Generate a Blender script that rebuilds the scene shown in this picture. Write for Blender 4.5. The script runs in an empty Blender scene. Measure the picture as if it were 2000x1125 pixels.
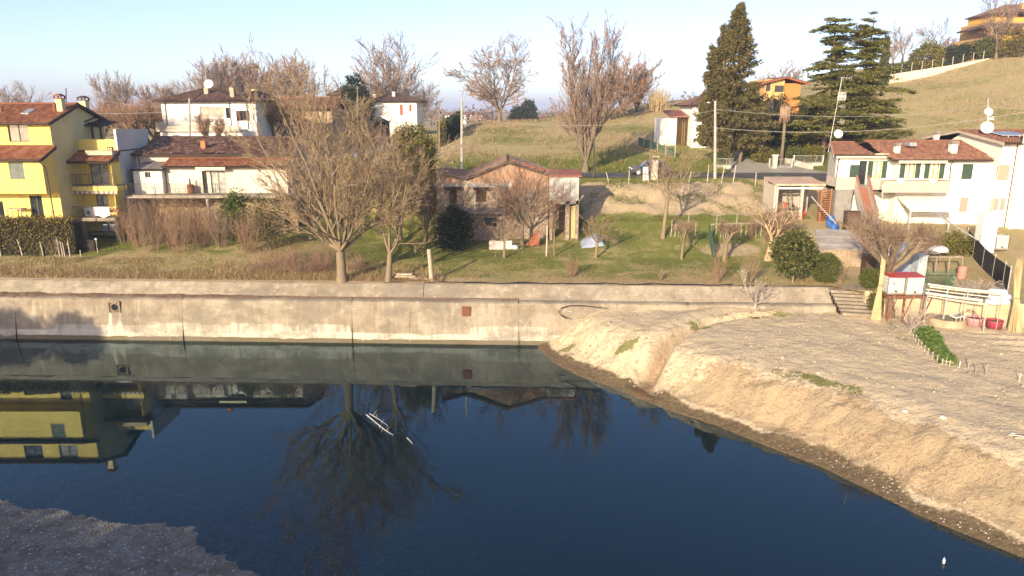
import bpy, math
import numpy as np
from mathutils import Vector, Matrix

# ------------------------------------------------------------------ camera, sky, sun, exposure
SC = bpy.context.scene
COL = SC.collection
RAD = math.radians
F_PX, PITCH, CAM_H = 1428.0, RAD(13.8), 15.9
SUN_EL, SUN_AZ = RAD(16.5), RAD(207.0)          # azimuth clockwise from +Y: behind the camera, a little left

cam_d = bpy.data.cameras.new('camera')
cam = bpy.data.objects.new('camera', cam_d); COL.objects.link(cam)
cam.location = (0, 0, CAM_H); cam.rotation_euler = (RAD(90) - PITCH, 0, 0)
cam_d.sensor_width = 36; cam_d.lens = 36 * F_PX / 2000; cam_d.clip_end = 9000; cam_d.clip_start = 0.3
SC.camera = cam

W = bpy.data.worlds.new('World'); SC.world = W; W.use_nodes = True
nt = W.node_tree; nt.nodes.clear()
sky = nt.nodes.new('ShaderNodeTexSky'); sky.sky_type = 'NISHITA'; sky.sun_disc = False
sky.sun_elevation = SUN_EL; sky.sun_rotation = SUN_AZ
sky.altitude = 60; sky.air_density = 0.6; sky.dust_density = 1.2; sky.ozone_density = 1.05
bg = nt.nodes.new('ShaderNodeBackground'); bg.inputs[1].default_value = 0.12
wo = nt.nodes.new('ShaderNodeOutputWorld')
tn = nt.nodes.new('ShaderNodeMix'); tn.data_type = 'RGBA'; tn.blend_type = 'MULTIPLY'; tn.inputs[0].default_value = 1.0; tn.inputs[7].default_value = (1.02, 0.945, 0.965, 1)   # whole sky, evenly
nt.links.new(sky.outputs[0], tn.inputs[6]); nt.links.new(tn.outputs[2], bg.inputs[0]); nt.links.new(bg.outputs[0], wo.inputs[0])

sun_d = bpy.data.lights.new('sun', 'SUN'); sun = bpy.data.objects.new('sun', sun_d); COL.objects.link(sun)
sun_d.energy = 3.7; sun_d.angle = RAD(0.6); sun_d.color = (1.0, 0.84, 0.57)
TO_SUN = Vector((math.sin(SUN_AZ) * math.cos(SUN_EL), math.cos(SUN_AZ) * math.cos(SUN_EL), math.sin(SUN_EL)))
sun.rotation_euler = TO_SUN.to_track_quat('Z', 'Y').to_euler()
sun.location = (-40, -60, 60)

SC.view_settings.view_transform = 'Standard'; SC.view_settings.look = 'None'
SC.view_settings.exposure = 1.26; SC.view_settings.gamma = 1.0; SC.view_settings.use_curve_mapping = False
SC.cycles.use_denoising = True
SC.cycles.denoising_prefilter = 'FAST'; SC.cycles.max_bounces = 5; SC.cycles.transparent_max_bounces = 8; SC.cycles.diffuse_bounces = 2
SC.cycles.glossy_bounces = 3; SC.cycles.volume_bounces = 0; SC.cycles.caustics_reflective = False
SC.cycles.caustics_refractive = False

# ------------------------------------------------------------------ helpers
_CT, _ST = math.cos(PITCH), math.sin(PITCH)
def A(px, py, Y):
    """point of the place at depth Y (metres) that the survey photograph shows at px, py"""
    u = (px - 1000) / F_PX; v = (562.5 - py) / F_PX
    t = Y / (_CT + v * _ST)
    return Vector((t * u, Y, CAM_H + t * (v * _CT - _ST)))
def ONZ(px, py, Z):
    u = (px - 1000) / F_PX; v = (562.5 - py) / F_PX
    t = (Z - CAM_H) / (v * _CT - _ST)
    return Vector((t * u, t * (_CT + v * _ST), Z))
def RECT(p0, q0, p1, q1, Y):
    """x0, x1, z0, z1 at depth Y of an upright rectangle (left, top, right, bottom in survey pixels)"""
    qm = (q0 + q1) / 2
    return A(p0, qm, Y).x, A(p1, qm, Y).x, A(p0, q1, Y).z, A(p0, q0, Y).z

def tag(o, label=None, cat=None, group=None, kind=None):
    if label: o['label'] = label
    if cat: o['category'] = cat
    if group: o['group'] = group
    if kind: o['kind'] = kind
    return o
def thing(name, label, cat, loc=(0, 0, 0), rz=0.0, group=None):
    o = bpy.data.objects.new(name, None); COL.objects.link(o)
    o.empty_display_size = 0.3
    o.location = loc; o.rotation_euler = (0, 0, rz)
    return tag(o, label, cat, group)
def link(name, me, m=None, parent=None, loc=None):
    o = bpy.data.objects.new(name, me); COL.objects.link(o)
    if m is not None and len(me.materials) == 0: me.materials.append(m)
    if parent is not None:
        o.parent = parent
        if loc is None: o.location = -Vector(origin_of(parent))     # meshes are written in world coordinates
    if loc is not None: o.location = loc
    return o
def origin_of(o):
    v = Vector(o.location)
    while o.parent: o = o.parent; v = v + Vector(o.location)
    return v
def copy_tree(o, parent=None):
    c = o.copy(); COL.objects.link(c); c.parent = parent
    for ch in o.children: copy_tree(ch, c)
    return c

def mesh_np(name, V, polys, smooth=False, tint=None, attrs=None):
    """fast mesh from numpy: polys is a list of (n,k) index arrays"""
    me = bpy.data.meshes.new(name)
    V = np.asarray(V, dtype=np.float32).reshape(-1, 3)
    polys = [np.asarray(p, dtype=np.int32) for p in polys if len(p)]
    me.vertices.add(len(V)); me.vertices.foreach_set('co', V.ravel())
    li = np.concatenate([p.ravel() for p in polys]); me.loops.add(len(li)); me.loops.foreach_set('vertex_index', li)
    tot = np.concatenate([np.full(len(p), p.shape[1], np.int32) for p in polys])
    st = np.concatenate([[0], np.cumsum(tot)[:-1]]).astype(np.int32)
    me.polygons.add(len(tot)); me.polygons.foreach_set('loop_start', st)
    if smooth: me.polygons.foreach_set('use_smooth', np.ones(len(tot), bool))
    me.update(calc_edges=True)
    if tint is not None:
        a = me.attributes.new('tint', 'FLOAT', 'FACE'); a.data.foreach_set('value', np.asarray(tint, np.float32))
    for k, v in (attrs or {}).items():
        a = me.attributes.new(k, 'FLOAT', 'POINT'); a.data.foreach_set('value', np.asarray(v, np.float32))
    return me

class MB:
    """collects faces of one part"""
    def __init__(s): s.v = []; s.f = []; s.t = []
    def add(s, vs, fs, t=None):
        n = len(s.v); s.v += [tuple(p) for p in vs]
        for f in fs: s.f.append(tuple(i + n for i in f)); s.t.append(0.5 if t is None else t)
    def box(s, x0, x1, y0, y1, z0, z1, t=None):
        s.add([(x0,y0,z0),(x1,y0,z0),(x1,y1,z0),(x0,y1,z0),(x0,y0,z1),(x1,y0,z1),(x1,y1,z1),(x0,y1,z1)],
              [(0,3,2,1),(4,5,6,7),(0,1,5,4),(1,2,6,5),(2,3,7,6),(3,0,4,7)], t)
        return s
    def hexa(s, b, h, t=None):
        """prism: bottom ring b, top ring h (lists of points, same count)"""
        n = len(b); s.add(list(b) + list(h), [tuple(range(n))[::-1], tuple(range(n, 2 * n))] +
              [(i, (i + 1) % n, n + (i + 1) % n, n + i) for i in range(n)], t); return s
    def beam(s, a, b, w, h=None, t=None):
        a = Vector(a); b = Vector(b); d = (b - a).normalized(); h = w if h is None else h
        ref = Vector((0, 0, 1)) if abs(d.z) < 0.9 else Vector((0, 1, 0))
        u = d.cross(ref).normalized() * w / 2; v = u.cross(d).normalized() * h / 2
        r = [u + v, -u + v, -u - v, u - v]
        return s.hexa([a + q for q in r], [b + q for q in r], t)
    def tube(s, pts, r, k=6, cap=True, t=None):
        pts = [Vector(p) for p in pts]; n = len(pts)
        rr = r if isinstance(r, (list, tuple)) else [r] * n
        vs = []
        for i, p in enumerate(pts):
            d = (pts[min(i + 1, n - 1)] - pts[max(i - 1, 0)]).normalized()
            ref = Vector((0, 0, 1)) if abs(d.z) < 0.9 else Vector((0, 1, 0))
            u = d.cross(ref).normalized(); w = u.cross(d)
            for j in range(k):
                a = 2 * math.pi * j / k; vs.append(p + (u * math.cos(a) + w * math.sin(a)) * rr[i])
        fs = [(i*k+j, i*k+(j+1) % k, (i+1)*k+(j+1) % k, (i+1)*k+j) for i in range(n-1) for j in range(k)]
        if cap: fs += [tuple(range(k))[::-1], tuple(range((n-1)*k, n*k))]
        s.add(vs, fs, t); return s
    def lathe(s, c, prof, k=16, t=None):
        c = Vector(c); vs = []; n = len(prof)
        for r, z in prof:
            for j in range(k):
                a = 2 * math.pi * j / k; vs.append((c.x + r * math.cos(a), c.y + r * math.sin(a), c.z + z))
        s.add(vs, [(i*k+j, i*k+(j+1) % k, (i+1)*k+(j+1) % k, (i+1)*k+j) for i in range(n-1) for j in range(k)], t); return s
    def wall(s, o, u, n, Wd, Hh, holes=(), depth=0.16):
        """upright facade with real openings: origin o (bottom left), u along, n outward; holes u0,u1,v0,v1"""
        o = Vector(o); u = Vector(u); n = Vector(n); z = Vector((0, 0, 1))
        us = sorted(set([0, Wd] + [min(max(h[i], 0), Wd) for h in holes for i in (0, 1)]))
        vs = sorted(set([0, Hh] + [min(max(h[i], 0), Hh) for h in holes for i in (2, 3)]))
        P = lambda a, b, d=0: o + u * a + z * b - n * d
        for a0, a1 in zip(us, us[1:]):
            for b0, b1 in zip(vs, vs[1:]):
                am, bm = (a0 + a1) / 2, (b0 + b1) / 2
                if any(h[0] < am < h[1] and h[2] < bm < h[3] for h in holes): continue
                s.add([P(a0, b0), P(a1, b0), P(a1, b1), P(a0, b1)], [(0, 1, 2, 3)])
        for h in holes:
            c = [(h[0], h[2]), (h[1], h[2]), (h[1], h[3]), (h[0], h[3])]
            for i in range(4):
                a, b = c[i], c[(i + 1) % 4]
                s.add([P(*a), P(*b), P(*b, depth), P(*a, depth)], [(0, 3, 2, 1)])
        return s
    def mesh(s, name, smooth=False):
        me = bpy.data.meshes.new(name); me.from_pydata(s.v, [], s.f); me.update()
        if any(x != 0.5 for x in s.t):
            a = me.attributes.new('tint', 'FLOAT', 'FACE'); a.data.foreach_set('value', s.t)
        if smooth: me.polygons.foreach_set('use_smooth', [True] * len(s.f))
        return me
    def build(s, name, m, parent=None, smooth=False):
        return link(name, s.mesh(name, smooth), m, parent)

# smooth value noise for shapes (numpy)
def vnoise(x, y, seed=0):
    x = np.asarray(x, float); y = np.asarray(y, float)
    xi = np.floor(x).astype(np.int64); yi = np.floor(y).astype(np.int64); xf = x - xi; yf = y - yi
    def h(a, b):
        n = (a * 374761393 + b * 668265263 + seed * 974711) & 0x7fffffff
        n = ((n ^ (n >> 13)) * 1274126177) & 0x7fffffff
        return ((n ^ (n >> 16)) & 0xffff) / 65535.0
    u = xf * xf * (3 - 2 * xf); v = yf * yf * (3 - 2 * yf)
    return (h(xi, yi) * (1-u) + h(xi+1, yi) * u) * (1-v) + (h(xi, yi+1) * (1-u) + h(xi+1, yi+1) * u) * v - 0.5
def fbm(x, y, seed=0, oct=4):
    s = 0.0; a = 1.0
    for i in range(oct):
        s = s + a * vnoise(np.asarray(x) * 2**i, np.asarray(y) * 2**i, seed + 17 * i); a *= 0.5
    return s
def sstep(a, b, x): t = np.clip((np.asarray(x, float) - a) / (b - a), 0, 1); return t * t * (3 - 2 * t)

# ------------------------------------------------------------------ materials
MATS = {}
class NT:
    def __init__(s, name):
        s.m = bpy.data.materials.new(name); s.m.use_nodes = True; s.t = s.m.node_tree; s.t.nodes.clear()
        s.out = s.n('ShaderNodeOutputMaterial'); s.geo = s.n('ShaderNodeNewGeometry')
    def n(s, typ, **kw):
        x = s.t.nodes.new(typ)
        for k, v in kw.items(): setattr(x, k, v)
        return x
    def l(s, a, b): s.t.links.new(a, b)
    def noise(s, scale, detail=5.0, rough=0.6, vec=None, stretch=None):
        x = s.n('ShaderNodeTexNoise'); x.inputs['Scale'].default_value = scale
        x.inputs['Detail'].default_value = detail; x.inputs['Roughness'].default_value = rough
        src = vec or s.geo.outputs['Position']
        if stretch:
            mp = s.n('ShaderNodeVectorMath', operation='MULTIPLY'); mp.inputs[1].default_value = stretch
            s.l(src, mp.inputs[0]); src = mp.outputs[0]
        s.l(src, x.inputs['Vector']); return x.outputs['Fac']
    def attr(s, name): x = s.n('ShaderNodeAttribute', attribute_name=name); return x.outputs['Fac']
    def math(s, op, a, b=None, clamp=False):
        x = s.n('ShaderNodeMath', operation=op, use_clamp=clamp)
        for i, q in enumerate((a, b)):
            if q is None: continue
            if isinstance(q, (int, float)): x.inputs[i].default_value = q
            else: s.l(q, x.inputs[i])
        return x.outputs[0]
    def ramp(s, fac, lo, hi):
        x = s.n('ShaderNodeMapRange'); x.interpolation_type = 'SMOOTHSTEP'
        x.inputs['From Min'].default_value = lo; x.inputs['From Max'].default_value = hi
        s.l(fac, x.inputs['Value']); return x.outputs[0]
    def mix(s, fac, a, b):
        x = s.n('ShaderNodeMix', data_type='RGBA')
        for q, i in ((fac, 0), (a, 6), (b, 7)):
            if isinstance(q, (int, float)): x.inputs[i].default_value = q
            elif isinstance(q, tuple): x.inputs[i].default_value = (*q, 1)
            else: s.l(q, x.inputs[i])
        return x.outputs[2]
    def cramp(s, fac, stops):
        x = s.n('ShaderNodeValToRGB'); e = x.color_ramp.elements
        while len(e) < len(stops): e.new(0.5)
        for q, (p, c) in zip(e, stops): q.position = p; q.color = (*c, 1)
        s.l(fac, x.inputs[0]); return x.outputs[0]
    def bump(s, h, strength, dist=0.05):
        x = s.n('ShaderNodeBump'); x.inputs['Strength'].default_value = strength; x.inputs['Distance'].default_value = dist
        s.l(h, x.inputs['Height']); return x.outputs[0]
    def pbr(s, col, rough=0.85, nrm=None, metal=0.0, spec=0.3, extra=None):
        p = s.n('ShaderNodeBsdfPrincipled')
        for q, i in ((col, 'Base Color'), (rough, 'Roughness'), (metal, 'Metallic'), (spec, 'Specular IOR Level')):
            if isinstance(q, (int, float)): p.inputs[i].default_value = q
            elif isinstance(q, tuple): p.inputs[i].default_value = (*q, 1)
            else: s.l(q, p.inputs[i])
        if nrm is not None: s.l(nrm, p.inputs['Normal'])
        for k, v in (extra or {}).items(): p.inputs[k].default_value = v
        s.l(p.outputs[0], s.out.inputs[0]); return p

def M(name, c1=None, c2=None, scale=2.0, lo=0.35, hi=0.65, rough=0.85, bump=0.0, bscale=25.0, bdist=0.03, spec=0.3, metal=0.0, stretch=None, grime=None):
    """plain procedural surface: two colours mixed by noise, fine relief, optional grime colour in blotches"""
    if name in MATS: return MATS[name]
    t = NT(name)
    c2 = c2 or tuple(x * 0.72 for x in c1)
    col = t.mix(t.ramp(t.noise(scale, 6, 0.65, stretch=stretch), lo, hi), c1, c2)
    if grime: col = t.mix(t.math('MULTIPLY', t.ramp(t.noise(scale * 0.37, 8, 0.7), 0.5, 0.72), 0.75), col, grime)
    nrm = t.bump(t.noise(bscale, 4, 0.6, stretch=stretch), bump, bdist) if bump else None
    t.pbr(col, rough, nrm, metal, spec); MATS[name] = t.m; return t.m

def tint_mat(name, stops, rough=0.9, nscale=6.0, namt=0.35, spec=0.2, bump=0.0, back=None):
    """colour picked per piece from its tint, with fine noise"""
    if name in MATS: return MATS[name]
    t = NT(name)
    f = t.math('ADD', t.attr('tint'), t.math('MULTIPLY', t.math('SUBTRACT', t.noise(nscale, 4), 0.5), namt), clamp=True)
    col = t.cramp(f, stops)
    nrm = t.bump(t.noise(30, 3), bump, 0.03) if bump else None
    p = t.pbr(col, rough, nrm, 0, spec)
    if back:
        tr = t.n('ShaderNodeBsdfTranslucent'); t.l(col, tr.inputs[0]); mx = t.n('ShaderNodeMixShader'); mx.inputs[0].default_value = back
        t.l(p.outputs[0], mx.inputs[1]); t.l(tr.outputs[0], mx.inputs[2]); t.l(mx.outputs[0], t.out.inputs[0])
    MATS[name] = t.m; return t.m
# ------------------------------------------------------------------ the lie of the land
KY = np.array([44, 48, 52, 58, 62, 65, 68, 72.5, 75, 82, 90, 100, 110, 125, 140, 160, 185, 250, 400, 1200, 6000], float)
_T = {
 -400: [3.8,3.8,3.9,4.6,5.0,5.2,6.0,8.4,9,9,9.2,9.4,9.6,10,10.5,10.8,10.5,9,6,4,4],
 -30:  [3.8,3.8,3.9,4.6,5.0,5.2,6.0,8.4,9,9,9.2,9.4,9.6,10,10.5,10.8,10.5,9,6,4,4],
 -12:  [3.8,3.8,3.9,4.3,4.5,4.6,5.5,8.4,9,9,9.3,9.6,10,10.6,11.2,11.2,10.5,8,6,4,4],
 -7:   [3.8,3.8,3.9,4.2,4.4,4.6,5.5,8.4,9,9,9.5,10.3,11.2,12.4,13.2,13.0,11.5,8,6,4,4],
 5:    [3.8,3.8,3.9,4.2,4.5,4.8,5.6,8.3,9,9,9.8,10.6,11.6,12.9,13.7,13.6,12.0,8,6,4,4],
 9:    [3.8,3.8,3.9,4.2,5.0,5.8,6.6,8.5,9,9,9.8,10.8,11.8,13.2,14.2,14.5,13.0,9,6,4,4],
 22: [3.8,3.8,3.9,4.25,5.2,6.0,6.7,8.5,9,9,9.9,11.0,12.2,14.0,15.6,15.9,13.5,8,6,4,4],
 29: [3.8,3.8,3.95,5.0,6.0,6.2,6.4,7.0,8.6,9,10,11.2,12.8,15.0,16.6,17,15,9,6,4,4],
 34: [3.8,3.9,4.2,5.1,5.7,5.9,6.1,6.5,8.6,9,10,11.5,13.1,15.6,17.3,17.6,16,10,6,4,4],
 45: [3.8,3.9,4.3,5.0,5.4,5.8,6.0,6.5,8.6,9,10.2,11.8,13.2,15.5,17.2,18.0,17,11,6,4,4],
 62: [3.8,3.9,4.3,5.0,5.4,5.8,6.0,6.6,8.8,9.4,10.2,11.2,12.2,14.6,17.2,19.4,19.5,14,7,4,4],
 80: [3.8,3.9,4.3,5.0,5.4,5.8,6.2,7.5,9.2,10.2,11.6,13.4,15,17.2,19.4,21.8,23.6,20,9,4,4],
 105: [3.8,3.9,4.3,5.0,5.4,6.0,7.0,9.0,10.6,12.4,14.4,17,19,21.6,24,26.7,28.4,27,14,4,4],
 160: [3.8,3.9,4.3,5.0,6,7,9,12,13.5,16,18,21,24,27,29,31,33,33,24,6,4],
 500: [3.8,3.9,4.3,5.0,6,7,9,12,13.5,16,18,21,24,27,29,32,34,36,30,10,4]}
KX = np.array(sorted(_T), float); KZ = np.array([_T[int(k)] for k in sorted(_T)], float)
def wall_y(x):
    """line of the top of the river wall, then of the garden retaining wall"""
    return np.interp(x, [-100, 22.0, 24.0, 32.0, 60.0], [54.2, 49.3, 46.9, 43.9, 33.5])
def ground_z(x, y):
    x = np.atleast_1d(np.asarray(x, float)); y = np.atleast_1d(np.asarray(y, float))
    x, y = np.broadcast_arrays(x, y)
    i = np.clip(np.searchsorted(KX, x) - 1, 0, len(KX) - 2); j = np.clip(np.searchsorted(KY, y) - 1, 0, len(KY) - 2)
    u = np.clip((x - KX[i]) / (KX[i+1] - KX[i]), 0, 1); v = np.clip((y - KY[j]) / (KY[j+1] - KY[j]), 0, 1)
    u = u * u * (3 - 2 * u) * 0.5 + u * 0.5
    z = (KZ[i, j] * (1-u) + KZ[i+1, j] * u) * (1-v) + (KZ[i, j+1] * (1-u) + KZ[i+1, j+1] * u) * v
    rough = sstep(0.2, 2.0, y - wall_y(x)) * (1 - 0.9 * sstep(73.5, 75, y) * (1 - sstep(81.5, 84, y)))
    z = z + rough * (0.16 * fbm(x * 0.35, y * 0.35, 3) + 0.07 * fbm(x * 1.7, y * 1.7, 9))
    clay = sstep(66, 68.5, y) * (1 - sstep(73, 74.5, y)) * sstep(5, 8, x) * (1 - sstep(25, 28, x))
    z = z + clay * (0.5 * fbm(x * 0.8, y * 0.8, 31) + 0.22 * fbm(x * 3.1, y * 3.1, 32))
    return z
def GZ(x, y): return float(ground_z(x, y)[0])
def GP(px, Y, dz=0.0):
    """ground point under survey column px at depth Y"""
    x = (px - 1000) / F_PX * Y
    for _ in range(6):
        z = GZ(x, Y); d = Y * _CT + (CAM_H - z) * _ST; x = (px - 1000) / F_PX * d
    return Vector((x, Y, GZ(x, Y) + dz))

# --- main ground sheet
gx = np.unique(np.concatenate([np.arange(-60, 60, 0.42), np.arange(60, 160, 2.0), np.arange(-160, -60, 3.0), np.array([-5000, -2500, -1200, -700, -400, -250, 250, 400, 800, 1600, 3000, 5000])]))
gs = np.unique(np.concatenate([np.arange(0, 27, 0.42), np.arange(27, 50, 0.9), np.arange(50, 160, 2.5), np.array([180, 220, 280, 360, 500, 700, 1000, 1500, 2500, 4000, 6000])]))
X, S = np.meshgrid(gx, gs); fade = np.clip(1 - S / 40, 0, 1)
Y = wall_y(X) * fade + (52.0) * (1 - fade) + S
Z = ground_z(X, Y); Z[0, :] = np.where(X[0] > 22, 4.02, 3.84)
nx, ny = len(gx), len(gs)
idx = np.arange(nx * ny).reshape(ny, nx)
quads = np.stack([idx[:-1, :-1], idx[:-1, 1:], idx[1:, 1:], idx[1:, :-1]], -1).reshape(-1, 4)
d_w = Y - wall_y(X)
n1 = fbm(X * 0.12, Y * 0.12, 5); n2 = fbm(X * 0.6, Y * 0.6, 6)
meadow = sstep(80.5, 82, Y)
green = 0.53 - 0.40 * sstep(2.5, 0.8, d_w) - 0.22 * sstep(8, 2, d_w) + 0.35 * n1 + 0.3 * n2                 # orchard grass
green = np.where(X < -12, green - 0.22 * sstep(8, 3, d_w) - 0.05, green)
gx_ = sstep(21.5, 25.5, X + 3 * n2); green = green * (1 - gx_) + gx_ * (0.30 + 0.3 * n2)
near_road = sstep(99, 84, Y)
gm = 0.22 + 0.72 * near_road + 0.55 * n1 + 0.2 * sstep(100, 118, Y) * sstep(135, 118, Y)
gm = np.where(X > 48, 0.30 + 0.5 * n1 - 0.18 * sstep(110, 160, Y), gm)
green = green * (1 - meadow) + gm * meadow
soil = 0.0 * X
soil = np.maximum(soil, sstep(66.3, 68, Y + 1.5 * n2) * sstep(74.2, 73, Y) * sstep(5.5, 8, X) * sstep(30, 26, X) * (1.1 + 0.4 * n2))
soil = np.maximum(soil, sstep(1.3, 0.4, d_w + 1.2 * n2) * 0.8)
soil = np.maximum(soil, sstep(21, 26, X + 4 * n2) * (Y < 74) * (0.45 + 0.5 * n2))
soil = np.maximum(soil, sstep(3, 0, np.hypot((X - 18) / 3.0, (Y - 59.5) / 1.6) * 3 - 1.2) * 0.8)   # kitchen plot by the net
soil = np.maximum(soil, sstep(12, 6, np.hypot(X + 13, (Y - 104) * 0.8)) * 0.55)
t = NT('ground_cover')
g = t.attr('green'); s_ = t.attr('soil')
nA = t.noise(0.9, 8, 0.7); nB = t.noise(7.0, 6, 0.7); nC = t.noise(0.22, 5, 0.6); nD = t.noise(26.0, 4, 0.6)
dry = t.mix(t.ramp(nB, 0.3, 0.7), (0.53, 0.405, 0.21), (0.36, 0.27, 0.14))
dry = t.mix(t.ramp(nC, 0.4, 0.62), dry, (0.42, 0.345, 0.16))
grn = t.mix(t.ramp(nB, 0.35, 0.7), (0.15, 0.175, 0.04), (0.235, 0.235, 0.06))
fg = t.ramp(t.math('ADD', g, t.math('ADD', t.math('MULTIPLY', t.math('SUBTRACT', nA, 0.5), 1.1), t.math('MULTIPLY', t.math('SUBTRACT', nB, 0.5), 0.9))), 0.25, 0.62)
col = t.mix(fg, dry, grn)
so = t.mix(t.ramp(nB, 0.35, 0.7), (0.56, 0.44, 0.285), (0.38, 0.28, 0.175))
fs = t.ramp(t.math('ADD', s_, t.math('ADD', t.math('MULTIPLY', t.math('SUBTRACT', nA, 0.5), 0.7), t.math('MULTIPLY', t.math('SUBTRACT', nB, 0.5), 0.9))), 0.38, 0.62)
col = t.mix(fs, col, so)
h = t.math('ADD', nB, t.math('MULTIPLY', nD, 0.6))
t.pbr(col, 0.95, t.bump(h, 0.9, 0.16), 0, 0.1); MATS['ground_cover'] = t.m
me = mesh_np('ground', np.stack([X, Y, Z], -1), [quads], True, attrs={'green': green.ravel(), 'soil': soil.ravel()})
tag(link('ground', me, t.m), kind='structure')

# --- concrete river wall: joints between slabs, ledge, sloped parapet
def cz(nm, white=True):
    if nm in MATS: return MATS[nm]
    t = NT(nm)
    a = t.noise(0.55, 7, 0.65); b = t.noise(5.0, 6, 0.7); st = t.noise(1.0, 5, 0.6, stretch=(2.6, 2.6, 0.22)); hz = t.noise(1.0, 4, 0.6, stretch=(0.5, 0.5, 14))
    col = t.mix(t.ramp(a, 0.35, 0.65), (0.235, 0.19, 0.138), (0.35, 0.295, 0.225))
    col = t.mix(t.math('MULTIPLY', t.ramp(b, 0.45, 0.75), 0.55), col, (0.20, 0.16, 0.115))
    col = t.mix(t.math('MULTIPLY', t.ramp(hz, 0.5, 0.7), 0.4), col, (0.21, 0.17, 0.125))
    col = t.mix(t.math('MULTIPLY', t.ramp(st, 0.5, 0.72), 0.6), col, (0.43, 0.375, 0.295))
    w = t.ramp(t.math('ADD', t.attr('white'), t.math('MULTIPLY', t.math('SUBTRACT', st, 0.5), 0.9)), 0.3, 0.7)
    col = t.mix(w, col, (0.47, 0.43, 0.35))
    alg = t.ramp(t.math('ADD', t.attr('algae'), t.math('MULTIPLY', t.math('SUBTRACT', a, 0.5), 0.8)), 0.35, 0.6)
    col = t.mix(alg, col, (0.135, 0.11, 0.065))
    col = t.mix(t.math('MULTIPLY', t.ramp(t.noise(0.33, 7, 0.7, stretch=(1, 1, 1.6)), 0.46, 0.60), 0.62), col, (0.165, 0.14, 0.11)); col = t.mix(t.math('MULTIPLY', t.ramp(t.noise(1.0, 6, 0.7, stretch=(3.4, 3.4, 0.16)), 0.56, 0.68), 0.5), col, (0.13, 0.11, 0.085))
    sp = t.ramp(t.noise(3.2, 2, 0.5, stretch=(1, 1, 2.2)), 0.70, 0.74)
    col = t.mix(t.math('MULTIPLY', sp, 0.6), col, (0.5, 0.45, 0.36))
    nrm = t.bump(t.math('ADD', b, t.math('MULTIPLY', hz, 0.5)), 0.5, 0.035)
    t.pbr(col, 0.92, nrm, 0, 0.15); MATS[nm] = t.m; return t.m
CONC = cz('weathered_concrete')
def wl(x): return -0.040 * x
RW = thing('river_wall', 'long stained concrete river wall with sloped parapet and ledge', 'wall', (-10, 50, 0))
PIPE = ONZ(222, 600, 2.35); PIPE.y = 48.5 + wl(PIPE.x)
def strip(name, prof, x0, x1, nxs, white_fn=None, alg_fn=None, seed=0):
    """sheet that follows the wall line; prof = [(y offset, z)]"""
    xs = np.linspace(x0, x1, nxs); prof = np.array(prof)
    XX = np.repeat(xs[None, :], len(prof), 0); YY = prof[:, 0:1] + wl(XX); ZZ = np.repeat(prof[:, 1:2], nxs, 1)
    YY = YY + 0.035 * fbm(XX * 0.9, ZZ * 1.3, seed); ZZ = ZZ + 0.03 * fbm(XX * 0.7, ZZ * 0 + prof[:, 0:1], seed + 3) * (np.arange(len(prof))[:, None] > 0)
    ii = np.arange(nxs * len(prof)).reshape(len(prof), nxs)
    q = np.stack([ii[:-1, :-1], ii[:-1, 1:], ii[1:, 1:], ii[1:, :-1]], -1).reshape(-1, 4)
    at = {'white': white_fn(XX, ZZ).ravel() if white_fn else np.zeros(XX.size), 'algae': alg_fn(XX, ZZ).ravel() if alg_fn else np.zeros(XX.size)}
    return link(name, mesh_np(name, np.stack([XX, YY, ZZ], -1), [q], True, attrs=at), CONC, RW)
def white_fn(x, z):
    lim = 0.62 + 0.25 * fbm(x * 0.25, x * 0, 8)
    w = sstep(lim + 0.12, lim - 0.1, z) * 0.85
    big = sstep(1.32, 1.24, z + 0.1 * vnoise(x * 0.7, x * 0, 2)) * (((x > -25) & (x < -11.3)) | ((x > -3) & (x < 2.5)) | ((x > -32.5) & (x < -23.3) & (z < 1.18)))
    w = np.maximum(w, big * 0.55)
    stk = np.exp(-((np.abs(x - PIPE.x) - 0.33) / 0.16) ** 2) * (z < 2.1) * 0.8
    return np.maximum(w, stk)
def alg_fn(x, z): return sstep(0.36, 0.22, z + 0.14 * fbm(x * 0.5, x * 0, 12)) * 0.95
joints = [-100.0, -62.0, ONZ(38, 620, 1.4).x, ONZ(360, 625, 1.4).x, ONZ(688, 630, 1.4).x, ONZ(1013, 632, 1.4).x, 12.0, 22.6]
prof = [(47.7, -1.6)] + [(48.2 + 0.40 * k / 14, 2.87 * k / 14) for k in range(15)]
for i, (a, b) in enumerate(zip(joints, joints[1:])):
    w_ = strip('panel', prof, a + 0.008, b - 0.008, max(24, int((b - a) / 0.18)), white_fn, alg_fn, seed=20 + i)
    strip('ledge', [(48.6, 2.865), (48.72, 2.93), (48.9, 2.95), (49.18, 2.97)], a + 0.03, b - 0.03, max(16, int((b - a) / 0.35)), seed=40 + i)
    mb = MB(); mb.hexa([(b - .013, 47.80 + wl(b), -1.5), (b + .013, 47.80 + wl(b), -1.5), (b + .013, 49 + wl(b), -1.5), (b - .013, 49 + wl(b), -1.5)], [(b - .013, 48.66 + wl(b), 2.85), (b + .013, 48.66 + wl(b), 2.85), (b + .013, 49 + wl(b), 2.85), (b - .013, 49 + wl(b), 2.85)]); mb.build('joint', M('joint_filler', (0.08, 0.065, 0.05)), RW)
pj = [-100.0, -45.0, ONZ(828, 570, 3.3).x, 22.4]
for i, (a, b) in enumerate(zip(pj, pj[1:])):
    strip('parapet', [(49.18, 2.96), (49.4, 3.16), (49.75, 3.46), (50.05, 3.72), (50.12, 3.80), (50.2, 3.84), (50.55, 3.86), (50.62, 3.6)], a + 0.02, b - 0.02, max(20, int((b - a) / 0.3)), seed=60 + i)
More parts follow.
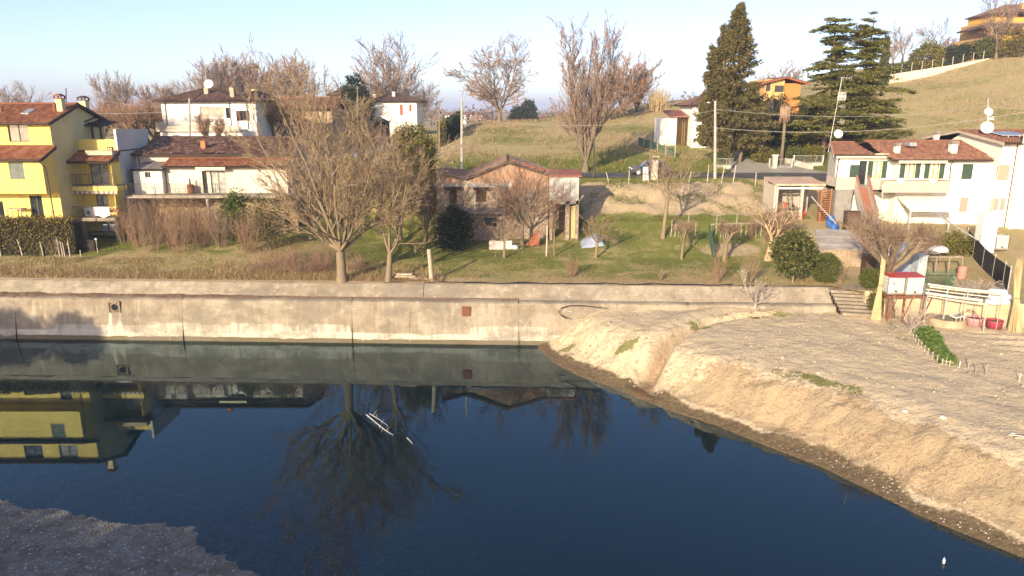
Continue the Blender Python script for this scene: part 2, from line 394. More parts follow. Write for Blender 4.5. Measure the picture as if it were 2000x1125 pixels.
# silt and dead weed lying on the ledge, left stretch
xs = np.linspace(-60, 0.5, 520); wid = 0.04 + 0.36 * sstep(-12, -26, xs) * (0.75 + 0.9 * fbm(xs * 0.5, xs * 0, 3)); wid = np.clip(wid, 0.03, 0.7)
hh = 0.03 + 0.16 * wid / 0.5 * (1 + fbm(xs * 1.4, xs * 0, 4))
V = np.concatenate([np.stack([xs, 49.22 + wl(xs) - wid, xs * 0 + 2.94], -1), np.stack([xs, 49.2 + wl(xs) - wid * 0.4, 2.96 + hh], -1), np.stack([xs, 49.26 + wl(xs), 3.03 + hh * 0.7], -1)])
ii = np.arange(3 * 520).reshape(3, 520); q = np.stack([ii[:-1, :-1], ii[:-1, 1:], ii[1:, 1:], ii[1:, :-1]], -1).reshape(-1, 4)
o = link('silt', mesh_np('silt', V, [q], True), M('dark_silt', (0.17, 0.11, 0.07), (0.10, 0.065, 0.045), 3, bump=0.8, bdist=0.08), RW)
# square drain with its pipe, rusty hatch
mb = MB(); x, y, z = PIPE.x, PIPE.y, PIPE.z
for dx in (-0.42, 0.34): mb.box(x + dx, x + dx + 0.08, y - 0.10, y + 0.1, z - 0.42, z + 0.42)
mb.box(x - 0.34, x + 0.34, y - 0.12, y + 0.1, z + 0.36, z + 0.44)
dr = mb.build('drain_frame', M('drain_concrete', (0.33, 0.25, 0.17), bump=0.4), RW)
mb = MB(); mb.box(x - 0.34, x + 0.34, y - 0.03, y + 0.06, z - 0.40, z + 0.36); mb.build('back_plate', M('dark_concrete', (0.17, 0.125, 0.085), bump=0.4), dr)  # back plate darker than the frame around it
ring = [(x + 0.05 + 0.27 * math.cos(a), y - 0.06, z - 0.02 + 0.27 * math.sin(a)) for a in np.linspace(0, 2 * math.pi, 25)]
mb = MB(); mb.tube(ring, 0.03, 6, False); mb.build('pipe_rim', M('drain_concrete'), dr)
mb = MB(); mb.tube([(x + 0.05, y - 0.045, z - 0.02), (x + 0.05, y + 0.3, z - 0.02)], 0.25, 20); mb.build('pipe_mouth', M('pipe_dark', (0.012, 0.01, 0.009)), dr)  # solid plug; the shade inside the pipe is put into its colour
x0, x1, z0, z1 = RECT(902, 600, 919, 618, 48.5); yy = 48.47 + wl(-3)
mb = MB(); n = 5
for k in range(n):
    a = x0 + (x1 - x0) * k / n; b = x0 + (x1 - x0) * (k + 1) / n
    mb.box(a + 0.006, b - 0.006, yy - 0.05 - 0.015 * (k % 2), yy + 0.1, z0, z1)
mb.build('rusty_hatch', M('rust_plate', (0.23, 0.08, 0.04), (0.13, 0.055, 0.033), 6, bump=0.3, rough=0.8), RW)
# bent hose on the wall
p = [ONZ(1175, 601, 2.98), ONZ(1140, 597, 2.98), A(1112, 597, 48.3), A(1096, 602, 48.2), A(1091, 609, 48.15), A(1096, 616, 48.1), A(1108, 623, 47.6)]
mb = MB(); mb.tube(p, 0.035, 6); tag(mb.build('hose', M('black_rubber', (0.02, 0.018, 0.016), rough=0.5)), 'looped black hose hanging over the concrete wall beside the earth bank', 'hose')
hp = [Vector((x, 50.3 + wl(x) + 0.12 * math.sin(x * 1.3), 3.93 + 0.03 * math.sin(x * 2.1))) for x in np.linspace(-5.2, 15.5, 70)]
mb = MB(); mb.tube(hp, 0.035, 5); tag(mb.build('water_pipe', M('black_rubber')), 'long thin black pipe lying along the top of the river wall', 'pipe')

# --- earth bank and bare field on the right
WL = np.array([(2.1, 60), (1.75, 49.5), (1.75, 47.5), (2.6, 44.6), (4.07, 42.1), (6.0, 40.2), (7.0, 38.8), (8.35, 37.0), (10.56, 34.9), (12.38, 32.5), (14.07, 30.5), (15.32, 28.3), (16.4, 26.3), (18.6, 23.5), (21, 20.5), (25, 16), (34, 6)])
DITCH = np.array([(21.4, 47.7), (18, 47.4), (15.3, 46.6), (13, 45.6), (11.3, 44.1), (9.6, 42.3), (8.1, 40.6), (7.1, 38.6)])
def dist_poly(x, y, P):
    best = np.full(x.shape, 1e9); sgn = np.ones(x.shape); tt = np.zeros(x.shape)
    for k in range(len(P) - 1):
        a, b = P[k], P[k+1]; d = b - a; L2 = d @ d
        t_ = np.clip(((x - a[0]) * d[0] + (y - a[1]) * d[1]) / L2, 0, 1)
        dd = np.hypot(x - a[0] - t_ * d[0], y - a[1] - t_ * d[1])
        cr = d[0] * (y - a[1]) - d[1] * (x - a[0]); up = dd < best
        best = np.where(up, dd, best); sgn = np.where(up, np.sign(cr), sgn); tt = np.where(up, (k + t_) / (len(P) - 1), tt)
    return best, sgn, tt
def bank_z(x, y, fine=True):
    x = np.atleast_1d(np.asarray(x, float)); y = np.atleast_1d(np.asarray(y, float))
    d, s, _ = dist_poly(x, y, WL); d = d * s
    dn = d + 0.45 * fbm(x * 0.5, y * 0.5, 51, 3) * sstep(0.2, 1.5, d)
    z = np.interp(dn, [-8, -3, -1, 0, 0.7, 1.4, 2.2, 3.0, 3.7, 4.6, 7, 20], [-2.6, -1.7, -0.65, 0.0, 0.2, 0.5, 1.15, 1.85, 2.2, 2.38, 2.5, 2.6])
    dd, ss, tt = dist_poly(x, y, DITCH)
    dep = 0.45 + 0.95 * sstep(0.35, 0.95, tt); wd = 0.32 + 0.5 * sstep(0.5, 1, tt)
    z0_ = z; z = z - sstep(1.15, 0.05, dd / (wd * 1.3)) * dep * sstep(-0.3, 0.8, d) * sstep(0.0, 0.06, tt)
    z = np.maximum(z, np.minimum(z0_, 0.1))
    z = z + 0.25 * np.exp(-((dd - 1.6) / 0.8) ** 2) * (ss < 0) * sstep(2, 4, d)
    if fine:
        land = sstep(0.1, 1.2, d); sl = sstep(0.7, 1.6, d) * sstep(4.6, 3.2, d)
        z = z + land * (0.10 * fbm(x * 0.8, y * 0.8, 71) + 0.05 * fbm(x * 3.3, y * 3.3, 72, 3)) + sl * (0.17 * fbm((0.66 * x - 0.75 * y) * 2.3, d * 0.6, 75, 4) + 0.13 * fbm(x * 2.4, y * 2.4, 76, 3))
        rows = np.sin((0.86 * x + 0.5 * y) * 2.2 + 2.2 * fbm(x * 0.3, y * 0.3, 77)) * sstep(4, 6, d) * 0.028 * sstep(2, 5, dd)
        z = z + rows + 0.07 * np.sin((y + 0.22 * x) * 5.2) * sstep(27.5, 29, x) * sstep(38.5, 39.5, y + 0.25 * (x - 28)) * sstep(43.6, 43.0, y + 0.3 * (x - 28))
    return z
fx = np.unique(np.concatenate([np.arange(0.6, 24, 0.14), np.arange(24, 44, 0.25), np.arange(44, 75, 1.0)])); fy = np.unique(np.concatenate([np.arange(-6, 18, 0.6), np.arange(18, 50.6, 0.15)]))
X, Y = np.meshgrid(fx, fy); Z = bank_z(X, Y)
Z = np.where(Y > 48.6 + wl(X) - 0.05, np.minimum(Z, 2.72), Z)
d, s, _ = dist_poly(X, Y, WL); d = d * s; dd, _, tt = dist_poly(X, Y, DITCH)
wet = sstep(1.5, 0.5, d + 0.7 * fbm(X * 0.7, Y * 0.7, 81)) ; brush_sun_tone = sstep(0.7, 1.3, d) * sstep(4.4, 3.0, d + 0.9 * fbm(X * 0.6, Y * 0.6, 83)) * (0.42 + 0.58 * sstep(38.5, 36, Y - 0.1 * X))  # dead weeds, plus an overall darkening of the slope against the low sun
gr = sstep(0.9, 0.3, np.abs(d - 4.2 + 0.8 * fbm(X * 0.4, Y * 0.4, 5))) * (0.36 + 0.9 * fbm(X * 0.7, Y * 0.7, 85)) * sstep(32.6, 34, Y) * sstep(38.6, 37, Y)
gr = np.maximum(gr, sstep(0.9, 0.2, np.hypot((X - 7.0) / 1.6, (Y - 42.8) / 0.7)) * 0.8); gr = np.maximum(gr, sstep(1.2, 0.2, np.hypot((X - 3.6) / 1.2, (Y - 46.0) / 0.6)) * 0.7)
gr = np.maximum(gr, sstep(1.3, 0.6, dd) * (tt < 0.55) * (0.25 + 0.8 * fbm(X, Y, 87)))
gr = np.maximum(gr, sstep(26, 23.5, X) * sstep(22.3, 23.5, X) * sstep(40.5, 42, Y) * (0.4 + 0.7 * fbm(X * 0.7, Y * 0.7, 88)))
ditch_soil = sstep(0.9, 0.1, dd) * sstep(0.5, 0.9, tt)  # darker brown soil towards the lower end of the ditch
nx, ny = len(fx), len(fy); idx = np.arange(nx * ny).reshape(ny, nx)
quads = np.stack([idx[:-1, :-1], idx[:-1, 1:], idx[1:, 1:], idx[1:, :-1]], -1).reshape(-1, 4)
t = NT('bare_earth')
nA = t.noise(0.7, 7, 0.65); nB = t.noise(4.5, 7, 0.7); nD = t.noise(14.0, 5, 0.7); cr = t.noise(1.0, 6, 0.7, stretch=(1.6, 5.5, 3.0))
col = t.mix(t.ramp(nA, 0.3, 0.7), (0.68, 0.54, 0.355), (0.61, 0.49, 0.335))
col = t.mix(t.math('MULTIPLY', t.ramp(nB, 0.45, 0.72), 0.5), col, (0.42, 0.315, 0.20))
col = t.mix(t.math('MULTIPLY', t.ramp(cr, 0.54, 0.66), 0.7), col, (0.34, 0.265, 0.19))
col = t.mix(t.math('MULTIPLY', t.ramp(nD, 0.55, 0.7), 0.5), col, (0.25, 0.175, 0.105))
b_ = t.ramp(t.math('ADD', t.attr('brush_sun_tone'), t.math('MULTIPLY', t.math('SUBTRACT', t.noise(2.6, 6, 0.75), 0.5), 1.8)), 0.5, 0.72)
col = t.mix(t.math('MULTIPLY', b_, 0.65), col, t.mix(t.ramp(nA, 0.42, 0.58), (0.34, 0.235, 0.14), (0.26, 0.19, 0.115)))
col = t.mix(t.ramp(t.math('ADD', t.attr('wet'), t.math('MULTIPLY', t.math('SUBTRACT', nB, 0.5), 0.7)), 0.35, 0.75), col, t.mix(t.ramp(nB, 0.4, 0.6), (0.20, 0.145, 0.085), (0.135, 0.097, 0.058)))
gg = t.ramp(t.math('ADD', t.attr('green'), t.math('MULTIPLY', t.math('SUBTRACT', t.noise(5.5, 5, 0.7), 0.5), 1.6)), 0.42, 0.6)
col = t.mix(t.math('MULTIPLY', gg, 0.85), col, (0.16, 0.165, 0.04))
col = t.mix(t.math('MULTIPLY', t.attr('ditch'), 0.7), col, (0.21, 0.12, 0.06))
h = t.math('ADD', t.math('ADD', nB, t.math('MULTIPLY', nD, 0.5)), t.math('MULTIPLY', cr, 0.8))
t.pbr(col, 0.96, t.bump(h, 1.0, 0.11), 0, 0.1); MATS['bare_earth'] = t.m
me = mesh_np('field', np.stack([X, Y, Z], -1), [quads], True, attrs={'wet': wet.ravel(), 'brush_sun_tone': brush_sun_tone.ravel(), 'green': gr.ravel(), 'ditch': ditch_soil.ravel()})
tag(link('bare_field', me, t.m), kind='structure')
def BZ(x, y): return float(bank_z(x, y)[0])

# --- river bed with the gravel bar, and the water
GW = np.array([(-60, 28.0), (-30, 27.4), (-21.1, 27.1), (-19.1, 27.0), (-16.3, 26.1), (-13.4, 25.5), (-10.8, 24.0), (-9.2, 22.6), (-7.8, 20.0), (-6.5, 14), (-7, 2)])
rx = np.unique(np.concatenate([np.arange(-75, -34, 1.0), np.arange(-34, -4, 0.22), np.arange(-4, 14, 1.0)])); ry = np.unique(np.concatenate([np.arange(6, 16, 1.0), np.arange(16, 31, 0.25), np.arange(31, 49.6, 0.7)]))
X, Y = np.meshgrid(rx, ry); d, s, _ = dist_poly(X, Y, GW); d = d * -s
Z = np.interp(d, [-30, -14, -8, -4, 0, 1.0, 3, 8, 20], [-3.5, -2.2, -0.5, -0.10, 0.0, 0.035, 0.11, 0.28, 0.6])
Z = Z + 0.022 * fbm(X * 0.8, Y * 0.8, 91) + 0.010 * fbm(X * 4, Y * 4, 92, 2)
nx, ny = len(rx), len(ry); idx = np.arange(nx * ny).reshape(ny, nx)
quads = np.stack([idx[:-1, :-1], idx[:-1, 1:], idx[1:, 1:], idx[1:, :-1]], -1).reshape(-1, 4)
t = NT('river_gravel')
v = t.n('ShaderNodeTexVoronoi'); v.inputs['Scale'].default_value = 13.0; t.l(t.geo.outputs['Position'], v.inputs['Vector'])
sep = t.n('ShaderNodeSeparateColor'); t.l(v.outputs['Color'], sep.inputs[0])
col = t.mix(sep.outputs[0], (0.17, 0.16, 0.145), (0.25, 0.24, 0.22)); nB = t.noise(1.2, 6, 0.7)
col = t.mix(t.ramp(nB, 0.4, 0.65), col, (0.13, 0.115, 0.09)); col = t.mix(t.ramp(sep.outputs[1], 0.965, 0.975), col, (0.42, 0.42, 0.40))
t.pbr(col, 0.9, t.bump(t.math('ADD', v.outputs['Distance'], nB), 0.9, 0.06), 0, 0.2); MATS['river_gravel'] = t.m
tag(link('river_bed', mesh_np('river_bed', np.stack([X, Y, Z], -1), [quads], True), t.m), kind='structure')
t = NT('water')
n1 = t.noise(0.9, 3, 0.5); n2 = t.noise(5.0, 2, 0.5)
nrm = t.bump(t.math('ADD', t.math('MULTIPLY', n1, 0.6), t.math('MULTIPLY', n2, 0.15)), 0.006, 0.02)
fr = t.n('ShaderNodeFresnel'); fr.inputs[0].default_value = 1.52; t.l(nrm, fr.inputs[1])
gl = t.n('ShaderNodeBsdfGlossy'); gl.inputs['Roughness'].default_value = 0.004; gl.inputs['Color'].default_value = (0.72, 0.90, 1.0, 1); t.l(nrm, gl.inputs['Normal'])
tr = t.n('ShaderNodeBsdfTransparent'); mx = t.n('ShaderNodeMixShader'); df = t.n('ShaderNodeBsdfDiffuse'); df.inputs[0].default_value = (0.0, 0.022, 0.034, 1); m0 = t.n('ShaderNodeMixShader'); m0.inputs[0].default_value = 0.38; t.l(tr.outputs[0], m0.inputs[1]); t.l(df.outputs[0], m0.inputs[2])
t.l(fr.outputs[0], mx.inputs[0]); t.l(m0.outputs[0], mx.inputs[1]); t.l(gl.outputs[0], mx.inputs[2]); t.l(mx.outputs[0], t.out.inputs[0])
va = t.n('ShaderNodeVolumeAbsorption'); va.inputs[0].default_value = (0.18, 0.42, 0.48, 1); va.inputs[1].default_value = 1.1; t.l(va.outputs[0], t.out.inputs['Volume'])
mb = MB(); mb.hexa([(-90, -8, -4.2), (40, -8, -4.2), (40, 50.5, -4.2), (-90, 50.5, -4.2)], [(-90, -8, 0), (40, -8, 0), (40, 50.5, 0), (-90, 50.5, 0)])
tag(mb.build('water', t.m), kind='structure')

# --- road, kerb verge, driveway, gravel yard
ASPH = M('asphalt', (0.105, 0.10, 0.097), (0.072, 0.07, 0.068), 0.8, bump=0.3, bscale=60, bdist=0.01)
def sheet(name, pts_l, pts_r, m, dz=0.05, n=40, parent=None):
    """ribbon between two polylines, laid just over the ground"""
    def res(P):
        P = np.array([(p[0], p[1]) for p in P], float); s = np.concatenate([[0], np.cumsum(np.hypot(*np.diff(P, axis=0).T))]); q = np.linspace(0, s[-1], n)
        return np.stack([np.interp(q, s, P[:, 0]), np.interp(q, s, P[:, 1])], -1)
    L, R_ = res(pts_l), res(pts_r); k = 9; f_ = np.linspace(0, 1, k)[:, None, None]
    G = L[None] * (1 - f_) + R_[None] * f_; z = ground_z(G[..., 0], G[..., 1]); z = np.maximum(z, (z[0:1] * (1 - f_[..., 0]) + z[-1:] * f_[..., 0])) + dz
    ii = np.arange(k * n).reshape(k, n); q = np.stack([ii[:-1, :-1], ii[1:, :-1], ii[1:, 1:], ii[:-1, 1:]], -1).reshape(-1, 4)
    return tag(link(name, mesh_np(name, np.concatenate([G, z[..., None]], -1), [q], True), m), kind='structure')
sheet('road', [(-150, 80.8), (90, 80.8)], [(-150, 75.6), (90, 75.6)], ASPH, 0.06, 200)
CONCD = M('driveway_concrete', (0.36, 0.325, 0.27), (0.27, 0.245, 0.205), 0.7, bump=0.3, bscale=40, bdist=0.012)
dl = [ONZ(1395, 333, 9.05), GP(1395, 86.0), GP(1425, 92.0), GP(1440, 97.0), GP(1470, 104.0), GP(1485, 112.0)]
drr = [ONZ(1600, 333, 9.05), GP(1500, 85.5), GP(1462, 90.0), GP(1452, 96.0), GP(1492, 103.5), GP(1520, 112.0)]
sheet('driveway', [(24.2, 80.8), (24.6, 84), (27.5, 92), (28.8, 97), (33, 104), (36, 112)], [(36.5, 80.8), (33.5, 83.5), (30.8, 90), (31.6, 96), (36, 103.5), (40, 112)], CONCD, 0.07, 60)
sheet('gravel_yard', [(-42, 99), (-19.5, 99), (-17.5, 121)][1:], [(-40, 99), (-40, 121)], M('pale_gravel', (0.44, 0.41, 0.38), (0.33, 0.30, 0.27), 3, bump=0.5, bscale=40), 0.08, 40)

# --- the opposite shore behind the viewpoint (dike with trees, which shades the gravel bar)
xs = np.arange(-120, 60, 1.5); prof = [(8, -1.0), (6.5, 0.2), (2.0, 2.6), (-2, 3.4), (-8, 3.4), (-30, 2.5), (-200, 2.5)]
V = [(x, y + 1.5 * math.sin(x * 0.11) - (0 if x < 20 else (x - 20) * 0.25), z) for (y, z) in prof for x in xs]
ii = np.arange(len(V)).reshape(len(prof), -1); q = np.stack([ii[:-1, 1:], ii[:-1, :-1], ii[1:, :-1], ii[1:, 1:]], -1).reshape(-1, 4)
tag(link('opposite_shore', mesh_np('shore', V, [q], True), M('dike_grass', (0.14, 0.13, 0.05), (0.22, 0.17, 0.08), 1.0, bump=0.6)), kind='structure')
# ------------------------------------------------------------------ plants: branches grown level by level
def unit(v): return v / np.maximum(np.linalg.norm(v, axis=-1, keepdims=True), 1e-9)
def tubes_np(P, R, k):
    """P (B,n,3), R (B,n) -> verts, quads"""
    B, n, _ = P.shape
    T = np.empty_like(P); T[:, 1:-1] = P[:, 2:] - P[:, :-2]; T[:, 0] = P[:, 1] - P[:, 0]; T[:, -1] = P[:, -1] - P[:, -2]; T = unit(T)
    ref = np.where(np.abs(T[..., 2:3]) < 0.9, np.array([0, 0, 1.0]), np.array([0, 1.0, 0])); U = unit(np.cross(T, ref)); Wv = np.cross(U, T)
    if k == 1:      # twig as a thin strip turned at random
        a = np.random.default_rng(B).random((B, 1, 1)) * np.pi; D = (U * np.cos(a) + Wv * np.sin(a)) * R[..., None] * 1.25
        V = np.stack([P - D, P + D], 2); ii = np.arange(B * n * 2).reshape(B, n, 2)
        return V.reshape(-1, 3), np.stack([ii[:, :-1, 0], ii[:, :-1, 1], ii[:, 1:, 1], ii[:, 1:, 0]], -1).reshape(-1, 4)
    a = np.arange(k) * 2 * np.pi / k
    V = P[:, :, None] + R[:, :, None, None] * (U[:, :, None] * np.cos(a)[None, None, :, None] + Wv[:, :, None] * np.sin(a)[None, None, :, None])
    ii = np.arange(B * n * k).reshape(B, n, k); jj = np.roll(ii, -1, 2)
    q = np.stack([ii[:, :-1], jj[:, :-1], jj[:, 1:], ii[:, 1:]], -1).reshape(-1, 4)
    return V.reshape(-1, 3), q
def merge(parts):
    V = []; Q = []; n = 0
    for v, q in parts: V.append(v); Q.append(q + n); n += len(v)
    return np.concatenate(V), np.concatenate(Q)
def shoot(rng, base, dirs, L, r0, r1, n, wob, up, bend=None):
    """polylines growing from base along dirs"""
    B = len(base); P = np.empty((B, n + 1, 3)); P[:, 0] = base; d = unit(dirs.copy()); upv = np.array([0, 0, 1.0])
    for i in range(n):
        d = unit(d + rng.normal(0, wob, (B, 3)) + upv * np.reshape(up, (-1, 1)) + (0 if bend is None else bend))
        P[:, i+1] = P[:, i] + d * (L / n)[:, None]
    f = np.linspace(0, 1, n + 1)[None, :]
    return P, r0[:, None] * (1 - f) + r1[:, None] * f
def kids(rng, P, R, k, t0, t1, ang, angj, lr, n, wob, up, rr=0.55, rmin=0.004, taper=0.35, outward=0.0, lprof=0.5):
    """k children on each parent polyline"""
    B, m, _ = P.shape; L = np.linalg.norm(np.diff(P, axis=1), axis=2).sum(1)
    t = (t0 + (t1 - t0) * ((np.arange(k)[None, :] + rng.random((B, k))) / k)); x = t * (m - 1); i = np.minimum(x.astype(int), m - 2); f = (x - i)[..., None]
    b = np.arange(B)[:, None]; base = P[b, i] * (1 - f) + P[b, i+1] * f; rad = R[b, i] * (1 - f[..., 0]) + R[b, i+1] * f[..., 0]
    T = unit(P[b, i+1] - P[b, i]); rnd = rng.normal(0, 1, T.shape)
    if outward: c = P.mean(axis=(0, 1)); o = base - c; o[..., 2] = 0; rnd = rnd + outward * unit(o)
    pr = unit(rnd - (rnd * T).sum(-1, keepdims=True) * T); a = np.radians(ang + rng.normal(0, angj, t.shape))[..., None]
    d = (T * np.cos(a) + pr * np.sin(a)).reshape(-1, 3); ln = (L[:, None] * lr * (1 - lprof * (t - t0) / max(t1 - t0, 1e-6)) * rng.uniform(0.65, 1.25, t.shape)).ravel()
    r0 = np.maximum(rad.ravel() * rr, rmin); r1 = np.maximum(r0 * taper, rmin * 0.7)
    return shoot(rng, base.reshape(-1, 3), d, ln, r0, r1, n, wob, up)
BARK = M('bark_grey', (0.20, 0.155, 0.105), (0.12, 0.09, 0.06), 5, bump=0.6, bscale=18, bdist=0.03, stretch=(1, 1, 0.25))
BARK_L = M('bark_lichen', (0.19, 0.145, 0.10), (0.24, 0.18, 0.075), 1.6, 0.45, 0.72, bump=0.5, bscale=18, bdist=0.03)
TWIG = M('twig_brown', (0.27, 0.19, 0.13), (0.18, 0.12, 0.085), 0.8)
TWIG_L = M('twig_lichen', (0.30, 0.22, 0.13), (0.24, 0.165, 0.105), 0.5)
TWIG_F = M('twig_far', (0.29, 0.20, 0.155), (0.22, 0.15, 0.115), 0.3)
TWIG_R = M('twig_reddish', (0.31, 0.19, 0.125), (0.21, 0.125, 0.085), 0.5)

def make_tree(name, label, loc, trunk, crown, bark=BARK, twig=TWIG, group=None, cat='tree', rz=0.0):
    """trunk / crown: lists of (P,R,sides); coordinates local to the base"""
    o = thing(name, label, cat, loc, rz, group)
    for nm, parts, m in (('trunk', trunk, bark), ('crown', crown, twig)):
        if parts:
            V, Q = merge([tubes_np(P, R, k) for P, R, k in parts]); ob = link(nm, mesh_np(nm, V, [Q], True), m, o, loc=(0, 0, 0))
            if nm == 'crown': ob['kind'] = 'stuff'
    return o
def arr(*v): return np.array(v, float)
def bare_tree(seed, H=10.0, spread=1.0, stems=1, trunk_h=0.15, r=0.2, n1=9, n2=9, n3=9, n4=0, a1=45, a2=38, up1=0.10, up2=0.05, wob=0.10, lean=(0, 0), l1=0.62, l2=0.5, l3=0.42, rmin=0.006, t0=0.12, stemang=22, lprof=0.45):
    """leafless tree: short trunk, stems, limbs, branches, twigs"""
    rng = np.random.default_rng(seed); th = H * trunk_h
    P0, R0 = shoot(rng, arr([0, 0, -0.25]), arr([lean[0], lean[1], 1.0]), arr(th + 0.25), arr(r * 1.12), arr(r * 0.9), 5, 0.02, 0.0)
    R0[:, 0] *= 1.35; R0[:, 1] *= 1.1
    top = P0[:, -1]; az = rng.random() * 6.3 + np.arange(stems) * 2 * np.pi / max(stems, 1) + rng.normal(0, 0.3, stems)
    sa = np.radians(stemang * rng.uniform(0.5, 1.3, stems)) * (0 if stems == 1 else 1)
    d = np.stack([np.cos(az) * np.sin(sa) * spread + lean[0], np.sin(az) * np.sin(sa) * spread + lean[1], np.cos(sa)], -1)
    P1, R1 = shoot(rng, np.repeat(top, stems, 0) - unit(d) * 0.1, d, (H - th) * rng.uniform(0.86, 1.04, stems) * (0.5 + 0.5 * np.cos(sa)), np.full(stems, r * (0.85 if stems == 1 else 0.95 / stems**0.38)), np.full(stems, 0.015), 9, wob * 0.85, 0.05)
    P2, R2 = kids(rng, P1, R1, n1, t0, 0.95, a1, 9, l1 * spread, 7, wob, up1, 0.52, rmin * 1.6, 0.25, lprof=lprof)
    P3, R3 = kids(rng, P2, R2, n2, 0.15, 1.0, a2, 12, l2, 5, wob * 1.3, up2, 0.6, rmin * 1.2, 0.4)
    P4, R4 = kids(rng, P3, R3, n3, 0.15, 1.0, a2, 14, l3, 3, wob * 1.4, up2, 0.6, rmin, 0.6)
    tr = [(P0, R0, 9), (P1, R1, 7), (P2, R2, 5)]; cr = [(P3, R3, 1 if rmin > .015 else 3), (P4, R4, 1)]
    if n4:
        P5, R5 = kids(rng, P4, R4, n4, 0.2, 1.0, a2, 15, 0.5, 2, wob * 1.4, up2, 0.7, rmin * 0.8, 0.7); cr.append((P5, R5, 1))
    return tr, cr
def leaf_quads(rng, C, size, N=None, flat=0.0, aspect=0.55, spread=1.0, tri=False):
    """small bent leaves around centres C, oriented by N (or at random)"""
    n = len(C); a = unit(rng.normal(0, 1, (n, 3)) + (0 if N is None else N * spread)); b = unit(rng.normal(0, 1, (n, 3)))
    if flat: b[:, 2] *= (1 - flat); a[:, 2] *= (1 - flat)
    b = unit(b - (b * a).sum(1, keepdims=True) * a); s = (size * rng.uniform(0.6, 1.35, n))[:, None]
    if tri: return np.stack([C - b * aspect * 0.55 * s, C + b * aspect * 0.55 * s, C + a * s], 1).reshape(-1, 3), np.arange(3 * n).reshape(-1, 3)
    V = np.stack([C, C + (a * 0.5 + b * aspect * 0.5) * s, C + a * s, C + (a * 0.5 - b * aspect * 0.5) * s], 1).reshape(-1, 3)
    return V, np.arange(4 * n).reshape(-1, 4)
def leaf_mat(nm, dark, mid, light): return tint_mat(nm, [(0.0, dark), (0.5, mid), (1.0, light)], 0.6, 0.9, 0.5, 0.25, back=0.25)
LEAF_EVER = leaf_mat('leaf_evergreen', (0.035, 0.045, 0.012), (0.09, 0.105, 0.025), (0.20, 0.19, 0.055))
LEAF_LOQ = leaf_mat('leaf_loquat', (0.03, 0.038, 0.012), (0.085, 0.095, 0.025), (0.20, 0.18, 0.06))
LEAF_YEL = leaf_mat('leaf_yellowish', (0.05, 0.055, 0.012), (0.14, 0.13, 0.025), (0.27, 0.22, 0.05))
LEAF_DARK = leaf_mat('leaf_dark', (0.010, 0.018, 0.008), (0.025, 0.04, 0.014), (0.06, 0.075, 0.025))
NEEDLE = leaf_mat('needle_green', (0.055, 0.064, 0.015), (0.15, 0.15, 0.035), (0.28, 0.255, 0.07))
NEEDLE_B = leaf_mat('needle_brownish', (0.055, 0.05, 0.018), (0.125, 0.105, 0.038), (0.21, 0.175, 0.07))
HEDGE_M = leaf_mat('leaf_hedge', (0.06, 0.052, 0.014), (0.14, 0.11, 0.025), (0.27, 0.19, 0.045))
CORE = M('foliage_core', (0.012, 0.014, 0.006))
def foliage(o, name, V, Q, m, rng, by='leaf'):
    ob = link(name, mesh_np(name, V, [Q], False, tint=rng.beta(2.2, 2.4, len(Q))), m, o, loc=(0, 0, 0)); ob['kind'] = 'stuff'; return ob
def clumps(rng, n, per, shape, csize):
    """leaf centres gathered in clumps inside shape(u) -> points"""
    c = shape(n); return (c[:, None, :] + rng.normal(0, csize, (n, per, 3))).reshape(-1, 3)
def ell(rng, rx, ry, rz, cz, hollow=0.55, lump=0.25, seed=0):
    def f(n):
        d = unit(rng.normal(0, 1, (n, 3))); r = hollow + (1 - hollow) * rng.random(n) ** 0.6
        r = r * (1 + lump * fbm(d[:, 0] * 1.8 + 5, d[:, 2] * 1.8 + d[:, 1] * 1.3, seed, 3) * 1.6)
        return d * r[:, None] * np.array([rx, ry, rz]) + np.array([0, 0, cz])
    return f
def bush(name, label, loc, rx, ry, rz, cz, n, per, leaf, m, seed, stem_h=0.0, hollow=0.55, lump=0.25, cs=0.12, group=None, cat='bush', bark=BARK, stem_r=0.07):
    rng = np.random.default_rng(seed); o = thing(name, label, cat, loc, 0, group)
    C = clumps(rng, n, per, ell(rng, rx, ry, rz, cz, hollow, lump, seed), cs)
    C = C[C[:, 2] > 0.02]
    V, Q = leaf_quads(rng, C, leaf, N=unit(C - np.array([0, 0, cz])), spread=0.7, tri=leaf > 0.2 or loc[1] > 60); foliage(o, 'foliage' if stem_h == 0 else 'crown', V, Q, m, rng)
    k = 3 if stem_h == 0 else 1; az = rng.random(k + 5) * 6.3
    P, R = shoot(rng, np.zeros((k, 3)) - arr(0, 0, 0.1), np.stack([0.25 * np.cos(az[:k]) * (k > 1), 0.25 * np.sin(az[:k]) * (k > 1), np.ones(k)], -1), np.full(k, max(stem_h + 0.3, cz)), np.full(k, stem_r), np.full(k, stem_r * 0.7), 4, 0.06, 0)
    P2, R2 = kids(rng, P, R, 6, 0.5, 1, 50, 12, 0.0 + rz / max(cz, 0.2) * 0.8, 4, 0.1, 0.05, 0.5, 0.008)
    V, Q = merge([tubes_np(P, R, 7), tubes_np(P2, R2, 4)]); link('stem' if stem_h == 0 else 'trunk', mesh_np('stem', V, [Q], True), bark, o, loc=(0, 0, 0))
    return o
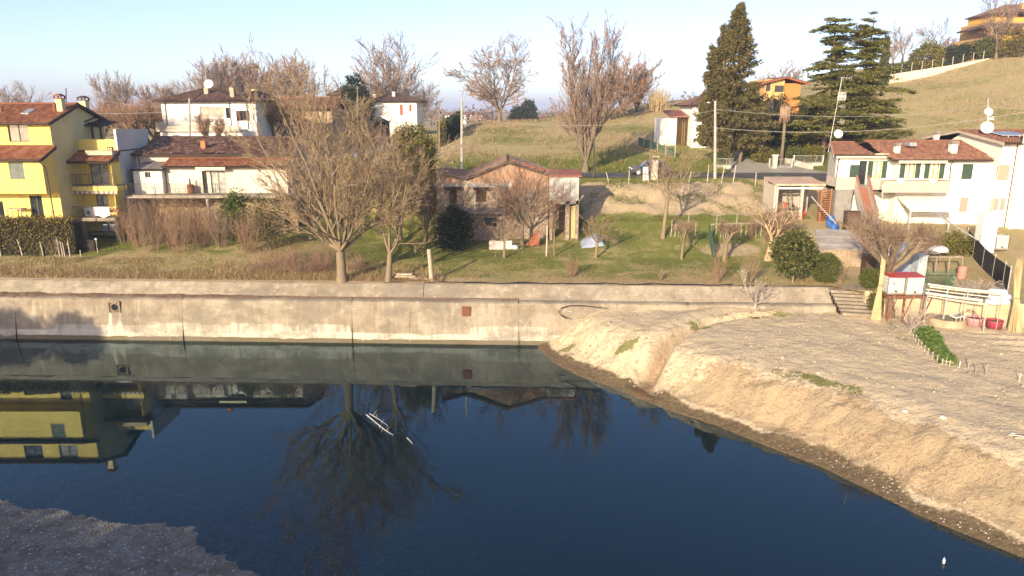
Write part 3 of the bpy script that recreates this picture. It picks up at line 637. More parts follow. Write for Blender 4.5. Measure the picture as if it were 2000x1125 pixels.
def whip_shrub(name, label, loc, H, n, spread, seed, m=TWIG, r=0.012, k2=6, group=None, cat='shrub', base=0.25, lr=0.3, a2=24):
    """many bare shoots from one stool"""
    rng = np.random.default_rng(seed); o = thing(name, label, cat, loc, 0, group); az = rng.random(n) * 6.3; sp = spread * rng.random(n) ** 0.7
    b = np.stack([np.cos(az) * base * rng.random(n), np.sin(az) * base * rng.random(n), np.full(n, -0.05)], -1)
    P, R = shoot(rng, b, np.stack([np.cos(az) * sp, np.sin(az) * sp, np.ones(n)], -1), H * rng.uniform(0.55, 1.05, n), np.full(n, r), np.full(n, r * 0.35), 6, 0.07, 0.02)
    P2, R2 = kids(rng, P, R, k2, 0.2, 1, a2, 10, lr, 3, 0.12, 0.06, 0.6, 0.004, 0.6); P3, R3 = kids(rng, P2, R2, 3, 0.2, 1, a2, 10, 0.5, 2, 0.12, 0.04, 0.7, 0.004, 0.7)
    for nm, pp in (('stems', [(P, R, 4)]), ('twigs', [(P2, R2, 3), (P3, R3, 1)])):
        V, Q = merge([tubes_np(*q) for q in pp]); ob = link(nm, mesh_np(nm, V, [Q], True), m, o, loc=(0, 0, 0)); ob['kind'] = 'stuff'
    return o
def pollard(seed, H=3.0, r=0.16, limbs=4, tuft=26, tl=0.9, lean=0.35, r_limb=0.6):
    """pruned tree: thick bare limbs that end in knobs with tufts of shoots"""
    rng = np.random.default_rng(seed)
    P0, R0 = shoot(rng, arr([0, 0, -0.2]), arr([0, 0, 1.0]), arr(H * 0.5), arr(r), arr(r * 0.85), 4, 0.04, 0); R0[:, 0] *= 1.25
    az = rng.random() * 6 + np.arange(limbs) * 6.283 / limbs + rng.normal(0, 0.25, limbs)
    P1, R1 = shoot(rng, np.repeat(P0[:, -1], limbs, 0), np.stack([np.cos(az) * lean * 2, np.sin(az) * lean * 2, np.ones(limbs)], -1), H * 0.5 * rng.uniform(0.8, 1.2, limbs), np.full(limbs, r * r_limb), np.full(limbs, r * r_limb * 0.9), 5, 0.09, 0.08)
    R1[:, -1] *= 1.35
    P2, R2 = kids(rng, P1, R1, 2, 0.5, 0.95, 40, 10, 0.5, 4, 0.08, 0.12, 0.75, 0.03, 0.9); ends = np.concatenate([P1[:, -1], P2[:, -1]]); E = len(ends)
    b = np.repeat(ends, tuft, 0) + rng.normal(0, r * 0.35, (E * tuft, 3)); d = rng.normal(0, 0.75, (E * tuft, 3)) + arr(0, 0, 0.7)
    P3, R3 = shoot(rng, b, d, tl * rng.uniform(0.5, 1.2, E * tuft), np.full(E * tuft, 0.012), np.full(E * tuft, 0.005), 4, 0.08, 0.06)
    P4, R4 = kids(rng, P3, R3, 3, 0.2, 1, 30, 12, 0.45, 2, 0.1, 0.04, 0.7, 0.005, 0.6)
    return [(P0, R0, 9), (P1, R1, 7), (P2, R2, 6)], [(P3, R3, 1), (P4, R4, 1)]
def blades(name, P, h, w, m, seed, label, cat='grass', lean=0.5):
    """grass blades standing at points P; one object nobody could count"""
    rng = np.random.default_rng(seed); n = len(P); az = rng.random(n) * 6.3; s = h * rng.uniform(0.5, 1.3, n)
    side = np.stack([np.cos(az), np.sin(az), np.zeros(n)], -1) * (w * rng.uniform(0.6, 1.4, n))[:, None]
    tip = P + np.stack([rng.normal(0, lean, n) * s, rng.normal(0, lean, n) * s, s], -1)
    V = np.stack([P - side, P + side, tip], 1).reshape(-1, 3)
    ob = link(name, mesh_np(name, V, [np.arange(3 * n).reshape(-1, 3)], False, tint=rng.random(n)), m); return tag(ob, label, cat, kind='stuff')
# ------------------------------------------------------------------ building kit
UX, UY, NZ = Vector((1, 0, 0)), Vector((0, 1, 0)), Vector((0, 0, 1))
FRONT, RIGHT, LEFT = (UX, -UY), (UY, UX), (-UY, -UX)
def obox(mb, o, u, n, u0, u1, d0, d1, v0, v1, t=None):
    P = lambda a, d, b: o + u * a + n * d + NZ * b
    return mb.hexa([P(u0, d1, v0), P(u1, d1, v0), P(u1, d0, v0), P(u0, d0, v0)], [P(u0, d1, v1), P(u1, d1, v1), P(u1, d0, v1), P(u0, d0, v1)], t)
GLASS = M('window_glass', (0.030, 0.034, 0.036), (0.018, 0.022, 0.026), 1.2, rough=0.06, spec=0.6)
CURTAIN = M('curtain_glass', (0.42, 0.40, 0.36), (0.22, 0.21, 0.19), 3, rough=0.25, spec=0.5)
TILE_N = tint_mat('tile_terracotta', [(0, (0.19, 0.075, 0.04)), (0.5, (0.36, 0.145, 0.075)), (1, (0.46, 0.23, 0.13))], 0.85, 1.2, 0.35)
TILE_O = tint_mat('tile_old', [(0, (0.06, 0.04, 0.035)), (0.35, (0.22, 0.11, 0.07)), (0.7, (0.34, 0.18, 0.12)), (1, (0.48, 0.38, 0.30))], 0.9, 1.6, 0.55)
TILE_P = tint_mat('tile_pinkish', [(0, (0.19, 0.085, 0.055)), (0.5, (0.30, 0.14, 0.09)), (1, (0.38, 0.21, 0.13))], 0.85, 1.2, 0.3)
TILE_B = tint_mat('tile_brown', [(0, (0.10, 0.06, 0.045)), (0.5, (0.17, 0.10, 0.075)), (1, (0.25, 0.16, 0.12))], 0.9, 1.0, 0.3)
TILE_R = tint_mat('tile_ruin', [(0, (0.10, 0.075, 0.06)), (0.5, (0.21, 0.155, 0.12)), (0.8, (0.27, 0.15, 0.10)), (1, (0.33, 0.27, 0.22))], 0.95, 1.8, 0.6)
WOOD_D = M('dark_wood', (0.055, 0.04, 0.03), (0.035, 0.027, 0.022), 4)
METAL_D = M('dark_metal', (0.03, 0.03, 0.032), rough=0.5); M('pale_metal', (0.55, 0.55, 0.53), rough=0.5); M('dish_white', (0.7, 0.68, 0.66), rough=0.5); M('red_brick', (0.40, 0.14, 0.07), (0.30, 0.11, 0.06), 4)
def tile_plane(par, o, u, v, poly, m, pitch=0.25, row=0.38, amp=0.085, jit=0.006, seed=1, thick=0.12, slab_m=None, name='roof'):
    """sloping roof plane: slab (part) with rounded tiles laid in rows (sub-part). poly in (u,v) metres"""
    o = Vector(o); u = Vector(u).normalized(); v = Vector(v).normalized(); n = u.cross(v).normalized()
    if n.z < 0: n = -n
    P = lambda a, b, h=0: o + u * a + v * b + n * h
    mb = MB(); mb.hexa([P(a, b, -thick) for a, b in poly], [P(a, b, -0.01) for a, b in poly])
    roof = mb.build(name, slab_m or WOOD_D, par)
    rng = np.random.default_rng(seed); U = [a for a, b in poly]; cols = max(1, int(round((max(U) - min(U)) / pitch))); pw = (max(U) - min(U)) / cols
    prof = [(0.0, 0.0), (0.22, 0.72), (0.5, 1.0), (0.78, 0.72), (1.0, 0.0)]; Vs = []; Q = []; T = []
    N = len(poly)
    for c in range(cols):
        a0 = min(U) + c * pw; ac = a0 + pw / 2; hits = []
        for i in range(N):
            (x0, y0), (x1, y1) = poly[i], poly[(i + 1) % N]
            if (x0 - ac) * (x1 - ac) < 0: hits.append(y0 + (y1 - y0) * (ac - x0) / (x1 - x0))
        if len(hits) < 2: continue
        b0, b1 = min(hits), max(hits); rows = max(1, int(math.ceil((b1 - b0) / row)))
        for r in range(rows):
            v0 = b0 + r * row; v1 = min(v0 + row * 1.08, b1); j = rng.normal(0, jit, 2); base = len(Vs); tt = rng.beta(2, 2)
            for vv, lift in ((v0 + j[0], 0.028), (v1, 0.0)):
                for (s, h) in prof: Vs.append(P(a0 + s * pw + j[1], vv, h * amp + lift + 0.004 + abs(j[0])))
            for k in range(4): Q.append((base + k, base + k + 1, base + 6 + k, base + 5 + k)); T.append(tt)
    if Q:
        ob = link('tiles', mesh_np('tiles', np.array([tuple(p) for p in Vs]), [np.array(Q)], False, tint=T), m, roof); ob['kind'] = 'stuff'
    return roof
def gable_x(par, x0, x1, ye, ze, yr, zr, m, seed=1, yb=None, zb=None, verge=None, **kw):
    """roof with ridge along X: front plane from eave (ye,ze) to ridge (yr,zr), optional back plane to (yb,zb)"""
    d = Vector((0, yr - ye, zr - ze)); L = d.length
    tile_plane(par, (x0, ye, ze), UX, d, [(0, 0), (x1 - x0, 0), (x1 - x0, L), (0, L)], m, seed=seed, **kw)
    if yb is not None:
        d2 = Vector((0, yr - yb, zr - zb)); L2 = d2.length
        tile_plane(par, (x1, yb, zb), -UX, d2, [(0, 0), (x1 - x0, 0), (x1 - x0, L2), (0, L2)], m, seed=seed + 9, **kw)
    mb = MB(); mb.tube([(x0, yr, zr + 0.06), (x1, yr, zr + 0.06)], 0.11, 8); mb.build('ridge_tiles', m, par)
    if verge:
        for x in (x0 - 0.03, x1 + 0.03):
            mb = MB(); mb.beam((x, ye - 0.04, ze - 0.05), (x, yr, zr - 0.05), 0.05, 0.22)
            if yb is not None: mb.beam((x, yb + 0.04, zb - 0.05), (x, yr + 0.02, zr - 0.05), 0.05, 0.22)
            mb.build('verge_board', verge, par)
def hip(par, x0, x1, y0, y1, ze, zr, m, seed=1, inset=None, **kw):
    """four-sided hipped roof"""
    w, d = x1 - x0, y1 - y0; ins = min(w, d) / 2 if inset is None else inset; h = zr - ze; yr = (y0 + y1) / 2
    sl = Vector((0, d / 2, h)); L = sl.length
    for o, u, vv in (((x0, y0, ze), UX, Vector((0, d / 2, h))), ((x1, y1, ze), -UX, Vector((0, -d / 2, h)))):
        tile_plane(par, o, u, vv, [(0, 0), (w, 0), (w - ins, L), (ins, L)], m, seed=seed, **kw)
    L2 = Vector((ins, 0, h)).length
    for o, u, vv in (((x1, y0, ze), UY, Vector((-ins, 0, h))), ((x0, y1, ze), -UY, Vector((ins, 0, h)))):
        tile_plane(par, o, u, vv, [(0, 0), (d, 0), (d / 2, L2)], m, seed=seed + 3, **kw)
    mb = MB(); a, b = Vector((x0 + ins, yr, zr + 0.05)), Vector((x1 - ins, yr, zr + 0.05))
    if (b - a).length > 0.2: mb.tube([a, b], 0.11, 6)
    for c, e in (((x0, y0), a), ((x0, y1), a), ((x1, y0), b), ((x1, y1), b)): mb.tube([(c[0], c[1], ze + 0.05), e], 0.10, 6)
    mb.build('ridge_tiles', m, par)
def window(par, o, u, n, r, frame_m, kind='glass', shut_m=None, glass_m=None, depth=0.16, bars=1, sill=None, name='window', leaf=None):
    """r = u0,u1,v0,v1 in the facade frame. kind: glass, open (shutters folded back), shut (closed shutters), half"""
    o = Vector(o); u0, u1, v0, v1 = r; w = u1 - u0; fw = min(0.07, w * 0.09); mb = MB()
    for a, b in ((u0, u0 + fw), (u1 - fw, u1)): obox(mb, o, u, n, a, b, -depth + 0.0, -depth + 0.07, v0, v1)
    for a, b in ((v0, v0 + fw), (v1 - fw, v1)): obox(mb, o, u, n, u0 + fw, u1 - fw, -depth, -depth + 0.066, a, b)
    for k in range(bars):
        c = u0 + w * (k + 1) / (bars + 1); obox(mb, o, u, n, c - fw * 0.6, c + fw * 0.6, -depth, -depth + 0.06, v0 + fw, v1 - fw)
    win = mb.build(name, frame_m, par)
    for k in range(bars + 1):
        a, b = u0 + w * k / (bars + 1), u0 + w * (k + 1) / (bars + 1)
        mb = MB(); obox(mb, o, u, n, a + fw * 0.5, b - fw * 0.5, -depth + 0.008, -depth + 0.03, v0 + fw * 0.8, v1 - fw * 0.8); mb.build('pane', glass_m or GLASS, win)
    def shutter(a, b, d):
        mb = MB(); obox(mb, o, u, n, a, b, d, d + 0.022, v0 + 0.01, v1 - 0.01); k = 12
        for i in range(k):
            z = v0 + 0.05 + (v1 - v0 - 0.1) * i / k; obox(mb, o, u, n, a + 0.05, b - 0.05, d + 0.022, d + 0.036, z, z + (v1 - v0 - 0.1) / k * 0.7)
        for e in (a, b - 0.05): obox(mb, o, u, n, e, e + 0.05, d + 0.022, d + 0.044, v0 + 0.01, v1 - 0.01)
        mb.build('shutter', shut_m, win)
    if kind == 'shut':
        shutter(u0 + 0.01, (u0 + u1) / 2 - 0.005, -0.06); shutter((u0 + u1) / 2 + 0.005, u1 - 0.01, -0.06)
    if kind == 'open':
        lw = leaf or w / 2; shutter(u0 - lw - 0.02, u0 - 0.02, 0.02); shutter(u1 + 0.02, u1 + lw + 0.02, 0.02)
    if sill: mb = MB(); obox(mb, o, u, n, u0 - 0.08, u1 + 0.08, -depth + 0.08, 0.07, v0 - 0.07, v0 - 0.004); mb.build('sill', sill, win)
    return win
def facade(par, Y, px0, px1, py0, py1, m, holes=(), name='wall', x0=None, x1=None, z0=None, z1=None, depth=0.16):
    """wall facing the river at depth Y; holes as survey rectangles. returns o and hole rects in its frame"""
    a, b, c, d = RECT(px0, py0, px1, py1, Y)
    a = a if x0 is None else x0; b = b if x1 is None else x1; c = c if z0 is None else z0; d = d if z1 is None else z1
    o = Vector((a, Y, c)); hs = []
    for h in holes:
        e = RECT(*h, Y); hs.append((e[0] - a, e[1] - a, e[2] - c, e[3] - c))
    mb = MB(); mb.wall(o, UX, -UY, b - a, d - c, hs, depth); return o, hs, mb
def railing(par, a, b, h, m, step=0.13, name='railing', rail=0.035, bar=0.012):
    a = Vector(a); b = Vector(b); mb = MB(); L = (b - a).length; up = NZ * h
    mb.beam(a + up, b + up, rail); mb.beam(a + NZ * 0.08, b + NZ * 0.08, rail * 0.7)
    k = max(2, int(L / step))
    for i in range(k + 1): p = a.lerp(b, i / k); mb.beam(p + NZ * (0.08 if i % 8 else -0.02), p + up, bar if i % 8 else rail)
    return mb.build(name, m, par)
def chimney(par, x, y, z0, z1, w, m, cap_m=TILE_N, d=None, cap=True, name='chimney'):
    d = d or w; mb = MB(); mb.box(x - w/2, x + w/2, y - d/2, y + d/2, z0, z1 - (0.42 if cap else 0)); c = mb.build(name, m, par)
    if cap:
        mb = MB(); zz = z1 - 0.42; mb.box(x - w*0.6, x + w*0.6, y - d*0.6, y + d*0.6, zz, zz + 0.05)
        for sx in (-1, 1):
            for sy in (-1, 1): mb.box(x + sx*w*0.5 - 0.05, x + sx*w*0.5 + 0.05, y + sy*d*0.5 - 0.05, y + sy*d*0.5 + 0.05, zz + 0.05, zz + 0.22)
        mb.hexa([(x-w*.7, y-d*.7, zz+.22), (x+w*.7, y-d*.7, zz+.22), (x+w*.7, y+d*.7, zz+.22), (x-w*.7, y+d*.7, zz+.22)],
                [(x-w*.08, y-d*.5, zz+.42), (x+w*.08, y-d*.5, zz+.42), (x+w*.08, y+d*.5, zz+.42), (x-w*.08, y+d*.5, zz+.42)])
        mb.build('chimney_cap', cap_m, c)
    return c
def downpipe(par, pts, m, r=0.05): mb = MB(); mb.tube(pts, r, 7); return mb.build('downpipe', m, par)
def valance(par, x0, x1, y, z, drop, m, n=18, run=0.5, name='awning'):
    """rolled awning with a scalloped edge"""
    mb = MB(); mb.tube([(x0, y + run, z + 0.12), (x1, y + run, z + 0.12)], 0.07, 8)
    mb.add([(x0, y, z), (x1, y, z), (x1, y + run, z + 0.1), (x0, y + run, z + 0.1)], [(0, 1, 2, 3)])
    w = (x1 - x0) / n
    for i in range(n):
        a = x0 + i * w
        mb.add([(a, y - 0.004, z), (a + w, y - 0.004, z), (a + w, y - 0.01, z - drop * 0.6), (a + w * 0.75, y - 0.012, z - drop * 0.95), (a + w * 0.5, y - 0.012, z - drop), (a + w * 0.25, y - 0.012, z - drop * 0.95), (a, y - 0.01, z - drop * 0.6)], [(0, 6, 5, 4, 3, 2, 1)], 0.25 if i % 2 else 0.75)
    return mb.build(name, m, par)
def dish(par, c, r, aim, m, name='satellite_dish'):
    c = Vector(c); q = Vector(aim).normalized().to_track_quat('Z', 'Y'); mb = MB(); mb.lathe((0, 0, 0), [(r * f, 0.3 * r * f * f) for f in (0.02, 0.3, 0.6, 0.85, 1)] + [(r, 0.3 * r - 0.02), (r * 0.5, 0.05 * r - 0.03), (0.02, -0.03)], 20)
    mb.v = [tuple(c + q @ Vector(p)) for p in mb.v]; ob = mb.build(name, m, par, True)
    f = MB(); f.beam(c + q @ Vector((0, -r * 0.9, 0.2 * r)), c + q @ Vector((0, 0, r * 1.1)), 0.03); f.box(*(lambda p: (p.x - .05, p.x + .05, p.y - .05, p.y + .05, p.z - .05, p.z + .05))(c + q @ Vector((0, 0, r * 1.1)))); f.build('feed_arm', M('pale_metal', (0.55, 0.55, 0.53), rough=0.5), ob)
    return ob
STRIPE = tint_mat('awning_cloth', [(0, (0.55, 0.50, 0.42)), (0.45, (0.55, 0.50, 0.42)), (0.55, (0.22, 0.16, 0.13)), (1, (0.22, 0.16, 0.13))], 0.9, 3, 0.05)
STRIPE_Y = tint_mat('awning_yellow', [(0, (0.72, 0.66, 0.36)), (0.45, (0.72, 0.66, 0.36)), (0.55, (0.62, 0.58, 0.40)), (1, (0.62, 0.58, 0.40))], 0.9, 3, 0.05)
# ------------------------------------------------------------------ yellow house
YEL = M('yellow_render', (0.76, 0.585, 0.16), (0.68, 0.51, 0.135), 0.9, bump=0.15, bscale=40, bdist=0.008, stretch=(1, 1, .3), grime=(.58, .46, .14))
CRM = M('cream_render', (0.62, 0.53, 0.26), (0.56, 0.48, 0.25), 0.8, bump=0.15, bscale=40, bdist=0.008)
PVC = M('grey_green_frame', (0.085, 0.10, 0.085), (0.07, 0.08, 0.07), 5)
SHUT_G = M('grey_shutter', (0.17, 0.185, 0.165), (0.13, 0.145, 0.13), 4)
BROWN_T = M('brown_trim', (0.075, 0.05, 0.04), (0.05, 0.035, 0.03), 4)
YH = thing('yellow_house', 'bright yellow three storey house with red tiled roofs and balconies', 'house', (-39, 60, 5))
xr = -37.05; xl = -52.0; zt = A(98, 241, 60).z
win = [(16, 243, 56, 277), (-60, 243, -20, 277)]
o, hs, mb = facade(YH, 60.0, -300, 98, 241, 300, YEL, win, x0=xl, x1=xr, z0=5.0, z1=zt)
low = [RECT(60, 382, 84, 426, 60.0)]
# whole front in one part with its openings
mb = MB(); holes = hs + [(r[0] - xl, r[1] - xl, r[2] - 5.0, r[3] - 5.0) for r in low] + [(RECT(-14, 393, 8, 430, 60)[0] - xl, RECT(-14, 393, 8, 430, 60)[1] - xl, 1.9, RECT(-14, 393, 8, 430, 60)[3] - 5)]
mb.wall((xl, 60, 5), UX, -UY, xr - xl, zt - 5, holes)
mb.build('wall', YEL, YH); o = Vector((xl, 60, 5))
zr_ = A(138, 204, 64).z
mb = MB(); mb.add([(xr, 60, 5), (xr, 68, 5), (xr, 68, zt), (xr, 64, zr_ - 0.12), (xr, 60, zt)], [(0, 1, 2, 3, 4)]); mb.add([(xl, 68, 5), (xr, 68, 5), (xr, 68, zt), (xl, 68, zt)], [(1, 0, 3, 2)]); mb.build('side_wall', CRM, YH)
window(YH, o, *FRONT, hs[0], PVC, 'glass', glass_m=M('bright_pane', (0.20, 0.19, 0.17), (0.10, 0.10, 0.10), 1.5, rough=0.1, spec=0.6))
window(YH, o, *FRONT, hs[1], PVC, 'glass')
window(YH, o, *FRONT, holes[2], PVC, 'glass', bars=1, name='glazed_door'); window(YH, o, *FRONT, holes[3], PVC, 'glass', bars=1, name='glazed_door')
gable_x(YH, xl - 0.3, xr + 0.28, 59.45, zt - 0.02, 64, zr_, TILE_N, 11, 68.5, zt - 0.02, BROWN_T)
mb = MB(); mb.tube([(xl, 59.4, zt - 0.02), (xr + 0.25, 59.4, zt - 0.02)], 0.08, 8); mb.build('gutter', BROWN_T, YH)
# projecting middle floor under its own lean-to roof
x1 = A(86, 346, 58.3).x; zb = A(50, 378, 58.3).z; zm = A(50, 315, 58.3).z; hole = RECT(18, 316, 47, 350, 58.3); r = (hole[0] - xl, hole[1] - xl, hole[2] - zb, hole[3] - zb - 0.05)
mb = MB(); mb.wall((xl, 58.3, zb), UX, -UY, x1 - xl, zm - zb, [r]); mb.add([(x1, 58.3, zb), (x1, 60, zb), (x1, 60, A(50, 292, 60).z), (x1, 58.3, zm)], [(0, 1, 2, 3)]); mb.add([(xl, 58.3, zb), (x1, 58.3, zb), (x1, 60, zb), (xl, 60, zb)], [(0, 3, 2, 1)]); mb.build('bay_wall', YEL, YH)
window(YH, (xl, 58.3, zb), *FRONT, r, PVC, 'shut', SHUT_G, sill=YEL)
gable_x(YH, xl - 0.2, x1 + 0.25, 57.75, A(40, 313, 57.75).z, 59.98, A(40, 287, 60).z, TILE_N, 13, verge=BROWN_T)
mb = MB(); mb.tube([(xl, 57.72, A(40, 313, 57.75).z), (x1 + 0.2, 57.72, A(40, 313, 57.75).z)], 0.07, 8); mb.build('gutter', BROWN_T, YH)
downpipe(YH, [(x1 + 0.05, 57.8, A(40, 314, 57.8).z), (x1 + 0.3, 58.2, zm - 0.5), (x1 + 0.32, 58.25, zb), (x1 + 0.34, 58.4, 5.2)], BROWN_T)
# chimneys, flues, skylight, aerial
p = A(118, 205, 62.3); chimney(YH, p.x, 62.3, zr_ - 1.0, A(118, 183, 62.3).z, 0.55, CRM, TILE_P); p = A(106, 205, 62); mb = MB(); mb.tube([(p.x, 62, zr_ - 1), (p.x, 62, A(106, 201, 62).z)], 0.12, 8); mb.build('flue', TILE_N, YH)
p = A(164, 205, 67.2); chimney(YH, p.x, 67.2, zt - 0.3, A(164, 187, 67.2).z, 0.62, CRM, BROWN_T)
p = A(1, 205, 62); mb = MB(); mb.tube([(p.x, 62, zr_ - 1), (p.x, 62, A(2, 207, 62).z)], 0.13, 8); mb.build('flue', TILE_N, YH)
sx0, sx1 = A(47, 208, 62).x, A(62, 208, 62).x; zs = zt + (zr_ - zt) * (62 - 59.45) / 4.55
mb = MB(); mb.hexa([(sx0, 61.4, zs - 0.24), (sx1, 61.4, zs - 0.24), (sx1, 62.5, zs + 0.14), (sx0, 62.5, zs + 0.14)], [(sx0, 61.4, zs - 0.06), (sx1, 61.4, zs - 0.06), (sx1, 62.5, zs + 0.32), (sx0, 62.5, zs + 0.32)]); mb.build('skylight', M('skylight', (0.30, 0.31, 0.33), rough=0.2, spec=0.6), YH)
# right wing: roof terrace, lean-to roof, balcony
wx1 = A(238, 350, 63.4).x; zp = A(200, 273, 63.4).z; holes = []
for rc in ((177, 320, 213, 362), (141, 379, 160, 424), (188, 380, 211, 403)):
    e = RECT(*rc, 63.4); holes.append((e[0] - xr, e[1] - xr, e[2] - 5, e[3] - 5))
mb = MB(); mb.wall((xr, 63.4, 5), UX, -UY, wx1 - xr, zp - 5, holes); mb.build('wing_wall', YEL, YH)
zw = A(232, 252, 63.4).z; mb = MB(); mb.hexa([(wx1 - 0.2, 63.38, 5), (wx1, 63.38, 5), (wx1, 69, 5), (wx1 - 0.2, 69, 5)], [(wx1 - 0.2, 63.38, zw), (wx1, 63.38, zw), (wx1, 69, zw - 0.15), (wx1 - 0.2, 69, zw - 0.15)]); mb.build('terrace_end_wall', M('pale_grey_render', (0.55, 0.55, 0.50), (0.48, 0.48, 0.45), 0.6), YH)
mb = MB(); mb.box(xr, wx1, 63.6, 69, zp - 1.0, zp - 0.9); mb.box(xr, wx1, 68.8, 69, 5, zp - 0.1); mb.build('terrace_floor', M('terrace_tile', (0.35, 0.28, 0.2)), YH)
mb = MB(); mb.box(xr - 0.05, wx1 - 0.2, 63.36, 63.6, zp - 0.002, zp + 0.05); mb.build('coping', CRM, YH)
o2 = Vector((xr, 63.4, 5))
window(YH, o2, *FRONT, holes[0], PVC, 'glass', glass_m=CURTAIN, name='glazed_door'); window(YH, o2, *FRONT, holes[1], PVC, 'glass', bars=0, name='door'); window(YH, o2, *FRONT, holes[2], PVC, 'glass', glass_m=CURTAIN)
ex0 = A(107, 317, 61.5).x + 0.15; gable_x(YH, ex0, wx1 + 0.1, 61.5, A(170, 317, 61.5).z, 63.38, A(170, 297, 63.4).z, TILE_N, 17, verge=BROWN_T)
e = RECT(168, 294, 220, 303, 62.3); mb = MB(); mb.box(e[0], e[1], 62.2, 62.9, e[2], e[3]); mb.build('awning_box', M('pale_box', (0.5, 0.42, 0.3)), YH)
e = RECT(210, 287, 221, 294, 63.4); mb = MB(); mb.box(e[0], e[1], 63.30, 63.42, e[2], e[3]); vw = mb.build('wall_vent', BROWN_T, YH); mb = MB()
for k in range(2): c = e[0] + (e[1]-e[0]) * (0.28 + 0.44*k); mb.tube([(c, 63.27, (e[2]+e[3])/2), (c, 63.31, (e[2]+e[3])/2)], 0.085, 10)
mb.build('vent_disc', CRM, vw)
zf = A(170, 364, 61.9).z; bx0 = A(122, 368, 61.8).x; bx1 = A(229, 368, 61.8).x; mb = MB(); mb.box(bx0, bx1, 61.8, 63.4, A(170, 373, 61.8).z, zf); mb.build('balcony_slab', YEL, YH); mb = MB(); mb.box(bx0 + 0.02, bx1 - 0.02, 61.77, 63.38, zf + 0.003, zf + 0.06); mb.build('balcony_floor', M('terrace_tile'), YH)
railing(YH, (bx0 + 0.05, 61.85, zf + 0.05), (bx1 - 0.02, 61.85, zf + 0.05), 0.95, METAL_D, 0.14)
valance(YH, bx0 + 0.15, bx1 - 0.02, 61.75, A(170, 374, 61.7).z, 0.22, STRIPE, 22, 0.4)
zg = A(190, 424, 61.9).z; gx0 = A(143, 428, 61.8).x; gx1 = A(232, 428, 61.8).x; mb = MB(); mb.box(gx0, gx1 - 0.1, 61.4, 63.38, zg - 0.28, zg); mb.build('terrace_slab', M('slab_concrete', (0.30, 0.25, 0.2), bump=0.3), YH)
for px in (165, 228): q = A(px, 440, 61.7); mb = MB(); mb.box(q.x - 0.12, q.x + 0.12, 61.6, 61.84, 4.6, zg - 0.28); mb.build('pillar', M('slab_concrete'), YH)
railing(YH, (gx0, 61.45, zg), (gx1 - 0.12, 61.45, zg), 0.95, METAL_D, 0.14)
mb = MB(); mb.box(A(224, 370, 62).x, wx1 - 0.002, 61.9, 63.38, 5, A(230, 320, 61.9).z); mb.build('pilaster', YEL, YH)
# timber veranda on the roof terrace
vx0, vx1 = A(131, 250, 65.5).x, A(196, 250, 65.5).x; vz0 = zp - 0.95; vz1 = A(160, 239, 65.5).z
ve = MB()
for f in (0, 0.38, 0.55, 0.75, 1): ve.box(vx0 + (vx1 - vx0) * f - 0.07, vx0 + (vx1 - vx0) * f + 0.07, 65.4, 65.54, vz0, vz1)
ve.box(vx0, vx1, 65.4, 65.54, vz1 - 0.1, vz1); ver = ve.build('veranda', M('red_brown_wood', (0.13, 0.055, 0.04), (0.09, 0.04, 0.03), 4), YH)
mb = MB(); mb.box(vx0 + 0.07, vx0 + (vx1 - vx0) * 0.38 - 0.07, 65.45, 65.5, vz0, vz1 - 0.05); mb.build('wind_panel', M('veranda_panel', (0.30, 0.25, 0.17)), ver)
mb = MB(); mb.hexa([(vx0 - 0.3, 64.9, vz1 + 0.02), (vx0 + 2.0, 64.9, vz1 + 0.02), (vx0 + 2.0, 67.4, vz1 + 0.5), (vx0 - 0.3, 67.4, vz1 + 0.5)], [(vx0 - 0.3, 64.9, vz1 + 0.12), (vx0 + 2.0, 64.9, vz1 + 0.12), (vx0 + 2.0, 67.4, vz1 + 0.6), (vx0 - 0.3, 67.4, vz1 + 0.6)])
mb.hexa([(vx0 + 1.75, 64.8, vz1 - 0.25), (vx1 + 0.4, 64.8, vz1 - 0.45), (vx1 + 0.4, 67.4, vz1 - 0.1), (vx0 + 1.75, 67.4, vz1 + 0.15)], [(vx0 + 1.75, 64.8, vz1 - 0.15), (vx1 + 0.4, 64.8, vz1 - 0.35), (vx1 + 0.4, 67.4, vz1), (vx0 + 1.75, 67.4, vz1 + 0.25)])
mb.build('veranda_roof', M('green_felt', (0.03, 0.042, 0.04), (0.045, 0.055, 0.05), 3), ver)
# things on the balconies
t_ = thing('washing_machine', 'white washing machine on the lower terrace of the yellow house', 'appliance', (0, 0, 0)); e = RECT(167, 406, 182, 424, 62.4)
mb = MB(); mb.box(e[0], e[1], 62.3, 62.9, e[2], e[3]); mb.build('body', M('white_enamel', (0.78, 0.78, 0.76), rough=0.35), t_); mb = MB(); mb.box(e[0], e[1], 62.28, 62.9, e[3] + 0.003, e[3] + 0.04); mb.build('lid', M('white_enamel'), t_); c = ((e[0] + e[1]) / 2, 62.29, (e[2] + e[3]) / 2); mb = MB(); mb.tube([c, (c[0], 62.26, c[2])], 0.17, 14); mb.build('door', M('grey_plastic', (0.2, 0.2, 0.2)), t_)
t_ = thing('laundry_rack', 'white sheet hung over the rail of the lower yellow terrace', 'laundry', (0, 0, 0)); e = RECT(184, 404, 214, 423, 61.4)
mb = MB(); n = 16
for k in range(n):
    a = e[0] + (e[1] - e[0]) * k / n; b = e[0] + (e[1] - e[0]) * (k + 1) / n; d0, d1 = 0.02 * math.sin(k * 1.7), 0.02 * math.sin((k + 1) * 1.7)
    mb.add([(a, 61.36 + d0, e[2] + 0.1 * math.sin(k * .5)), (b, 61.36 + d1, e[2] + 0.1 * math.sin((k + 1) * .5)), (b, 61.36, e[3]), (a, 61.36, e[3])], [(0, 1, 2, 3)]); mb.add([(a, 61.36, e[3]), (b, 61.36, e[3]), (b, 61.52, e[3] - 0.3), (a, 61.52, e[3] - 0.3)], [(0, 1, 2, 3)])
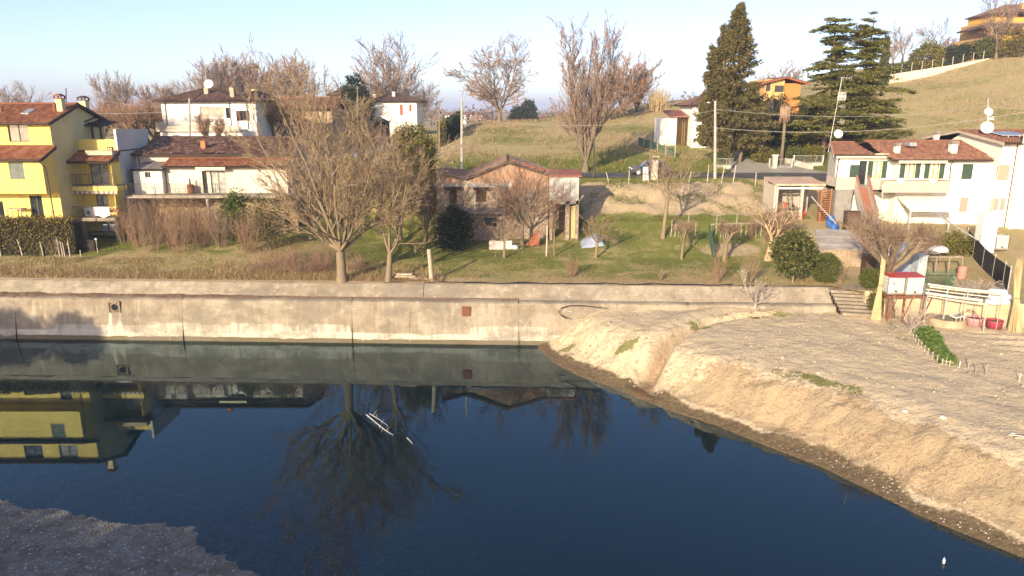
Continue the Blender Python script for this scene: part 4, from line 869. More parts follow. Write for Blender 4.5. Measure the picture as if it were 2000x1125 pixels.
mb.build('sheet', M('white_cotton', (0.8, 0.8, 0.8), (0.7, 0.7, 0.7)), t_)
p = A(223, 414, 61.7); t_ = thing('flower_box', 'red geranium box on the lower terrace of the yellow house', 'planter', (p.x, 61.7, zg + 0.5)); mb = MB(); mb.box(p.x - 0.5, p.x + 0.4, 61.6, 61.8, zg + 0.45, zg + 0.62); mb.build('box', M('terracotta', (0.3, 0.12, 0.06)), t_)
rng = np.random.default_rng(4); C = np.stack([rng.uniform(-0.5, 0.4, 160), rng.uniform(-0.12, 0.12, 160), rng.uniform(0.12, 0.32, 160)], -1); V, Q = leaf_quads(rng, C, np.full(160, 0.08)); foliage(t_, 'flowers', V, Q, tint_mat('geranium', [(0, (0.06, 0.09, 0.02)), (0.45, (0.08, 0.1, 0.03)), (0.5, (0.5, 0.03, 0.03)), (1, (0.6, 0.05, 0.05))]), rng)
p = A(28, 420, 59.0) ; t_ = thing('garden_table', 'small wooden table with pots before the yellow house', 'table', (p.x, 59, 6.7)); zz = A(28, 409, 59).z; mb = MB(); mb.box(p.x - 0.65, p.x + 0.65, 58.95, 59.65, zz, zz + 0.06); mb.build('table_top', M('pale_box'), t_)
for sx in (-1, 1):
    for yy in (59.0, 59.55): mb = MB(); mb.box(p.x + sx * 0.55 - 0.04, p.x + sx * 0.55 + 0.04, yy, yy + 0.07, zz - 0.85, zz); mb.build('leg', M('pale_box'), t_)
mb = MB(); mb.box(xl, x1 + 0.4, 58.9, 60, 6.5, A(60, 428, 59.8).z); tag(mb.build('terrace', M('slab_concrete')), kind='structure')
mb = MB(); mb.box(gx0 - 0.2, gx1, 61.2, 63.3, 4.4, 4.75); tag(mb.build('paved_floor', M('slab_concrete')), kind='structure')
p = A(205, 452, 62.6); t_ = thing('workbench', 'cluttered bench with pale panels stored under the yellow terrace', 'bench', (p.x, 62.6, 4.7)); mb = MB(); mb.box(p.x - 1.4, p.x + 1.1, 62.5, 63.1, 5.45, 5.53); mb.build('bench_top', M('grey_plank', (0.2, 0.17, 0.14)), t_)
for sx in (-1.35, 0, 1.0): mb = MB(); mb.box(p.x + sx, p.x + sx + 0.08, 62.55, 62.63, 4.7, 5.45); mb.build('leg', M('grey_plank'), t_)
for sx, w in ((-0.4, 0.5), (0.3, 0.55)): mb = MB(); mb.box(p.x + sx, p.x + sx + w, 62.95, 63.05, 5.535, 6.2); mb.build('stored_panel', M('pale_panel', (0.45, 0.5, 0.52), rough=0.4), t_)

# ------------------------------------------------------------------ long low house with old tile roof
LW = M('aged_white_render', (0.60, 0.54, 0.45), (0.50, 0.44, 0.36), 0.5, bump=0.2, grime=(0.36, 0.29, 0.22))
RUB = M('ochre_rubble', (0.34, 0.24, 0.12), (0.22, 0.15, 0.085), 2.4, bump=0.8, bscale=6, bdist=0.06)
LH = thing('long_house', 'long low house with mossy old tile roof and terrace railing', 'house', (-28, 66, 5))
lx0 = wx1 + 0.05; lx1 = A(565, 320, 66).x; ze = A(400, 302, 65.4).z; zrd = A(400, 269, 71).z
mb = MB(); mb.wall((lx0, 66, 5), UX, -UY, lx1 - lx0, ze - 5 + 0.05, []); mb.add([(lx1, 66, 5), (lx1, 76, 5), (lx1, 76, ze), (lx1, 71, zrd - 0.1), (lx1, 66, ze)], [(0, 1, 2, 3, 4)]); mb.build('wall', LW, LH)
gable_x(LH, lx0 - 0.3, lx1 + 0.35, 65.4, ze, 71, zrd, TILE_O, 23, 76.5, ze, jit=0.014, row=0.4)
mb = MB(); mb.tube([(lx0, 65.36, ze - 0.02), (lx1 + 0.3, 65.36, ze - 0.02)], 0.07, 8); mb.build('gutter', BROWN_T, LH)
p = A(398, 285, 67.2); mb = MB(); zz = A(398, 292, 67.2).z; mb.box(p.x - 0.2, p.x + 0.2, 67.0, 67.4, zz - 0.3, A(398, 276, 67.2).z); c = mb.build('chimney', M('orange_brick', (0.45, 0.17, 0.07), (0.36, 0.13, 0.06), 5), LH); mb = MB(); zz = A(398, 276, 67.2).z; mb.box(p.x - 0.26, p.x + 0.26, 66.94, 67.46, zz, zz + 0.06); mb.build('chimney_cap', M('orange_brick'), c)
# annex with its own newer roof
ax0, ax1 = A(325, 350, 64.8).x, A(561, 350, 64.8).x; zae = A(430, 326, 64.2).z; zat = A(430, 310, 65.98).z; zfl = A(340, 381, 63.2).z
mb = MB(); holes = []
for rc in ((396, 334, 405, 380), (412, 334, 441, 379)): e = RECT(*rc, 64.8); holes.append((e[0] - ax0, e[1] - ax0, e[2] - zfl, e[3] - zfl))
mb.wall((ax0, 64.8, zfl), UX, -UY, ax1 - ax0, zae - zfl + 0.08, holes); mb.add([(ax0, 64.8, zfl), (ax0, 66, zfl), (ax0, 66, zat), (ax0, 64.8, zae)], [(3, 2, 1, 0)]); mb.add([(ax1, 64.8, zfl), (ax1, 66, zfl), (ax1, 66, zat), (ax1, 64.8, zae)], [(0, 1, 2, 3)]); mb.build('annex_wall', LW, LH)
oa = Vector((ax0, 64.8, zfl)); window(LH, oa, *FRONT, holes[0], BROWN_T, 'glass', bars=0, name='door'); window(LH, oa, *FRONT, holes[1], SHUT_G, 'glass', glass_m=CURTAIN, name='glazed_door')
gable_x(LH, A(313, 320, 64.2).x, ax1 + 0.1, 64.2, zae, 65.98, zat, TILE_N, 27, jit=0.01)
valance(LH, A(383, 328, 64.2).x, A(441, 328, 64.2).x, 64.0, A(410, 327, 64.1).z, 0.25, STRIPE_Y, 14, 0.7)
# white store on the terrace
sx0, sx1 = A(261, 350, 64.2).x, A(317, 350, 64.2).x; zs1 = A(290, 331, 64.2).z; e = RECT(283, 336, 294, 347, 64.2); hole = (e[0] - sx0, e[1] - sx0, e[2] - zfl, e[3] - zfl)
mb = MB(); mb.wall((sx0, 64.2, zfl), UX, -UY, sx1 - sx0, zs1 - zfl, [hole]); mb.add([(sx1, 64.2, zfl), (sx1, 65.98, zfl), (sx1, 65.98, zs1 + 0.4), (sx1, 64.2, zs1)], [(0, 1, 2, 3)]); mb.build('store_wall', M('store_white', (0.66, 0.63, 0.56), (0.55, 0.52, 0.46), 0.7, bump=0.2), LH)
window(LH, (sx0, 64.2, zfl), *FRONT, hole, SHUT_G, 'glass'); d = Vector((0, 2.1, 0.55)); tile_plane(LH, (sx0 - 0.15, 64.0, zs1), UX, d, [(0, 0), (sx1 - sx0 + 0.3, 0), (sx1 - sx0 + 0.1, d.length), (0.5, d.length)], tint_mat('store_sheet', [(0, (0.18, 0.15, 0.15)), (1, (0.33, 0.29, 0.28))]), pitch=0.3, row=3, amp=0.05, name='store_roof')
tx0, tx1 = A(238, 383, 63).x + 0.35, A(562, 383, 63).x; zs0 = A(340, 387, 63).z
mb = MB(); mb.box(tx0, tx1, 62.95, 66, zs0, zfl); mb.build('terrace_slab', M('slab_pale', (0.36, 0.31, 0.25), bump=0.3), LH)
railing(LH, (tx0, 63.0, zfl), (A(448, 383, 63).x, 63.0, zfl), 0.98, METAL_D, 0.16)
mb = MB(); mb.box(tx0 + 0.3, tx1, 65.5, 65.98, 4.8, zs0); mb.build('rubble_wall', RUB, LH)
mb = MB(); q = tx0 + 1.2
for k in range(5): mb.beam((q + k * 1.15, 63.05, zs0 - 0.03), (q + k * 1.15 + 0.55, 65.4, zs0 - 1.1), 0.07); mb.beam((q + k * 1.15 + 1.1, 63.05, zs0 - 0.03), (q + k * 1.15 + 0.57, 65.4, zs0 - 1.1), 0.07)
mb.build('strut', METAL_D, LH)
for px in (240, 400): mb = MB(); q = A(px, 383, 63); mb.box(max(q.x, tx0), max(q.x, tx0) + 0.22, 63.1, 63.32, 4.6, zs0); mb.build('pillar', M('slab_pale'), LH)
mb = MB(); mb.box(A(420, 430, 65.4).x, A(560, 430, 65.4).x, 64.9, 65.48, 4.8, zs0 - 0.02); mb.build('lower_room', M('brown_plaster', (0.36, 0.28, 0.19), (0.27, 0.2, 0.13), 0.8, bump=0.4), LH)
downpipe(LH, [(lx0 + 0.35, 65.4, ze), (lx0 + 0.35, 65.9, ze - 0.4), (lx0 + 0.35, 65.9, zfl)], SHUT_G)
q = A(372, 366, 64.2); t_ = thing('stove_pipe', 'rusty barrel stove standing on the long house terrace', 'stove', (q.x, 64.2, zfl)); mb = MB(); mb.lathe((q.x, 64.2, zfl), [(0.28, 0.02), (0.3, 0.1), (0.3, 0.75), (0.26, 0.8), (0.02, 0.8)], 14); mb.build('drum', M('rust_plate'), t_); mb = MB(); mb.tube([(q.x, 64.2, zfl + 0.8), (q.x, 64.2, zfl + 1.3)], 0.07, 8); mb.build('pipe', METAL_D, t_)
# ------------------------------------------------------------------ derelict brick house
t = NT('ruined_masonry')
br = t.n('ShaderNodeTexBrick'); br.inputs['Scale'].default_value = 1.0; br.inputs['Brick Width'].default_value = 0.27; br.inputs['Row Height'].default_value = 0.075; br.inputs['Mortar Size'].default_value = 0.012
br.inputs['Color1'].default_value = (0.42, 0.17, 0.10, 1); br.inputs['Color2'].default_value = (0.40, 0.22, 0.14, 1); br.inputs['Mortar'].default_value = (0.36, 0.30, 0.22, 1)
sp_ = t.n('ShaderNodeSeparateXYZ'); t.l(t.geo.outputs['Position'], sp_.inputs[0]); cb = t.n('ShaderNodeCombineXYZ'); t.l(t.math('ADD', sp_.outputs[0], sp_.outputs[1]), cb.inputs[0]); t.l(sp_.outputs[2], cb.inputs[1]); t.l(cb.outputs[0], br.inputs['Vector'])
nA = t.noise(0.5, 7, 0.7); nB = t.noise(4, 5, 0.7); vo = t.n('ShaderNodeTexVoronoi'); vo.inputs['Scale'].default_value = 4.5; t.l(t.geo.outputs['Position'], vo.inputs['Vector'])
stone = t.mix(t.ramp(vo.outputs['Distance'], 0.1, 0.6), (0.37, 0.29, 0.215), (0.23, 0.175, 0.13))
hz = t.math('ADD', t.math('MULTIPLY', t.math('SUBTRACT', sp_.outputs[2], 8.9), 0.9), t.math('MULTIPLY', t.math('SUBTRACT', nA, 0.5), 2.2))
col = t.mix(t.ramp(hz, -0.1, 0.3), stone, br.outputs[0])
col = t.mix(t.ramp(t.noise(0.8, 6, 0.75), 0.52, 0.62), col, (0.37, 0.30, 0.23)); col = t.mix(t.math('MULTIPLY', t.ramp(nB, 0.5, 0.75), 0.5), col, (0.22, 0.15, 0.10))
t.pbr(col, 0.95, t.bump(t.math('ADD', nB, vo.outputs['Distance']), 0.8, 0.05), 0, 0.1); MATS['ruined_masonry'] = t.m; RUIN = t.m
OH = thing('brick_house', 'derelict brick and stone farmhouse with sagging tile roof', 'house', (0, 64, 4.5))
ox0 = A(853, 400, 64).x; ox1 = A(1071, 400, 64).x; zb = 4.3
top = [A(853, 336, 64), A(906, 349, 64), A(948, 330, 64), A(990, 316, 64), A(1030, 326, 64), A(1071, 341, 64)]
zs = A(900, 352, 64).z; mb = MB(); hl = [(877, 371, 892, 404), (931, 373, 950, 394), (946, 425, 970, 442)]; hs = []
for rc in hl: e = RECT(*rc, 64); hs.append((e[0] - ox0, e[1] - ox0, e[2] - zb, e[3] - zb))
mb.wall((ox0, 64, zb), UX, -UY, ox1 - ox0, zs - zb, hs, 0.3)
pts = [(p.x, 64, max(p.z - 0.12, zs)) for p in top]
for a, b in zip(pts, pts[1:]): mb.add([(a[0], 64, zs), (b[0], 64, zs), b, a], [(0, 1, 2, 3)])
mb.add([(ox0, 64, zb), (ox0, 73, zb), (ox0, 73, pts[0][2]), pts[0]], [(3, 2, 1, 0)]); mb.add([(ox1, 64, zb), (ox1, 73, zb), (ox1, 73, pts[-1][2]), pts[-1]], [(0, 1, 2, 3)]); mb.build('wall', RUIN, OH)
def slope_y(par, a, b, y0, y1, m, seed, over=0.3, **kw):
    """roof plane whose slope runs in X from low point a to high point b, ridge along Y"""
    d = Vector((b.x - a.x, 0, b.z - a.z)); L = d.length
    if b.x > a.x: o, u = Vector((a.x, y1, a.z)), -UY
    else: o, u = Vector((a.x, y0, a.z)), UY
    return tile_plane(par, o, u, d, [(0, 0), (y1 - y0, 0), (y1 - y0, L), (0, L)], m, seed=seed, jit=0.03, amp=0.07, **kw)
rm = M('rotten_boards', (0.13, 0.095, 0.07), (0.08, 0.06, 0.045), 5)
slope_y(OH, top[1], top[3] + Vector((0, 0, 0.02)), 63.6, 72.5, TILE_R, 31, slab_m=rm); slope_y(OH, top[5], top[3] + Vector((0, 0, 0.02)), 63.7, 72.5, TILE_R, 32, slab_m=rm); slope_y(OH, top[1] + Vector((0, 0, 0.03)), top[0], 63.6, 71, TILE_R, 33, slab_m=rm)
mb = MB(); mb.tube([(top[3].x, 63.6, top[3].z + 0.08), (top[3].x, 72.5, top[3].z + 0.05)], 0.12, 7); mb.build('ridge_tiles', TILE_R, OH)
rngb = np.random.default_rng(8); mb = MB()
for k in range(26):
    f = rngb.random(); a = top[5].lerp(top[3], f) + Vector((rngb.normal(0, 0.1), -0.2 + rngb.random() * 2.5, 0.1)); mb.box(a.x - .13, a.x + .13, a.y - .08, a.y + .08, a.z, a.z + 0.09)
mb.build('loose_bricks', M('red_brick', (0.40, 0.14, 0.07), (0.30, 0.11, 0.06), 4), OH)['kind'] = 'stuff'
OLDW = M('old_brown_wood', (0.10, 0.055, 0.035), (0.065, 0.038, 0.027), 5, bump=0.4)
oo = Vector((ox0, 64, zb)); window(OH, oo, *FRONT, hs[0], OLDW, 'shut', OLDW, depth=0.3); window(OH, oo, *FRONT, hs[1], OLDW, 'shut', OLDW, depth=0.3); window(OH, oo, *FRONT, hs[2], OLDW, 'glass', depth=0.3)
mb = MB(); e = RECT(853, 358, 1000, 366, 64); mb.box(e[0], e[1], 63.93, 64.05, e[2], e[3]); mb.build('cornice_band', M('grey_plaster', (0.36, 0.33, 0.28), (0.29, 0.26, 0.22), 2), OH)
for rc in ((868, 365, 902, 370), (926, 366, 953, 370)): e = RECT(*rc, 63.9); mb = MB(); [mb.tube([(e[0] + (e[1]-e[0]) * k / 9, 63.99, e[3]), (e[0] + (e[1]-e[0]) * k / 9, 63.65, e[2])], 0.07, 5) for k in range(10)]; mb.build('window_hood', TILE_O, OH)
downpipe(OH, [A(907, 353, 63.9), A(923, 358, 63.9), A(928, 363, 63.9), A(928, 424, 63.9)], M('pale_metal'), 0.05)
e = RECT(905, 409, 1000, 413, 63.8); mb = MB(); mb.hexa([(e[0], 63.0, e[2] - 0.1), (e[1], 63.0, e[2] - 0.1), (e[1], 63.98, e[2] + 0.25), (e[0], 63.98, e[2] + 0.25)], [(e[0], 63.0, e[2]), (e[1], 63.0, e[2]), (e[1], 63.98, e[2] + 0.33), (e[0], 63.98, e[2] + 0.33)]); mb.build('lean_to_roof', M('grey_plank'), OH)
# annex clad with pale sheets
ax0, ax1 = ox1 + 0.02, A(1130, 400, 63.6).x; zt0 = A(1100, 345, 63.6).z; zm = A(1100, 392, 63.6).z
mb = MB(); n = 7
for k in range(n): a = ax0 + (ax1 - ax0) * k / n; b = ax0 + (ax1 - ax0) * (k + 1) / n; mb.box(a + 0.008, b - 0.008, 63.55 - 0.02 * (k % 2), 63.65, zm, zt0)
for k in range(3): a = 63.66 + k; mb.box(ax1 - 0.1, ax1 - 0.02 * (k % 2), a + 0.008, a + 0.992, zm - 3, zt0)
mb.build('sheet_cladding', M('pale_sheet', (0.42, 0.42, 0.41), (0.34, 0.34, 0.33), 1.0, rough=0.6, grime=(0.30, 0.26, 0.22)), OH)
e0 = A(1072, 345, 63.3); e1 = A(1100, 333, 66); mb = MB(); mb.hexa([(ax0 - 0.1, 63.3, e0.z - 0.02), (ax1 + 0.2, 63.3, e0.z - 0.02), (ax1 + 0.2, 66.5, e1.z), (ax0 - 0.1, 66.5, e1.z)], [(ax0 - 0.1, 63.3, e0.z + 0.08), (ax1 + 0.2, 63.3, e0.z + 0.08), (ax1 + 0.2, 66.5, e1.z + .1), (ax0 - 0.1, 66.5, e1.z + .1)]); mb.build('annex_roof', M('red_sheet_roof', (0.30, 0.11, 0.075), (0.24, 0.10, 0.07), 2, rough=0.7), OH)
for px0, px1 in ((1073, 1079), (1104, 1112), (1124, 1130)): e = RECT(px0, 392, px1, 462, 63.6); mb = MB(); mb.box(e[0], e[1], 63.5, 64.1, zb, zm + 0.002); mb.build('pillar', RUIN, OH)
mb = MB(); mb.box(ax0, ax1, 63.5, 64.0, zm - 0.28, zm - 0.004); mb.build('lintel', M('grey_plaster'), OH); mb = MB(); mb.box(ax0, ax1 - 0.2, 66, 66.2, zb, zm - 0.1); mb.build('back_wall', RUIN, OH)
e = RECT(1112, 402, 1124, 458, 63.9); mb = MB(); mb.box(e[0], e[1], 63.85, 63.95, zb, e[3]); mb.build('door', M('yellowed_board', (0.42, 0.34, 0.17), (0.36, 0.29, 0.15), 3), OH)

# ------------------------------------------------------------------ houses beyond the road
WHT = M('white_render', (0.76, 0.73, 0.68), (0.70, 0.67, 0.62), 0.5); BRN = M('brown_shutter', (0.13, 0.06, 0.04), (0.10, 0.05, 0.035), 3); PAR = M('parapet_render', (0.52, 0.46, 0.38), (0.45, 0.39, 0.32), 0.8)
H1 = thing('white_villa', 'white two storey villa with brown hipped roof and terrace parapet', 'house', (-36, 91, 9))
def simple_walls(par, x0, x1, y0, y1, z0, z1, m, holes=()):
    mb = MB(); hs = []
    for rc in holes: e = RECT(*rc, y0); hs.append((e[0] - x0, e[1] - x0, e[2] - z0, e[3] - z0))
    mb.wall((x0, y0, z0), UX, -UY, x1 - x0, z1 - z0, hs); mb.wall((x1, y0, z0), UY, UX, y1 - y0, z1 - z0, []); mb.wall((x0, y1, z0), -UY, -UX, y1 - y0, z1 - z0, []); mb.wall((x1, y1, z0), -UX, UY, x1 - x0, z1 - z0, [])
    mb.build('wall', m, par); return Vector((x0, y0, z0)), hs
a0, a1 = A(316, 220, 91).x, A(458, 220, 91).x; b0, b1 = A(454, 220, 90).x, A(500, 220, 90).x; zz = A(400, 198, 91).z
o, hs = simple_walls(H1, a0, a1, 91, 100, 8.5, zz, WHT, [(391, 209, 439, 228), (441, 210, 449, 231)])
mb = MB(); mb.box(o.x + hs[0][0], o.x + hs[0][1], 91.12, 91.2, o.z + hs[0][2], o.z + hs[0][3]); mb.build('loggia_blind', M('pinkish_blind', (0.52, 0.38, 0.31)), H1); window(H1, o, *FRONT, hs[1], BRN, 'glass', bars=0)
o, hs = simple_walls(H1, b0, b1, 90, 98, 8.5, zz, WHT, [(469, 216, 480, 236), (475, 265, 481, 270)]); window(H1, o, *FRONT, hs[0], BRN, 'open', BRN, leaf=0.42)
hip(H1, a0 - 0.7, a1 + 0.3, 90.3, 101, zz, A(403, 171, 95.5).z, TILE_B, 41, pitch=0.3, row=0.42); hip(H1, b0 - 0.4, b1 + 0.8, 89.3, 99, zz + 0.04, A(455, 178, 94).z, TILE_B, 43, pitch=0.3, row=0.42)
mb = MB(); c0, c1 = A(303, 245, 88).x, A(470, 245, 88).x; zp0, zp1 = A(400, 253, 88).z, A(400, 246, 88).z; mb.box(c0, c1, 88, 91, zp0 - 0.25, zp0); mb.box(c0, c1, 88, 88.15, zp0 + 0.002, zp1)
for px0, px1 in ((303, 318), (355, 386)): e = RECT(px0, 238, px1, 246, 88); mb.hexa([(e[0], 88, zp1), (e[1] + 0.5, 88, zp1), (e[1] + 0.5, 88.15, zp1), (e[0], 88.15, zp1)], [(e[0], 88, e[3]), (e[1], 88, e[3]), (e[1], 88.15, e[3]), (e[0], 88.15, e[3])])
mb.build('terrace_parapet', PAR, H1); mb = MB(); mb.box(c0 + 0.3, c1, 88.4, 91, 8.6, zp0 - 0.25); mb.build('ground_floor', WHT, H1)
e = RECT(338, 264, 350, 270, 88.4); mb = MB(); mb.box(e[0], e[1], 88.36, 88.42, e[2] - 1.0, e[3]); mb.build('garage_door', BRN, H1)
for px, z_, yy in ((403, 171, 93), (453, 171, 93), (495, 174, 95)): p = A(px, z_, yy); chimney(H1, p.x, yy, zz, p.z, 0.5, M('chimney_render', (0.40, 0.34, 0.25)), cap=False)
for px in (322, 448, 487): p = A(px, 205, 90.9); downpipe(H1, [(p.x, 90.9 if px < 455 else 89.9, zz), (p.x, 90.9 if px < 455 else 89.9, zp0)], SHUT_G, 0.05)
dish(H1, A(408, 165, 93), 0.55, (0.1, -1, 0.4), M('dish_white', (0.7, 0.68, 0.66), rough=0.5)); mb = MB(); p = A(402, 150, 93.2); mb.tube([(p.x, 93.2, zz), (p.x, 93.2, A(402, 120, 93).z)], 0.025, 5); q = A(402, 123, 93.2); mb.beam((q.x - 0.1, 93.2, q.z), (q.x + 1.2, 93.2, q.z + .1), 0.03); mb.build('aerial', M('pale_metal'), H1)

H2 = thing('barn', 'brick barn with long red roof behind the pruned trees', 'building', (-33, 108, 9)); a0, a1 = A(505, 220, 108).x, A(648, 220, 108).x; ze = A(560, 213, 108).z
o, hs = simple_walls(H2, a0, a1, 108, 118, 8.8, ze, M('barn_brick', (0.36, 0.22, 0.12), (0.42, 0.31, 0.2), 0.5, bump=0.3), [(587, 218, 597, 227), (560, 236, 600, 262)])
for h in hs: window(H2, o, *FRONT, h, BRN, 'glass')
gable_x(H2, a0 - 0.4, a1 + 0.4, 107.3, ze, 113, A(560, 191, 113).z, tint_mat('tile_barn', [(0, (0.2, 0.08, 0.05)), (0.5, (0.30, 0.13, 0.08)), (1, (0.36, 0.22, 0.15))], 0.9, 0.5, 0.4), 45, 118.6, ze, pitch=0.3, row=0.45)
H3 = thing('stone_house', 'grey stone house with brown hipped roof behind the barn', 'house', (-36, 150, 10)); a0, a1 = A(644, 190, 150).x, A(703, 190, 150).x; ze = A(670, 186, 150).z
simple_walls(H3, a0, a1, 150, 158, 9, ze, M('grey_stone', (0.35, 0.31, 0.27), (0.28, 0.25, 0.22), 0.6)); hip(H3, a0 - 0.6, a1 + 0.6, 149.2, 159, ze, A(672, 168, 154).z, TILE_B, 47, pitch=0.35, row=0.5)
H4 = thing('white_house', 'small white house with red shutters and dark hipped roof by the meadow', 'house', (-21, 140, 10)); a0, a1 = A(724, 220, 140).x, A(814, 220, 140).x; ze = A(770, 198, 140).z
o, hs = simple_walls(H4, a0, a1, 140, 150, 10, ze, WHT, [(781, 204, 787, 225), (799, 204, 804, 218)])
for h in hs: window(H4, o, *FRONT, h, M('red_shutter', (0.33, 0.09, 0.035), (0.28, 0.08, 0.03), 3), 'shut', M('red_shutter'))
hip(H4, a0 - 0.7, a1 + 0.8, 139.2, 151, ze, A(770, 181, 145).z, TILE_B, 49, pitch=0.3, row=0.45); p = A(769, 183, 142.5); chimney(H4, p.x, 142.5, ze, A(769, 179, 142.5).z, 0.6, PAR, cap=False); p = A(731, 186, 146); chimney(H4, p.x, 146, ze, A(731, 184, 146).z, 0.6, PAR, cap=False)
# gazebo and gate by the yard
GZ_ = thing('gazebo', 'dark green roofed gazebo beside the small white house', 'gazebo', A(740, 255, 125)); c = A(740, 240, 125); zE = A(740, 238, 125).z; zA = A(738, 227, 125).z; w = 1.7; zg = GZ(c.x, 125)
mb = MB(); mb.add([(c.x - w, 125 - w, zE), (c.x + w, 125 - w, zE), (c.x + w, 125 + w, zE), (c.x - w, 125 + w, zE), (c.x, 125, zA)], [(0, 1, 4), (1, 2, 4), (2, 3, 4), (3, 0, 4), (3, 2, 1, 0)]); mb.build('roof', M('green_felt'), GZ_)
for sx in (-1, 1):
    for sy in (-1, 1): mb = MB(); mb.box(c.x + sx * 1.45 - .08, c.x + sx * 1.45 + .08, 125 + sy * 1.45 - .08, 125 + sy * 1.45 + .08, zg - .2, zE); mb.build('post', WOOD_D, GZ_)
mb = MB(); mb.box(c.x - 1.4, c.x + 1.4, 126.3, 126.4, zg, zE); mb.build('back_screen', WOOD_D, GZ_)
for k, (px, lb) in enumerate(((740, 'brick gate pillar nearest the gazebo'), (755, 'brick gate pillar between the two iron gate leaves'), (770, 'brick gate pillar nearest the tall evergreen'))):
    p = GP(px, 122); mb = MB(); mb.box(p.x - 0.3, p.x + 0.3, 121.7, 122.3, p.z - 0.2, p.z + 1.3); t_ = thing('gate_pillar', lb, 'pillar', p, group='gate pillars of the white house'); mb.build('shaft', PAR, t_); mb = MB(); mb.box(p.x - 0.36, p.x + 0.36, 121.64, 122.36, p.z + 1.303, p.z + 1.4); mb.build('cap', TILE_P, t_)
for px0, px1, lb in ((742, 753, 'iron gate leaf beside the gazebo'), (757, 768, 'iron gate leaf beside the tall evergreen')):
    a, b = GP(px0, 122), GP(px1, 122); t_ = thing('iron_gate', lb, 'gate', a); railing(t_, a + NZ * 0.1, b + NZ * 0.1, 1.0, METAL_D, 0.2, 'bars')
# ------------------------------------------------------------------ white house with the outside stair
RWH = M('cream_white_render', (0.76, 0.72, 0.60), (0.71, 0.67, 0.56), 0.5, bump=0.12, bscale=40, bdist=0.006)
GRN = M('dark_green_shutter', (0.045, 0.075, 0.05), (0.035, 0.06, 0.042), 4); OCH = M('ochre_wood', (0.50, 0.27, 0.05), (0.42, 0.22, 0.04), 4); STO = M('stair_stone', (0.44, 0.38, 0.32), (0.37, 0.32, 0.27), 1.2, bump=0.25)
COT = M('cotto_red', (0.29, 0.115, 0.075), (0.24, 0.095, 0.065), 3); BEI = M('beige_shutter', (0.36, 0.28, 0.22), (0.32, 0.25, 0.2), 4); LACE = M('lace_curtain', (0.70, 0.66, 0.56), (0.45, 0.41, 0.33), 2.2, rough=0.4)
R1 = thing('stair_house', 'cream house with green shutters, long balcony and red outside stair', 'house', (34, 66, 5.6))
xa, xb, xc = A(1631, 340, 66).x, A(1742, 340, 66).x, A(1854, 340, 65).x; xd = A(1935, 340, 65).x; z0 = 5.2
zA_ = A(1680, 303, 66).z; zB_ = A(1800, 312, 65).z; hs = []
for rc in ((1677, 314, 1692, 361), (1704, 314, 1722, 348)): e = RECT(*rc, 66); hs.append((e[0] - xa, e[1] - xa, e[2] - z0, e[3] - z0))
mb = MB(); mb.wall((xa, 66, z0), UX, -UY, xb - xa, zA_ - z0, hs); zrA = A(1660, 279, 70).z
mb.add([(xa, 66, z0), (xa + 2.7, 74, z0), (xa + 2.7, 74, zA_), (xa + 1.35, 70, zrA - .1), (xa, 66, zA_)], [(4, 3, 2, 1, 0)]); hs2 = []
for rc in ((1767, 318, 1787, 348), (1815, 318, 1834, 349), (1879, 320, 1900, 350), (1764, 383, 1780, 395), (1806, 384, 1828, 396), (1874, 386, 1890, 414)): e = RECT(*rc, 65); hs2.append((e[0] - xb, e[1] - xb, e[2] - z0, e[3] - z0))
mb.wall((xb, 65, z0), UX, -UY, xd - xb, zB_ - z0, hs2); mb.add([(xb, 65, z0), (xb, 66, z0), (xb, 66, zB_), (xb, 65, zB_)], [(3, 2, 1, 0)]); mb.add([(xa + 2.7, 74, z0), (xd, 74, z0), (xd, 74, zA_), (xa + 2.7, 74, zA_)], [(1, 0, 3, 2)])
mb.build('wall', RWH, R1); o1 = Vector((xa, 66, z0)); o2 = Vector((xb, 65, z0))
dw = window(R1, o1, *FRONT, hs[0], GRN, 'glass', bars=0, name='open_door'); e = RECT(1659, 322, 1676, 361, 65.9); mb = MB(); mb.box(e[0], e[1], 65.84, 65.9, e[2], e[3]); mb.build('shutter', GRN, dw)
for o_, h in ((o1, hs[1]), (o2, hs2[0]), (o2, hs2[1])): window(R1, o_, *FRONT, h, OCH, 'open', GRN, LACE, leaf=(0.42))
window(R1, o2, *FRONT, hs2[2], GRN, 'shut', GRN); window(R1, o2, *FRONT, hs2[5], BEI, 'shut', BEI)
for h in (hs2[3], hs2[4]): window(R1, o2, *FRONT, h, METAL_D, 'glass', bars=3)
VG = M('pale_verge', (0.5, 0.42, 0.33)); wA = A(1707, 300, 66).x - xa + .5; dA = Vector((0, 4.5, zrA - zA_)); tile_plane(R1, (xa - .5, 65.5, zA_), UX, dA, [(0, 0), (wA, 0), (wA, dA.length), (1.5, dA.length)], TILE_P, seed=51); dB = Vector((0, -4.5, zrA - zA_)); tile_plane(R1, (xa - .5 + wA, 74.5, zA_), -UX, dB, [(0, 0), (wA - 3, 0), (wA - 1.5, dB.length), (0, dB.length)], TILE_P, seed=52); mb = MB(); mb.beam((xa - .53, 65.46, zA_ - .05), (xa + .97, 70, zrA - .05), .05, .22); mb.build('verge_board', VG, R1); mb = MB(); mb.tube([(xa + 1, 70, zrA + .06), (xa - .5 + wA, 70, zrA + .06)], .11, 8); mb.build('ridge_tiles', TILE_P, R1)
zrB = A(1790, 276, 70).z; xs0, xs1 = A(1745, 312, 64.5).x, A(1941, 312, 64.5).x; d = Vector((0, 70 - 64.5, zrB - zB_ + 0.02)); L = d.length; xr0, xr1 = A(1688, 277, 70).x, A(1897, 272, 70).x
